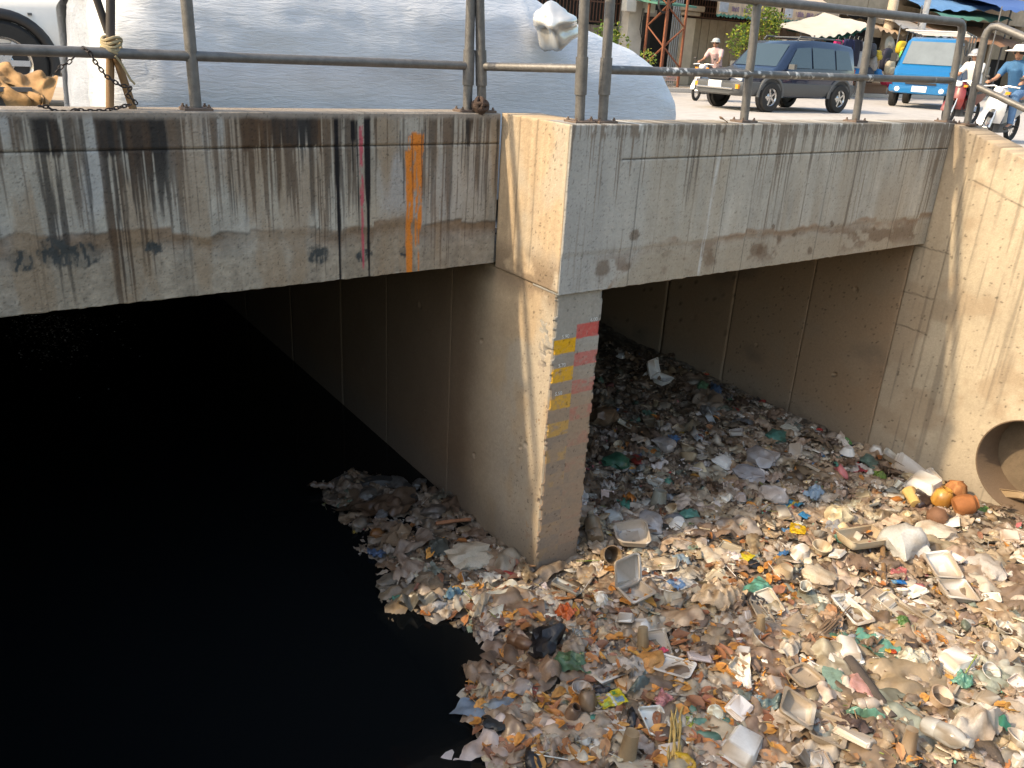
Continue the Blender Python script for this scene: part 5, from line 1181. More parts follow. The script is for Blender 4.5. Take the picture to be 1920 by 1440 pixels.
o = cloth_patch("folded_tarp", lambda u, v: np.array([-.1 + .55 * u, 5.2 + .5 * v, 3.205 + .05 * math.sin(u * 3 + v)]), 20, 16, TARP, 33, cart, inv, .02)

DKW = mat("dark_pole_wood", (0.05, 0.042, 0.04), 0.6, noise=0.4, nscale=10, stretch=(1, 1, .2))
def pole(name, pts, r, m, label):
    b = MB(); c0 = np.array(pts[0]); b.tube([np.array(p) - c0 for p in pts], r, 12); o = b.build(name, m, None, True, tuple(c0)); return tag(o, label, "pole")
yp = 4.88
A = [H(p[0], p[1], 1, yp) for p in ((206, 215), (207, 90), (210, 0), (210, -40))]
pole("bamboo_pole", [A[0], A[1], H(207, 70, 1, yp)], .020, WOOD, "upright bamboo pole lashed to the railing, the lower piece")
pole("wooden_pole", [H(207, 80, 1, yp + .035), A[2] + np.array([0, .035, 0]), A[3] + np.array([0, .035, 0])], .022, DKW, "dark upright pole tied above the bamboo pole")
pole("wooden_pole", [H(203, 62, 1, yp + .07), H(182, 0, 1, yp + .07), H(165, -40, 1, yp + .07)], .019, DKW, "dark leaning pole meeting the upright one")
pole("bamboo_pole", [H(253, 215, 1, yp + .01), H(213, 92, 1, yp - .02)], .020, WOOD, "leaning brown bamboo pole propped against the railing")
b = MB(); 
for k in range(5):
    z = 3.36 + k * .017; c_ = H(209, 97 - k * 6, 1, 4.85); b.tube([c_ + np.array([.045 * math.cos(a), .055 * math.sin(a), .01 * math.sin(2 * a + k)]) for a in np.linspace(0, 2 * PI, 14)], .008, 6)
c_ = H(216, 105, 1, 4.79); b.tube([c_, H(228, 120, 1, 4.8), H(245, 150, 1, 4.8), H(253, 158, 1, 4.8)], .006, 5)
tag(b.build("rope_lashing", mat("straw_rope", (.40, .33, .2), .85, noise=.3), None, True), "pale rope lashing that ties the poles to the rail", "rope")
def chain(label, pts, n, r=.0036, L=.026):
    """every chain link is a piece"""
    P = [np.array(p) for p in pts]; d = np.cumsum([0] + [np.linalg.norm(P[i + 1] - P[i]) for i in range(len(P) - 1)]); e = empty("chain", tuple(P[0]), label=label, cat="chain")
    n = int(d[-1] / (L * .78)); lk = {}
    for k in range(n):
        s = (k + .5) / n * d[-1]; i = min(np.searchsorted(d, s) - 1, len(P) - 2); i = max(i, 0); t = (s - d[i]) / (d[i + 1] - d[i]); p = P[i] * (1 - t) + P[i + 1] * t; dr = (P[i + 1] - P[i]); dr /= np.linalg.norm(dr)
        if 0 not in lk:
            bb = MB(); w = L * .30; pts_ = []
            for q in range(13):
                a = 2 * PI * q / 12; pts_.append((math.copysign(abs(math.cos(a)) ** .6, math.cos(a)) * L * .5, math.sin(a) * w, 0))
            bb.tube(pts_, r, 5, False); lk[0] = mesh("chain_link", bb.V, bb.F, mat("dark_chain", (.05, .042, .04), .5, .6, noise=.4), smooth=True)
        o = obj("chain_link", lk[0], e, tuple(p - P[0])); q = Vector(dr).to_track_quat('X', 'Z'); o.rotation_mode = 'QUATERNION'; from mathutils import Quaternion
        o.rotation_quaternion = q @ Quaternion((1, 0, 0), PI / 2 * (k % 2) + .25)
    return e
hp = lambda px, py, y=4.74: H(px, py, 1, y)
chain("dark chain hanging from the rail down to the leaning bamboo", [hp(155, 88, 4.80), hp(168, 98), hp(178, 115), hp(198, 142), hp(225, 160), hp(245, 163), hp(238, 178), hp(252, 190), hp(256, 195)], 0)
chain("dark chain lying along the parapet top by the cart", [hp(72, 199), hp(88, 200), hp(102, 208), hp(132, 211), hp(142, 205), hp(160, 208), hp(195, 208), hp(215, 203), hp(245, 196)], 0)
chain("thin chain running from the rail to the tarp", [hp(140, 106), hp(128, 118), hp(118, 122), hp(104, 136)], 0, .003, .026)
# knotted rope ball between the two posts
b = MB(); c0 = H(901, 198, 1, 4.74); rr = np.random.RandomState(8)
for k in range(6):
    ax = rr.randn(3); ax /= np.linalg.norm(ax); u = np.cross(ax, [0, 0, 1.0]); u /= np.linalg.norm(u) + 1e-6; v = np.cross(ax, u); R_ = .042 + .008 * rr.rand()
    b.tube([c0 + R_ * (math.cos(a) * u + math.sin(a) * v) for a in np.linspace(0, 2 * PI, 16)], .014, 7)
tag(b.build("rope_knot", mat("old_rope", (.07, .045, .035), .9, noise=.4, bump=.4), None, True), "dark knot of old rope at the railing corner", "rope")
s_ = seedn(); V, F, C = g_leaf(4100); p = H(1357, 226, 1, 4.08)
o = obj("dry_leaf", mesh("dry_leaf", V, F, LEAF, col=C), None, (p[0], p[1], ZT + .012), (.5, .3, .2), (.40, .22, .09)); o.scale = (.12,) * 3; tag(o, "curled dry leaf standing on the parapet beside a railing post", "leaf")

# ================================================================== vehicles
def car_loft(st, m, name, par, smooth=True):
    """st: (x, half width sill, half width waist, half width roof, z sill, z waist, z roof) -> closed body"""
    b = MB(); rings = []
    for x, ws, ww, wr, zs, zw, zr in st:
        zm = zs + (zw - zs) * .55
        half = [(ws * .85, zs), (ws, zs + .04), (ww * 1.015, zm), (ww, zw), (wr + (ww - wr) * .10, zr - (zr - zw) * .12), (wr * .9, zr)]
        rings.append([(x, y, z) for y, z in half] + [(x, -y, z) for y, z in reversed(half)])
    b.loft(rings); return b.build(name, m, par, smooth)
def wheel(par, x, y, z, r, w=.2, spokes=5):
    b = MB(); b.lathe([(r * .62, -w / 2), (r * .92, -w / 2), (r, -w * .32), (r, w * .32), (r * .92, w / 2), (r * .62, w / 2), (r * .58, w * .3), (r * .58, -w * .3)], 28, (0, 0, 0), axis=1, cap0=False, cap1=False)
    wh_ = empty("wheel", (x, y, z), parent=par); b.build("tyre", RUBBER, wh_, True)
    s = 1 if y > 0 else -1; b = MB(); b.lathe([(.01, s * w * .36), (r * .16, s * w * .36), (r * .2, s * w * .28), (r * .50, s * w * .16), (r * .60, s * w * .38), (r * .64, s * w * .44), (r * .60, -s * w * .2)], 24, axis=1, cap0=False, cap1=False)
    for k in range(spokes):
        a = 2 * PI * k / spokes; b.obox((r * .34 * math.cos(a), s * w * .3, r * .34 * math.sin(a)), (r * .22 * math.cos(a), 0, r * .22 * math.sin(a)), (0, w * .07, 0), (-r * .07 * math.sin(a), 0, r * .07 * math.cos(a)))
    b.build("rim", CHROME, wh_, True)
def flat_poly(par, name, pts, m, t=.006):
    P = [np.array(p, float) for p in pts]; n = np.cross(P[1] - P[0], P[2] - P[0]); n /= np.linalg.norm(n); b = MB(); k = len(P)
    b.add([p for p in P] + [p + n * t for p in P], [tuple(range(k))[::-1], tuple(range(k, 2 * k))] + [(i, (i + 1) % k, k + (i + 1) % k, k + i) for i in range(k)]); return b.build(name, m, par)
NAVY = mat("navy_car_paint", (0.014, 0.026, 0.06), 0.22, 0.2, noise=0.08, coat=0.8)
MAROON = mat("maroon_stripe", (0.10, 0.012, 0.018), 0.3, noise=0.08, coat=0.6)
CLAD = mat("grey_cladding", (0.085, 0.09, 0.095), 0.5, noise=0.12)
def make_suv():
    e = empty("parked_suv", (0, 0, 0))
    # x forward, z up; length 4.5, wheelbase 2.65
    st = [(-1.92, .72, .80, .60, .55, 1.00, 1.50), (-1.84, .80, .86, .66, .40, 1.03, 1.66), (-1.2, .82, .88, .68, .34, 1.04, 1.73), (-.2, .82, .88, .69, .34, 1.03, 1.75), (.42, .82, .88, .67, .34, 1.01, 1.70), (.62, .82, .88, .70, .34, 1.01, 1.58), (1.12, .82, .87, .80, .34, .99, 1.06), (1.30, .82, .86, .78, .36, .97, 1.01), (2.05, .80, .83, .74, .40, .88, .93), (2.22, .74, .78, .66, .46, .80, .84), (2.30, .62, .68, .5, .55, .72, .76)]
    car_loft(st, NAVY, "body", e)
    st2 = [(-2.02, .70, .76, .76, .44, .66, .67), (-1.9, .835, .90, .88, .36, .70, .71), (1.95, .835, .90, .88, .36, .70, .71), (2.30, .74, .80, .78, .36, .68, .69), (2.42, .58, .62, .62, .40, .64, .65)]
    car_loft(st2, CLAD, "lower_cladding", e)
    for s in (-1, 1):
        flat_poly(e, "stripe", [(x, s * .893, z) for x, z in ((-1.85, .86), (-1.85, .97), (1.0, .86), (1.0, .80))][::s], MAROON, .008)
        def sp(x, z): return (x, s * (.885 + (.69 - .885) * (z - 1.03) / .66 + .014), z)
        for q in (((-1.70, 1.08), (-1.05, 1.08), (-1.05, 1.56), (-1.58, 1.54)), ((-.98, 1.08), (-.12, 1.08), (-.12, 1.58), (-.98, 1.57)), ((-.05, 1.08), (.86, 1.08), (.46, 1.54), (-.05, 1.58))):
            flat_poly(e, "side_window", [sp(*p) for p in q][::-s], GLASSD)
        b = MB(); b.obox((.82, s * 1.00, 1.10), (.05, 0, 0), (0, .09, 0), (0, 0, .06)); b.build("door_mirror", CLAD, e)
        for x in (-.75, .28):
            b = MB(); b.obox((x, s * .90, .94), (.09, 0, 0), (0, .014, 0), (0, 0, .02)); b.build("door_handle", CHROME, e)
        for x in (-1.32, 1.38):
            b = MB(); pts = [(x + .44 * math.cos(a), s * .895, .40 + .44 * math.sin(a)) for a in np.linspace(-.1, PI + .1, 18)]; b.tube(pts, .045, 8); b.build("arch_flare", CLAD, e, True)
            b = MB(); b.lathe([(.02, s * .80), (.42, s * .80), (.42, s * .902), (.02, s * .902)], 24, (x, 0, .40), axis=1); b.build("wheel_well", BLACKP, e, True)
            wheel(e, x, s * .85, .36, .36, .22)
        b = MB(); b.obox((2.24, s * .56, .80), (.05, 0, 0), (0, .17, 0), (0, 0, .075)); b.build("headlight", LAMPG, e)
        b = MB(); b.obox((2.34, s * .62, .58), (.06, .0, 0), (0, .13, 0), (0, 0, .05)); b.build("indicator", AMBER, e)
        b = MB(); b.tube([(-1.5, s * .56, 1.72), (-1.45, s * .56, 1.80), (.2, s * .56, 1.82), (.28, s * .56, 1.73)], .022, 8); b.build("roof_rail", CLAD, e, True)
        b = MB(); b.obox((-1.93, s * .72, .95), (.03, 0, 0), (0, .07, 0), (0, 0, .16)); b.build("tail_light", mat("red_lens", (.35, .01, .01), .2, noise=.05), e)
    for x in (-1.1, -.1):
        b = MB(); b.tube([(x, -.56, 1.81), (x, .56, 1.81)], .02, 8); b.build("roof_rack_bar", CLAD, e, True)
    flat_poly(e, "windscreen", [(1.08, -.70, 1.08), (1.08, .70, 1.08), (.60, .60, 1.615), (.60, -.60, 1.615)], GLASSD, .02)
    b = MB(); b.box(2.27, 2.36, -.36, .36, .72, .84, .01); b.build("grille", BLACKP, e)
    b = MB(); b.box(2.40, 2.47, -.62, .62, .50, .54, .008); b.build("bumper_trim", CHROME, e)
    b = MB(); b.box(2.42, 2.455, -.22, .22, .53, .69, .004); b.build("number_plate", PLATE, e)
    return e
suv = make_suv(); suv.name = "suv"; pf = (H(1448, 211, 2, ZRD) + H(1560, 211, 2, ZRD)) / 2
suv.location = (pf[0] - .02, pf[1] + .86, ZRD); suv.rotation_euler = (0, 0, PI - .03)
tag(suv, "dark blue and grey off-roader with maroon stripe on the road", "car")

TBLUE = mat("bright_blue_paint", (0.012, 0.15, 0.38), 0.3, 0.1, noise=0.12, coat=0.5)
def make_truck():
    e = empty("pickup_truck", (0, 0, 0))
    st = [(-.35, .80, .84, .70, .55, 1.25, 1.95), (.55, .80, .84, .70, .50, 1.22, 1.98), (.85, .80, .84, .69, .48, 1.18, 1.93), (1.35, .80, .83, .76, .46, 1.12, 1.17), (1.62, .78, .81, .74, .46, 1.02, 1.06), (1.78, .72, .76, .68, .48, .90, .94)]
    car_loft(st, TBLUE, "cab", e)
    st = [(1.45, .82, .84, .84, .40, .62, .63), (1.80, .82, .84, .84, .40, .62, .63), (1.90, .70, .72, .72, .42, .60, .61)]; car_loft(st, TBLUE, "bumper", e)
    b = MB(); b.box(-2.6, -.40, -.86, .86, .72, 1.25, .02); b.build("load_bed", TBLUE, e)
    b = MB(); b.box(-2.6, -.36, -.55, .55, .46, .715); b.build("chassis", BLACKP, e)
    flat_poly(e, "windscreen", [(1.33, -.68, 1.21), (1.33, .68, 1.21), (.92, .60, 1.84), (.92, -.60, 1.84)], mat("pale_windscreen", (.16, .19, .21), .12, noise=.2, nscale=2, coat=.5), .02)
    for s in (-1, 1):
        def sp(x, z): return (x, s * (.84 + (.72 - .84) * (z - 1.22) / .7 + .014), z)
        flat_poly(e, "side_window", [sp(*p) for p in ((-.15, 1.28), (1.12, 1.28), (.80, 1.80), (-.15, 1.80))][::-s], GLASSD)
        b = MB(); b.obox((1.78, s * .60, .80), (.04, 0, 0), (0, .12, 0), (0, 0, .05)); b.build("headlight", LAMPG, e)
        b = MB(); b.lathe([(.005, 0), (.06, 0), (.07, .02), (.005, .02)], 12, (1.89, s * .60, .52), axis=0); b.build("fog_lamp", LAMPG, e)
        b = MB(); b.obox((1.15, s * .98, 1.38), (.03, 0, 0), (0, .08, 0), (0, 0, .12)); b.build("door_mirror", BLACKP, e)
        for x in (1.05, -1.7):
            b = MB(); b.lathe([(.02, s * .72), (.38, s * .72), (.38, s * .852), (.02, s * .852)], 24, (x, 0, .42), axis=1); b.build("wheel_well", BLACKP, e, True)
            wheel(e, x, s * .76, .34, .34, .2)
        for x in (-2.5, -1.4, -.5):
            b = MB(); b.tube([(x, s * .82, 1.24), (x, s * .82, 2.12)], .02, 8); b.build("rack_post", CLAD, e, True)
        b = MB(); b.tube([(-2.6, s * .82, 2.12), (1.0, s * .82, 2.14)], .024, 8); b.build("rack_rail", CLAD, e, True)
    for x in (-2.5, -1.4, -.5, .4, 1.0):
        b = MB(); b.tube([(x, -.82, 2.14), (x, .82, 2.14)], .02, 8); b.build("rack_bar", mat("pale_rack", (.6, .58, .55), .5, noise=.1), e, True)
    b = MB(); b.box(1.885, 1.915, -.20, .20, .46, .62, .004); b.build("number_plate", PLATE, e)
    b = MB(); b.box(1.79, 1.80, -.42, .42, .66, .72); b.build("grille", BLACKP, e)
    return e
tk = make_truck(); p = H(1738, 205, 2, ZRD); tk.location = (p[0] + 1.6, p[1] + 1.1, ZRD); tk.rotation_euler = (0, 0, PI + math.radians(24)); tk.scale = (1.12,) * 3
tag(tk, "bright blue pickup truck with roof rack behind the off-roader", "truck")

# white vehicle at the left edge
wv = empty("white_suv", (0.3, 11.6, ZRD + .26), label="white off-roader with black wheel arch at the left frame edge", cat="car")
pw = H(8, 112, 1, 10.9); zc = pw[2] - ZRD - .26; xo = pw[0]
WPT = mat("white_car_paint", (0.74, 0.73, 0.70), 0.25, noise=0.04, coat=0.6)
wv.location = (xo, 11.75, ZRD + .26)
st = [(-1.2, .80, .86, .70, .42, 1.0, 1.10), (-.9, .83, .88, .74, .40, 1.02, 1.14), (.55, .84, .88, .80, .38, 1.06, 1.20), (1.05, .84, .88, .70, .38, 1.08, 1.72), (1.5, .84, .88, .68, .38, 1.08, 1.80), (2.9, .84, .88, .68, .38, 1.08, 1.80), (3.3, .80, .86, .66, .42, 1.06, 1.7), (3.4, .74, .8, .6, .5, 1.0, 1.5)]
car_loft(st, WPT, "body", wv)
for x in (0.0, 2.55):
    for s in (-1, 1):
        b = MB(); pts = [(x + .47 * math.cos(a), s * .875, zc - .02 + .47 * math.sin(a)) for a in np.linspace(-.25, PI + .25, 24)]; b.tube(pts, .06, 10); b.build("arch_flare", BLACKP, wv, True)
        b = MB(); b.lathe([(.02, s * .6), (.45, s * .6), (.45, s * .886), (.02, s * .886)], 28, (x, 0, zc - .02), axis=1); b.build("wheel_well", BLACKP, wv, True)
        wheel(wv, x, s * .82, zc - .03, min(.42, zc - .03), .24, 6)
for s in (-1, 1):
    flat_poly(wv, "side_window", [(1.02, s * .905, 1.13), (1.9, s * .905, 1.13), (1.9, s * .80, 1.62), (1.35, s * .80, 1.62)][::s], GLASSD)
    flat_poly(wv, "side_window", [(1.97, s * .905, 1.13), (3.1, s * .905, 1.13), (3.0, s * .80, 1.62), (1.97, s * .80, 1.62)][::s], GLASSD)
    b = MB(); b.obox((.62, s * .898, .72), (.004, 0, 0), (0, .004, 0), (0, 0, .30)); b.build("door_gap", BLACKP, wv)
    b = MB(); b.obox((.30, s * .90, 1.0), (.02, 0, 0), (0, .012, 0), (0, 0, .012)); b.build("side_indicator", CLAD, wv)
    b = MB(); b.obox((.95, s * 1.0, 1.16), (.09, 0, 0), (0, .10, 0), (0, 0, .07)); b.build("door_mirror", CHROME, wv)
flat_poly(wv, "windscreen", [(.62, .72, 1.22), (.62, -.72, 1.22), (1.04, -.66, 1.68), (1.04, .66, 1.68)], GLASSD, .02)

# ================================================================== people on motorbikes
def remesh_tubes(name, segs, m, par, vox=.022, smooth=4):
    """segs: list of (points, radii) joined by remeshing into ONE continuous surface"""
    b = MB()
    for pts, rad in segs:
        b.tube(pts, list(rad), 10)
        for p, r in ((pts[0], rad[0]), (pts[-1], rad[-1])):
            Vi, Fi = ico(1); b.add(Vi * r + np.array(p), [tuple(f) for f in Fi])
    o = b.build(name, m, par); md = o.modifiers.new("join", 'REMESH'); md.mode = 'VOXEL'; md.voxel_size = vox; md.use_smooth_shade = True
    ms = o.modifiers.new("soft", 'SMOOTH'); ms.iterations = smooth; ms.factor = .5
    return o
def rider(loc, rz, label, shirt, trousers, hat, scale=1.0, lean=.12, seat=.78):
    """seated rider facing local +x; origin on the road below the seat"""
    hipz = seat + .10; sh = np.array([.10 + lean, 0, hipz + .50]); neck = sh + np.array([.02, 0, .06]); head = neck + np.array([.05, 0, .17])
    segs = [([(0, 0, hipz), (.06, 0, hipz + .22), tuple(sh)], (.145, .135, .12)), ([tuple(sh), tuple(neck), tuple(neck + (head - neck) * .6)], (.09, .055, .055)),
            ([tuple(head - np.array([0, 0, .06])), tuple(head), tuple(head + np.array([-.005, 0, .06]))], (.072, .095, .088)),
            ([tuple(head + np.array([.07, 0, -.01])), tuple(head + np.array([.112, 0, -.025]))], (.022, .016)), ([tuple(head + np.array([.06, -.02, -.075])), tuple(head + np.array([.075, 0, -.085])), tuple(head + np.array([.06, .02, -.075]))], (.03, .03, .03))]
    cl, tr, shoe = [([(-.01, 0, hipz - .03), (.05, 0, hipz + .22), tuple(sh + np.array([.01, 0, .0]))], (.165, .165, .155))], [([(0, -.08, hipz), (0, .08, hipz)], (.15, .15))], []
    for s in (-1, 1):
        S = sh + np.array([0, s * .19, 0]); E = S + np.array([.20, s * .06, -.24]); Wp = np.array([.58, s * .30, hipz + .20]); kn = np.array([.42, s * .17, hipz - .02]); an = np.array([.36, s * .18, .34]); toe = an + np.array([.16, 0, -.05])
        segs += [([tuple(S), tuple(E), tuple(Wp)], (.055, .042, .030)), ([tuple(sh), tuple(S)], (.09, .06)), ([tuple(Wp), tuple(Wp + np.array([.06, -s * .01, .005]))], (.03, .034)), ([(0, s * .09, hipz), tuple(kn), tuple(an), tuple(toe)], (.095, .068, .045, .035)),
                 ([(-.01, s * .12, hipz - .01), tuple(kn * .5 + np.array([0, s * .06, hipz * .5]))], (.10, .08))]
        for f in range(4): segs.append(([tuple(Wp + np.array([.06, s * (-.03 + .02 * f), .01])), tuple(Wp + np.array([.10, s * (-.03 + .02 * f), -.005])), tuple(Wp + np.array([.095, s * (-.03 + .02 * f), -.04]))], (.011, .010, .009)))
        segs.append(([tuple(Wp + np.array([.03, -s * .035, 0])), tuple(Wp + np.array([.07, -s * .055, -.02]))], (.012, .010)))
        cl += [([tuple(sh), tuple(S), tuple(S * .35 + E * .65)], (.105, .082, .066))]
        tr += [([(0, s * .09, hipz), tuple(kn), tuple(an + np.array([0, 0, .03]))], (.115, .085, .062))]
        shoe.append(([tuple(an + np.array([-.03, 0, -.03])), tuple(toe + np.array([.03, 0, -.02]))], (.05, .04)))
    p = remesh_tubes("person", segs, SKIN, None, .02, 3); p.location = loc; p.rotation_euler = (0, 0, rz); p.scale = (scale,) * 3
    remesh_tubes("shirt", cl, shirt, p); remesh_tubes("trousers", tr, trousers, p); 
    for q in shoe: remesh_tubes("shoe", [q], BLACKP, p)
    for s in (-1, 1):
        b = MB(); Vi, Fi = ico(2); b.add(Vi * .013 + head + np.array([.088, s * .034, .012]), [tuple(f) for f in Fi]); b.build("eye", BLACKP, p, True)
        b = MB(); b.add(Vi * np.array([.012, .02, .03]) + head + np.array([.0, s * .098, -.005]), [tuple(f) for f in Fi]); b.build("ear", SKIN, p, True)
    b = MB()
    if hat[0] == "cap":
        b.lathe([(.112, .015), (.112, .06), (.095, .10), (.05, .125), (.002, .13)], 20, tuple(head)); b.lathe([(.11, .015), (.15, .012), (.15, .018), (.11, .03)], 20, tuple(head + np.array([.03, 0, 0])), cap0=False, cap1=False); b.build("cap", hat[1], p, True)
    elif hat[0] == "helmet":
        b.lathe([(.118, -.02), (.13, .03), (.122, .08), (.09, .125), (.045, .145), (.002, .15)], 22, tuple(head)); b.lathe([(.128, -.005), (.17, -.02), (.165, .01), (.125, .03)], 22, tuple(head + np.array([.02, 0, 0])), cap0=False, cap1=False); b.build("helmet", hat[1], p, True)
    else:
        b.lathe([(.25, .02), (.255, .028), (.13, .06), (.115, .11), (.09, .14), (.002, .15), (.002, .145), (.10, .10), (.12, .05), (.25, .018)], 26, tuple(head)); b.build("sun_hat", hat[1], p, True)
    b = MB(); b.lathe([(.098, -.03), (.104, .01), (.10, .03)], 18, tuple(head + np.array([-.012, 0, .0])), cap0=False, cap1=False); b.build("hair", mat("black_hair", (.012, .01, .01), .6, noise=.2), p, True)
    return tag(p, label, "person")
def motorbike(loc, rz, label, paint, scale=1.0):
    e = empty("motorbike", loc, rz, label, "motorbike"); e.scale = (scale,) * 3
    for x in (-.60, .64):
        w_ = empty("wheel", (x, 0, .28), parent=e); b = MB(); pr_ = [(.245 + .045 * math.cos(a), .045 * math.sin(a)) for a in np.linspace(0, 2 * PI, 9)]; b.lathe(pr_, 26, axis=1, cap0=False, cap1=False); b.build("tyre", RUBBER, w_, True)
        b = MB(); b.lathe([(.03, -.04), (.03, .04)], 10, axis=1); 
        for k in range(8):
            a = 2 * PI * k / 8; b.tube([(.02 * math.cos(a), 0, .02 * math.sin(a)), (.225 * math.cos(a), 0, .225 * math.sin(a))], .008, 5)
        b.lathe([(.21, -.02), (.225, -.025), (.225, .025), (.21, .02)], 24, axis=1, cap0=False, cap1=False); b.build("rim", CHROME, w_, True)
    b = MB(); b.loft([[(x, y, z) for y, z in ((-w, z0), (w, z0), (w * .9, z1), (-w * .9, z1))] for x, w, z0, z1 in ((-.95, .05, .66, .74), (-.70, .10, .56, .76), (-.30, .13, .44, .72), (.0, .12, .38, .62), (.22, .10, .34, .50), (.38, .08, .36, .56))]); b.build("body", paint, e, True)
    b = MB(); b.loft([[(x + .06, y, z) for x, y in ((-.05, -w), (.04, -w * .5), (.06, 0), (.04, w * .5), (-.05, w), (-.08, 0))] for x, w, z in ((0, 0, 0),)] if False else [[(xx + dx, yy, z) for dx, yy in ((-.04, -w), (.03, -w * .6), (.05, 0), (.03, w * .6), (-.04, w), (-.05, 0))] for xx, w, z in ((.46, .16, .36), (.50, .21, .52), (.46, .20, .72), (.40, .15, .90), (.38, .10, 1.0))]); b.build("leg_shield", paint, e, True)
    b = MB(); b.loft([[(x, y, z) for y, z in ((-w, z0), (w, z0), (w * .8, z0 + .09), (-w * .8, z0 + .09))] for x, w, z0 in ((-.78, .09, .76), (-.5, .13, .73), (-.1, .12, .69), (.08, .07, .69))]); b.build("seat", BLACKP, e, True)
    b = MB(); b.tube([(.36, -.32, 1.0), (.40, -.12, 1.02), (.42, 0, .98), (.40, .12, 1.02), (.36, .32, 1.0)], .016, 8); b.build("handlebar", CHROME, e, True)
    b = MB(); Vi, Fi = ico(2); b.add(Vi * np.array([.06, .09, .075]) + np.array([.47, 0, .94]), [tuple(f) for f in Fi]); b.build("headlight", LAMPG, e, True)
    for s in (-1, 1):
        b = MB(); b.tube([(.42, s * .06, .80), (.64, s * .06, .28)], .022, 8); b.build("fork", CHROME, e, True)
        b = MB(); b.tube([(.36, s * .26, 1.0), (.34, s * .30, 1.14)], .008, 6); b.add(Vi * np.array([.015, .05, .035]) + np.array([.34, s * .31, 1.16]), [tuple(f) for f in Fi]); b.build("mirror", BLACKP, e, True)
        b = MB(); b.obox((.44, s * .17, .90), (.03, 0, 0), (0, .04, 0), (0, 0, .025)); b.build("indicator", AMBER, e)
        b = MB(); b.tube([(-.15, s * .10, .30), (-.15, s * .28, .30)], .018, 8); b.build("footrest", RUBBER, e, True)
    b = MB(); pts = [(.64 + .34 * math.cos(a), 0, .28 + .34 * math.sin(a)) for a in np.linspace(.15, 2.5, 12)]; b.loft([[(p[0], y, p[2] + dz) for y, dz in ((-.06, 0), (0, .02), (.06, 0), (0, -.01))] for p in pts]); b.build("mudguard", paint, e, True)
    b = MB(); b.tube([(.1, -.13, .34), (-.3, -.16, .28), (-.8, -.16, .34)], [.022, .035, .045], 10); b.build("exhaust", CHROME, e, True)
    b = MB(); b.box(-.20, .25, -.10, .10, .18, .42, .02); b.build("engine", CLAD, e)
    return e
PINKS = mat("pale_pink_shirt", (.50, .36, .36), .8, noise=.15); JEANS = mat("blue_jeans", (.10, .20, .38), .85, noise=.25); DRKT = mat("dark_trousers", (.03, .03, .04), .85, noise=.2)
BSH = mat("blue_shirt", (.04, .13, .28), .8, noise=.2); WSH = mat("white_shirt", (.78, .77, .76), .8, noise=.1)
SILVP = mat("silver_bike_paint", (.55, .56, .58), .3, .4, noise=.1, coat=.5); REDP = mat("dark_red_bike_paint", (.16, .02, .02), .3, noise=.1, coat=.5)
p = H(1318, 188, 2, ZRD); motorbike((p[0] + .05, p[1], ZRD), PI + .35, "motorbike with lit-looking headlamp left of the off-roader", SILVP)
rider((p[0] + .28, p[1] - .1, ZRD), PI + .35, "motorbike rider in pale shirt and grey cap beside the off-roader", PINKS, DRKT, ("cap", mat("grey_cap", (.34, .38, .40), .7, noise=.1)))
p = H(1893, 268, 2, ZRD); motorbike((p[0] - .15, p[1] + .2, ZRD), PI + .1, "silver motorbike ridden past the right-hand end of the bridge", SILVP)
rider((p[0] + .12, p[1] + .2, ZRD), PI + .1, "rider in blue shirt, jeans and white sun hat at the frame's right edge", BSH, JEANS, ("sun", mat("white_hat", (.8, .78, .74), .7, noise=.05)))
p = H(1845, 238, 2, ZRD); motorbike((p[0] + .1, p[1] + .7, ZRD), PI + .05, "dark red motorbike partly hidden behind the wing railing", REDP)
rider((p[0] + .38, p[1] + .7, ZRD), PI + .05, "rider in loose white shirt behind the wing railing", WSH, DRKT, ("helmet", mat("grey_helmet", (.30, .31, .34), .35, noise=.05, coat=.5)))
# ================================================================== shop row across the road
ZP = ZRD + .14
def S(px, py, y=25.0): return H(px, py, 1, y)
CREAM = mat("cream_plaster", (.46, .38, .28), .9, noise=.25, nscale=3, bump=.3, bscale=12)
GRYPL = mat("grey_plaster", (.40, .375, .34), .9, noise=.25, nscale=3, bump=.3, bscale=12)
SHUT = mat("beige_shutter", (.38, .31, .22), .7, noise=.25, nscale=4)
DARKIN = mat("dark_interior", (.02, .018, .016), .95, noise=.2)
IRON = mat("brown_iron", (.11, .055, .035), .7, .2, noise=.35, nscale=10)
TEAL = mat("teal_sheet_metal", (.09, .24, .19), .6, noise=.25, nscale=6)
VALN = mat("faded_valance", (.56, .43, .31), .85, noise=.18, nscale=2.5, stretch=(1, 1, .4)); PURP = mat("purple_lettering", (.16, .10, .24), .8, noise=.25)
BOXM = mat("meter_box", (.62, .62, .58), .6, noise=.1)
def shop(x0, x1, label, wallm, y=25.0, depth=6.0, top=9.0):
    e = empty("shop_house", ((x0 + x1) / 2, y, ZP), label=label, cat="building"); inv = Matrix.Translation((-(x0 + x1) / 2, -y, -ZP))
    def part(b, nm, m, smooth=False):
        o = b.build(nm, m, e, smooth); o.matrix_parent_inverse = inv; return o
    b = MB(); b.box(x0, x1, y + .35, y + depth, ZP, top); part(b, "back_wall", DARKIN)
    b = MB(); b.box(x0, x1, y - .02, y + .34, 5.9, top); part(b, "upper_wall", wallm)
    return e, part
def grille(part, x0, x1, z0, z1, y, nbar, rows=(), m=IRON):
    for k in range(nbar + 1):
        x = x0 + (x1 - x0) * k / nbar; b = MB(); b.box(x - .014, x + .014, y - .015, y + .015, z0, z1); part(b, "bar", m)
    for z in (z0, *rows, z1):
        b = MB(); b.box(x0 - .02, x1 + .02, y - .02, y + .02, z - .025, z + .025); part(b, "crossbar", m)
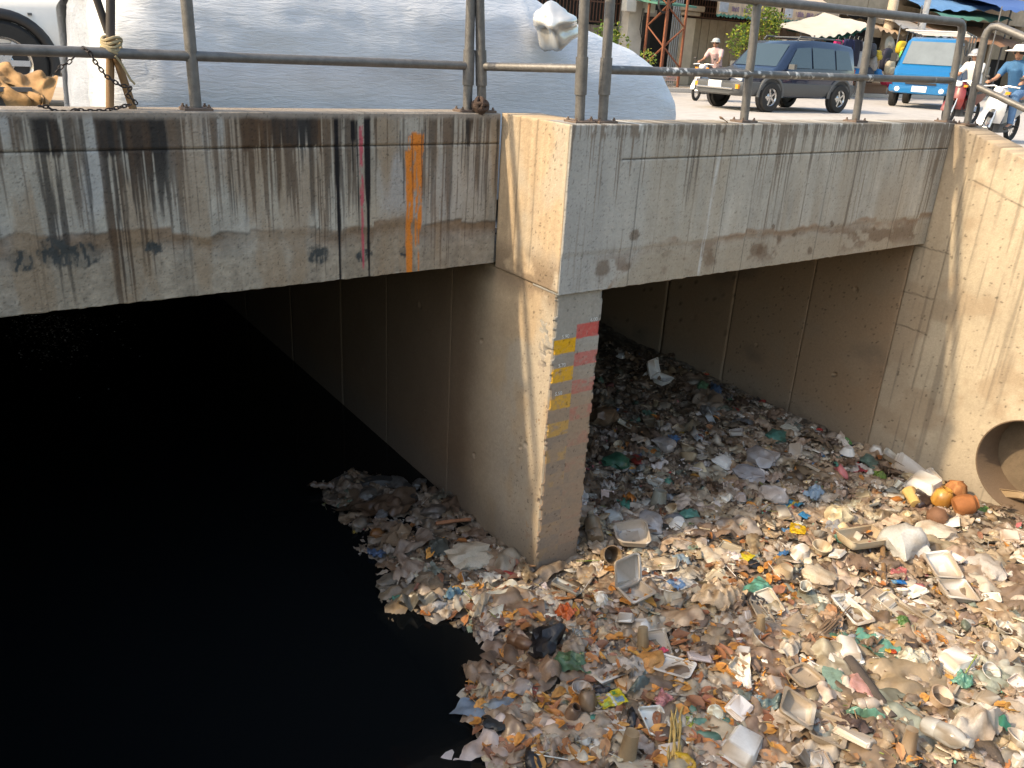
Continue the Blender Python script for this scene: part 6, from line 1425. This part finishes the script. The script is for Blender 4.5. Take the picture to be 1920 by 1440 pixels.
def shutter(part, x0, x1, z0, z1, y, n, m=SHUT):
    for k in range(n):
        xa = x0 + (x1 - x0) * k / n; xb = x0 + (x1 - x0) * (k + 1) / n; b = MB(); b.box(xa + .006, xb - .006, y - .03 - .02 * (k % 2), y + .03, z0, z1, .006); part(b, "shutter_panel", m)
# 1: slatted gates, pillar with meter boxes, dark doorway
e1, part = shop(14.5, 24.1, "shop house with slatted brown gate, meter boxes and dark doorway", GRYPL)
xa, xb = S(1060, 60)[0], S(1163, 60)[0]
shutter(part, 14.6, xb - .05, ZP, 4.35, 25.2, 40, mat("grey_brown_slats", (.22, .18, .145), .8, noise=.3))
grille(part, 14.7, xb - .05, 4.45, 5.85, 25.1, 46, (5.1,))
xp0, xp1 = S(1166, 80)[0], S(1193, 80)[0]
b = MB(); b.box(xp0, xp1, 24.75, 25.3, ZP, 5.88, .03); part(b, "pillar", mat("white_pillar", (.56, .53, .48), .9, noise=.2, nscale=3))
for a, c, z0, z1 in ((1157, 1175, S(1165, 22)[2], 6.1), (1196, 1211, S(1200, 24)[2], 6.0)):
    b = MB(); b.box(S(a, 0)[0], S(c, 0)[0], 24.45, 24.72, z0, z1, .02); part(b, "meter_box", BOXM)
for k in range(5):
    b = MB(); x = xp0 + .5 + .05 * k; b.tube([(x, 24.6, 5.0), (x + .1 * math.sin(k), 24.65, 4.3 - .1 * k), (x + .15, 24.68, 4.0), (x + .1, 24.66, 4.6), (x + .3, 24.6, 5.2)], .014, 5); part(b, "cable", BLACKP, True)
b = MB(); b.box(xp1 + .05, S(1228, 80)[0], 25.28, 25.33, ZP, 4.75); part(b, "doorway", mat("dark_doorway", (.035, .033, .03), .9, noise=.2))
b = MB(); b.box(xp1, S(1228, 60)[0], 25.0, 25.3, 4.78, 5.0); part(b, "lintel", GRYPL)
# 2: cream pillar, folding shutter, grilles and two lettered awnings
e2, part = shop(24.15, 36.0, "cream shop house with folding shutters and two scalloped awnings", CREAM)
xq0, xq1 = S(1268, 80)[0], S(1289, 80)[0]
b = MB(); b.box(xq0, xq1, 24.7, 25.3, ZP, S(1280, 33)[2], .02); part(b, "pillar", mat("cream_pillar", (.56, .47, .35), .9, noise=.2, nscale=3))  # pillar in a paler cream than the wall plaster
zc_ = S(1280, 30)[2]
b = MB(); b.box(xq0 - .05, xq1 + .1, 24.6, 25.3, zc_ + .02, zc_ + .16, .02); b.box(xq0 - .12, xq1 + .2, 24.5, 25.3, zc_ + .17, zc_ + .36, .02); part(b, "capital", CREAM)
for k in range(5):
    b = MB(); x = S(1255, 60)[0] + .11 * k; b.tube([(x, 24.9, ZP), (x, 24.9, 5.8)], .03, 8); part(b, "downpipe", mat("pale_pipe", (.42, .44, .45), .6, noise=.15), True)
zs = S(1330, 36)[2]
shutter(part, xq1 + .05, S(1400, 60)[0], ZP, zs, 25.15, 14); shutter(part, S(1400, 60)[0] + .05, S(1497, 70)[0], ZP, zs - .05, 25.15, 16, mat("brown_shutter", (.30, .20, .13), .7, noise=.25, nscale=4))
grille(part, xq1 + .05, S(1497, 50)[0], zs + .04, 5.85, 25.08, 44, (zs + .22, 5.3))
b = MB(); b.box(S(1500, 60)[0], S(1552, 60)[0], 25.0, 25.3, ZP, S(1520, 40)[2]); part(b, "wall", mat("ochre_wall", (.46, .30, .18), .9, noise=.25, nscale=3))
b = MB(); b.box(S(1520, 60)[0], S(1531, 60)[0], 24.96, 24.99, S(1525, 61)[2], S(1525, 51)[2]); part(b, "window", DARKIN)
b = MB(); b.box(S(1497, 60)[0], S(1501, 60)[0], 24.92, 25.3, ZP, 5.4); b.box(S(1497, 60)[0], S(1556, 60)[0], 24.9, 25.3, S(1520, 40)[2], S(1520, 36)[2]); part(b, "door_frame", mat("pale_frame", (.5, .42, .33), .8, noise=.15))
def awning(pxa, pxb, label):
    pa, pb = S(pxa, 4, 23.3), S(pxb, 12 if pxb > 1500 else 8, 23.3); x0, x1 = pa[0], pb[0]; zt = S((pxa + pxb) / 2, 6 if pxb < 1500 else 16, 23.3)[2]; zb = S((pxa + pxb) / 2, 32 if pxb < 1500 else 42, 23.3)[2]
    e = empty("awning", ((x0 + x1) / 2, 23.3, zt), label=label, cat="awning"); inv = Matrix.Translation((-(x0 + x1) / 2, -23.3, -zt))
    def part(b, nm, m, smooth=False):
        o = b.build(nm, m, e, smooth); o.matrix_parent_inverse = inv; return o
    n = 16; pts = []
    b = MB(); k = n * 6
    top = [(x0 + (x1 - x0) * i / k, 23.3 + .012 * math.sin(i * .9), zt) for i in range(k + 1)]; bot = [(x0 + (x1 - x0) * i / k, 23.3 + .03 * math.sin(i * .7), zb - .06 * abs(math.sin(PI * i / 6))) for i in range(k + 1)]
    b.loft([top, bot], False, False, closed=False); b.loft([[(p[0], p[1] + .02, p[2]) for p in top], [(p[0], p[1] + .02, p[2]) for p in bot]], False, False, closed=False); part(b, "valance", VALN)
    b = MB(); b.loft([[(p[0], p[1] - .004, p[2] + .05) for p in bot], [(p[0], p[1] - .006, p[2] - .035) for p in bot]], False, False, closed=False); part(b, "green_hem", TEAL)
    b = MB(); b.loft([[(x0, 23.3, zt), (x1, 23.3, zt), (x1, 23.3, zt + .05), (x0, 23.3, zt + .05)], [(x0, 25.0, zt + .7), (x1, 25.0, zt + .7), (x1, 25.0, zt + .75), (x0, 25.0, zt + .75)]]); part(b, "canopy", mat("pale_canopy", (.60, .50, .40), .85, noise=.2, nscale=2))
    b = MB(); b.box(x0 + .08, x0 + .55, 23.262, 23.27, zb + .08, zt - .06); part(b, "logo_panel", mat("faded_blue_panel", (.42, .44, .50), .8, noise=.3, nscale=8))
    r = np.random.RandomState(int(pxa)); x = x0 + .75; h = (zt - zb) * .34; zc = (zt + zb) / 2 - .02
    for word in ((5, 5, 1, 2, 8, 6) if pxb > 1500 else (4, 5, 2, 6)):    # unreadable lettering: short strokes grouped in words
        b = MB()
        for q in range(word):
            w = .075; xx = x + q * (w + .022)
            if xx > x1 - .2: break
            kind = r.randint(0, 4); b.box(xx, xx + .018, 23.255, 23.262, zc - h / 2, zc + h / 2)
            if kind != 0: b.box(xx + w - .02, xx + w, 23.2551, 23.2621, zc - h / 2, zc + h / 2 * (1 if kind > 1 else .2))
            if kind > 0: b.box(xx, xx + w, 23.2542, 23.2552, zc + h / 2 * (.1 if kind == 1 else .8), zc + h / 2 * (.35 if kind == 1 else 1))
            if kind == 3: b.box(xx, xx + w, 23.2542, 23.2552, zc - h / 2, zc - h / 2 * .75)
        if b.V: part(b, "lettering", PURP)
        x += word * .097 + .16
awning(1346, 1466, "faded awning with purple lettering behind the flowering shrub")
awning(1471, 1576, "faded awning with purple lettering right of the shrub")
# 3: further shops, dim open fronts under sheet roofs
e3, part = shop(36.05, 60.0, "row of open dark shop fronts beyond the market stalls", CREAM, top=8.0)
for k in range(7):
    x = 37 + k * 3.2; b = MB(); b.box(x, x + .5, 24.7, 25.3, ZP, 5.9, .02); part(b, "pillar", CREAM)
    b = MB(); b.box(x + .6, x + 2.9, 25.25, 25.32, 4.2, 5.6); part(b, "shutter", (SHUT, TEAL, GRYPL)[k % 3])
    b = MB(); b.box(x + .7, x + 1.4, 25.1, 25.24, ZP, 3.6 + .2 * (k % 2)); part(b, "cabinet", (GRYPL, mat("blue_cabinet", (.08, .2, .35), .5, noise=.2), CREAM)[k % 3])
def tarp_roof(pa, pb, y0, y1, dz, m, label, drop=.25, posts=True, legm=None):
    x0, z0 = pa; x1, z1 = pb; e = empty("market_canopy", ((x0 + x1) / 2, y0, ZP), label=label, cat="canopy"); inv = Matrix.Translation((-(x0 + x1) / 2, -y0, -ZP)); nu, nv = 24, 10
    u, v = np.meshgrid(np.linspace(0, 1, nu + 1), np.linspace(0, 1, nv + 1), indexing='ij'); u = u.ravel(); v = v.ravel()
    P = np.column_stack([x0 + (x1 - x0) * u, y0 + (y1 - y0) * v, z0 + (z1 - z0) * u + dz * v + drop * 4 * u * (1 - u) * (-.35) + .10 * (fbm(u * 7, v * 5, int(abs(x0) * 7), 3) - .5)]); P[:, 2] -= .10 * (v < .01) * (1 + .5 * np.sin(u * 40))
    o = obj("sheet", mesh("sheet", P, grid_faces(nu, nv), m, smooth=True), e); o.matrix_parent_inverse = inv
    if posts:
        for x, z in ((x0 + .05, z0), (x1 - .05, z1)):
            b = MB(); b.tube([(x, y0 + .05, ZP), (x, y0 + .05, z)], .03, 8); o = b.build("post", legm or GREYM, e, True); o.matrix_parent_inverse = inv
            b = MB(); b.tube([(x, y1 - .05, ZP), (x, y1 - .05, z + dz)], .03, 8); o = b.build("post", legm or GREYM, e, True); o.matrix_parent_inverse = inv
    return e
def XZ(px, py, y): q = H(px, py, 1, y); return (q[0], q[2])
TANT = mat("tan_tarp", (.44, .32, .21), .85, noise=.3, nscale=2); BLUT = mat("blue_tarp", (.13, .28, .52), .6, noise=.2, nscale=2); GRNT = mat("green_tarp_edge", (.03, .17, .12), .7, noise=.2); WHTT = mat("white_tarp", (.52, .49, .43), .7, noise=.15, nscale=2)
tarp_roof(XZ(1528, 66, 21), XZ(1632, 44, 21), 21, 23.2, .35, WHTT, "white market canopy with green underside over hanging clothes")
tarp_roof(XZ(1545, 70, 21.2), XZ(1630, 50, 21.2), 21.2, 23.0, .2, GRNT, "dark green lining sheet under the white market canopy", posts=False)
tarp_roof(XZ(1640, 45, 22), XZ(1706, 60, 22), 22, 24.5, .5, TANT, "tan canopy between the two street poles")
tarp_roof(XZ(1690, 46, 21.8), XZ(1790, 66, 21.8), 21.8, 24.5, .6, mat("grey_tin_sheet", (.42, .40, .38), .5, .2, noise=.3, nscale=3), "grey tin roof behind the blue truck")
tarp_roof(XZ(1760, 60, 22.5), XZ(1930, 88, 22.5), 22.5, 25.5, .9, mat("rusty_tin", (.40, .22, .13), .7, .1, noise=.4, nscale=3), "rusty tin roof above the truck cab")
tarp_roof(XZ(1730, 10, 23.4), XZ(1900, 14, 23.4), 23.4, 25.6, .6, BLUT, "light blue tarpaulin roof at the top right corner")
tarp_roof(XZ(1880, 12, 22.0), XZ(2010, 22, 22.0), 22.0, 25, .6, mat("deep_blue_tarp", (.06, .13, .36), .6, noise=.2), "deep blue tarpaulin cut by the frame corner")
tarp_roof(XZ(1765, 26, 23.0), XZ(1900, 34, 23.0), 23.0, 25.2, .4, TEAL, "dark teal sheet under the light blue tarpaulin", posts=False)
# poles
def spole(px, y, pyb, r0, r1, m, label, name="utility_pole", px_top=None):
    a = H(px, pyb, 1, y); x = a[0]; b = MB(); b.tube([(0, 0, 0), (0, 0, 9 - ZP)], [r0, r1], 14); o = b.build(name, m, None, True, (x, y, ZP)); return tag(o, label, "pole")
spole(1658, 22.6, 90, .22, .19, mat("pole_concrete", (.50, .43, .34), .9, noise=.2, nscale=5), "thick beige concrete utility pole among the stalls")
spole(1716, 22.3, 110, .14, .12, mat("white_painted_pole", (.62, .62, .62), .7, noise=.2, nscale=5), "slimmer whitish pole left of the blue truck")
b = MB(); p = H(1668, 92, 1, 22.2)
e = empty("straw_hat", tuple(p), label="pale round hats hung on the concrete pole", cat="hat")
for k, (dx, dz) in enumerate(((-.05, .12), (.18, -.12), (.45, -.28))):
    b = MB(); b.lathe([(.38, 0), (.385, .02), (.2, .05), (.17, .14), (.1, .18), (.002, .19)], 20); b.build("hat", WHTT, e, True, (dx, 0, dz), (1.35, .2, .3 * k))
# lattice mast
def lattice():
    pb = H(1236, 160, 1, 23.4); x, y = pb[0], 23.4; w = .46; e = empty("lattice_mast", (x, y, ZP), label="rusty steel lattice mast in front of the shops", cat="mast"); zt = 4.6
    cs = [(-w, -w), (w, -w), (w, w), (-w, w)]
    for cx, cy in cs:
        b = MB(); b.box(cx - .035, cx + .035, cy - .035, cy + .035, 0, zt); b.build("leg", RUST, e)
    n = 7
    for k in range(n):
        z0, z1 = zt * k / n, zt * (k + 1) / n
        for q in range(4):
            a, c = cs[q], cs[(q + 1) % 4]
            if (k + q) % 2: a, c = c, a
            b = MB(); b.tube([(a[0], a[1], z0), (c[0], c[1], z1)], .026, 6); b.build("brace", RUST, e)
    return e
lattice()
pk = H(1247, 6, 1, 23.0); b = MB(); b.lathe([(.30, -.05), (.34, 0), (.30, .05), (.26, 0), (.30, -.05)], 20, axis=1, cap0=False, cap1=False); tag(b.build("cable_coil", BLACKP, None, True, tuple(pk)), "black cable coil hung on the lattice mast", "cable")
pa = H(1262, 4, 1, 23.6); b = MB(); b.box(-1.0, .9, -.9, .6, -.03, .03); tag(b.build("sheet_canopy", TEAL, None, False, (pa[0], 24.2, pa[2]), (.12, 0, 0)), "small teal sheet roof behind the lattice mast", "canopy")
# baskets at the mast foot
for i, (px, py, m, lb) in enumerate(((1228, 148, mat("blue_white_basket", (.42, .44, .50), .6, noise=.2), "blue-white wire basket at the mast foot"), (1250, 150, mat("red_white_basket", (.50, .30, .27), .6, noise=.2), "reddish wire basket at the mast foot"), (1243, 162, mat("wire_crate", (.45, .38, .32), .6, noise=.2), "lower stacked wire crate under the baskets"))):
    p = H(px, py, 1, 22.7); e = empty("wire_basket", tuple(p), label=lb, cat="basket"); w = .24; hgt = .32
    for k in range(6):
        for s in (-1, 1):
            b = MB(); b.tube([(-w + 2 * w * k / 5, s * w, 0), (-w + 2 * w * k / 5, s * w, hgt)], .012, 5); b.build("wire", m, e)
    for z in (0, hgt / 3, hgt * 2 / 3, hgt):
        b = MB(); b.tube([(-w, -w, z), (w, -w, z), (w, w, z), (-w, w, z), (-w, -w, z)], .014, 5); b.build("hoop", m, e)
kb = MB(); kb.box(-1.6, 60, -.15, .15, 0, .14, .01)
o = kb.build("kerb", mat("pale_kerb", (.55, .50, .44), .9, noise=.2), None, False, (18, 22.36, ZRD + .002)); o["kind"] = "structure"
# clothes, bags and goods of the market stall
def garment(px, py, y, w, h, m, label, i):
    p = H(px, py, 1, y); r = np.random.RandomState(i); e = empty("hanging_shirt", tuple(p), .15 * r.randn(), label, "clothing"); b = MB(); n = 10; rings = []
    for k in range(n + 1):
        t = k / n; ww = w * (.30 + .2 * min(1, t * 5)) ; d = .05 + .03 * math.sin(t * 5 + i); rings.append([(ww * math.cos(a), d * math.sin(a) * (1 + .4 * math.sin(3 * a + i)), -h * t) for a in np.linspace(0, 2 * PI, 17)[:-1]])
    b.loft(rings); b.build("torso", m, e, True)
    for s in (-1, 1):
        b = MB(); b.tube([(s * w * .40, 0, -.04), (s * w * .58, 0, -h * .28), (s * w * .60, 0, -h * .42)], [.07, .065, .06], 8); b.build("sleeve", m, e, True)
    b = MB(); b.tube([(0, 0, 0), (0, 0, .08), (.03, 0, .11)], .008, 5); b.build("hanger", CHROME, e)
for i, (px, py, c_, lb) in enumerate(((1572, 74, (.55, .02, .14), "hot pink shirt hanging under the white canopy"), (1583, 76, (.60, .03, .20), "second pink shirt right of the hot pink one"), (1593, 73, (.015, .02, .07), "navy shirt hanging beside the pink ones"), (1601, 75, (.02, .03, .10), "dark blue shirt hanging in the middle of the rail"), (1609, 74, (.015, .015, .03), "black shirt hanging near the railing post"), (1616, 78, (.45, .45, .45), "grey-white shirt at the end of the rail"))):
    garment(px, py, 20.9 + .1 * (i % 2), .5, .95, mat("garment_%d" % i, c_, .85, noise=.2), lb, i)
def backpack(px, py, y, w, h, m, label):
    p = H(px, py, 1, y); e = empty("backpack", tuple(p), label=label, cat="bag"); b = MB(); Vi, Fi = ico(3); q = np.sign(Vi) * np.abs(Vi) ** .7; b.add(q * np.array([w / 2, .14, h / 2]), [tuple(f) for f in Fi]); b.build("pack", m, e, True)
    b = MB(); b.add(q * np.array([w / 2 * .75, .07, h / 4]) + np.array([0, -.13, -h * .16]), [tuple(f) for f in Fi]); b.build("front_pocket", m, e, True)
    b = MB(); b.tube([(-.06, 0, h / 2), (-.05, 0, h / 2 + .07), (.05, 0, h / 2 + .07), (.06, 0, h / 2)], .012, 6); b.build("handle", BLACKP, e)
for px, py, w, h, c_, lb in ((1604, 125, .50, .80, (.01, .20, .55), "bright blue backpack hanging at the stall"), (1634, 95, .40, .55, (.05, .05, .06), "black bag above a yellow one at the stall"), (1645, 104, .30, .40, (.50, .36, .03), "yellow bag hanging between dark bags"), (1636, 120, .30, .62, (.30, .28, .26), "grey bag hanging below the yellow one"), (1628, 140, .55, .55, (.03, .04, .06), "dark bag low on the stall"), (1645, 138, .36, .36, (.02, .18, .45), "small blue bag low on the stall"), (1668, 128, .50, .60, (.40, .36, .27), "cream patterned bag beside the dark bags"), (1662, 112, .7, .9, (.02, .02, .04), "large navy bag behind the cream one"),
                              (1690, 90, .60, .55, (.62, .42, .02), "round yellow cushion hung in the stall"), (1696, 104, .55, .4, (.15, .50, .10), "bright green cushion under the yellow one"), (1695, 118, .40, .35, (.60, .36, .02), "smaller yellow cushion below the green"), (1660, 152, .45, .32, (.35, .01, .04), "dark red bag on the ground by the stall"), (1672, 156, .36, .46, (.50, .04, .22), "magenta bag on the ground by the stall")):
    backpack(px, py, 21.2 if w < .6 else 21.7, w, h, mat("bag_" + lb.replace(" ", "_")[:28], c_, .7, noise=.25, nscale=9), lb)
b = MB(); p = H(1640, 160, 1, 22.4); b.box(-1.9, 1.7, -.3, .6, 0, .06); b.box(-1.8, 1.6, -.2, .5, -.35, -.001); tag(b.build("stall_table", mat("stall_wood", (.22, .13, .08), .8, noise=.3), None, False, (p[0], 22.5, ZP + .36)), "low wooden table under the hanging bags", "table")
bk = MB(); bk.box(-2.4, 2.6, 0, .05, 0, 2.2); tag(bk.build("stall_backcloth", mat("dark_backcloth", (.025, .022, .022), .9, noise=.3), None, False, (p[0] + .2, 22.75, ZP)), "dark cloth behind the market stall", "cloth")

# ================================================================== plants
def leaves_mesh(name, pts, size, m, par, rs, cols):
    n = len(pts); V = []; F = []; C = []
    base = np.array([(-.5, 0, 0), (0, -.28, .06), (.5, 0, 0), (0, .28, .06)])
    R_ = rs.uniform(0, 2 * PI, n); T = rs.uniform(-1, 1, (n, 2)); S_ = size * rs.uniform(.6, 1.3, n)
    for i in range(n):
        V.append((base * S_[i]) @ rotm(R_[i], T[i, 0], T[i, 1]).T + pts[i])
    V = np.vstack(V); F = np.arange(4 * n).reshape(n, 4); C = np.repeat(cols[rs.choice(len(cols), n)] * (0.7 + .6 * rs.rand(n, 1)), 4, 0)
    o = obj(name, mesh(name, V, F, m, col=C), par); return o
LEAFG = mat("green_leaves", (1, 1, 1), .5, noise=.2, nscale=8, use_col=True, trans=.3)
GC = np.array([(.10, .16, .02), (.16, .20, .025), (.06, .11, .015), (.26, .26, .03), (.05, .09, .015)]) * 1.5
def shrub(px0, px1, py0, py1, y, n, size, label, name, clusters=14, seed=1):
    r = np.random.RandomState(seed); p = H((px0 + px1) / 2, 168, 1, y); e = empty(name, (p[0], y, ZP), label=label, cat="shrub"); pts = []; trunk_top = []
    for k in range(clusters):
        c_ = H(r.uniform(px0 + 8, px1 - 8), r.uniform(py0 + 6, py1 - 6), 1, y + r.uniform(-.5, .5)); rad = r.uniform(.18, .42); q = r.randn(n // clusters, 3); q /= np.linalg.norm(q, axis=1)[:, None]; pts.append(c_ + q * rad * r.uniform(.5, 1, (len(q), 1)) ** .5); trunk_top.append(c_)
    P = np.vstack(pts) - np.array([p[0], y, ZP]); o = leaves_mesh("foliage", P, size, LEAFG, e, r, GC); o["kind"] = "stuff"
    b = MB()
    for c_ in trunk_top: b.tube([(0, 0, 0), tuple((c_ - np.array([p[0], y, ZP])) * .5 + np.array([0, 0, .1])), tuple(c_ - np.array([p[0], y, ZP]))], [.035, .02, .008], 6)
    b.build("stem", mat("shrub_stem", (.12, .08, .05), .9, noise=.3), e, True)
shrub(1372, 1458, -25, 118, 21.5, 2600, .11, "flowering green shrub climbing in front of the shutters", "climbing_shrub", 22, 5)
shrub(1440, 1472, 20, 58, 21.8, 260, .10, "thin leafy sprig right of the railing post", "leafy_sprig", 5, 6)
shrub(1124, 1172, 50, 92, 21.5, 700, .11, "potted green plant behind the covered car's bonnet", "potted_plant", 8, 7)
shrub(1205, 1222, 104, 120, 21.0, 160, .09, "small plant with yellow flowers by the mast", "small_plant", 4, 8)
def tree(x, y, z0, h, crown_c, crown_r, n, label, seed):
    r = np.random.RandomState(seed); e = empty("unseen_tree", (x, y, z0), label=label, cat="tree"); b = MB(); top = np.array(crown_c) - np.array([x, y, z0])
    b.tube([(0, 0, 0), (.05, .02, h * .3), tuple(top * np.array([.5, .5, .55])), tuple(top * .8)], [.20, .16, .11, .05], 12)
    pts = []
    for k in range(34):
        d = r.randn(3); d /= np.linalg.norm(d); c_ = top + d * np.array(crown_r) * r.uniform(.35, 1); b.tube([tuple(top * .6), tuple((top * .6 + c_) / 2 + .1 * r.randn(3)), tuple(c_)], [.06, .035, .012], 6)
        q = r.randn(n // 34, 3); q /= np.linalg.norm(q, axis=1)[:, None]; pts.append(c_ + q * r.uniform(.25, .55) * r.uniform(.4, 1, (len(q), 1)))
    b.build("trunk", mat("tree_bark", (.14, .10, .07), .9, noise=.4, bump=.5), e, True); o = leaves_mesh("crown", np.vstack(pts), .15, LEAFG, e, r, GC); o["kind"] = "stuff"
# roadside tree on the near bank (outside the picture): its shade falls over the lower part of the rubbish
tree(-4.9, 3.2, 1.55, 4, (-4.6, 4.25, 5.9), (1.3, 1.1, .95), 3000, "leafy roadside tree on the near canal bank", 21)
tree(-4.2, 9.8, ZRD + .26, 4, (-3.9, 7.8, 7.3), (1.0, 1.25, 1.25), 4200, "unseen tree added to shade the tail of the covered car", 23)  # added out of view so that its crown shades the overbright tail
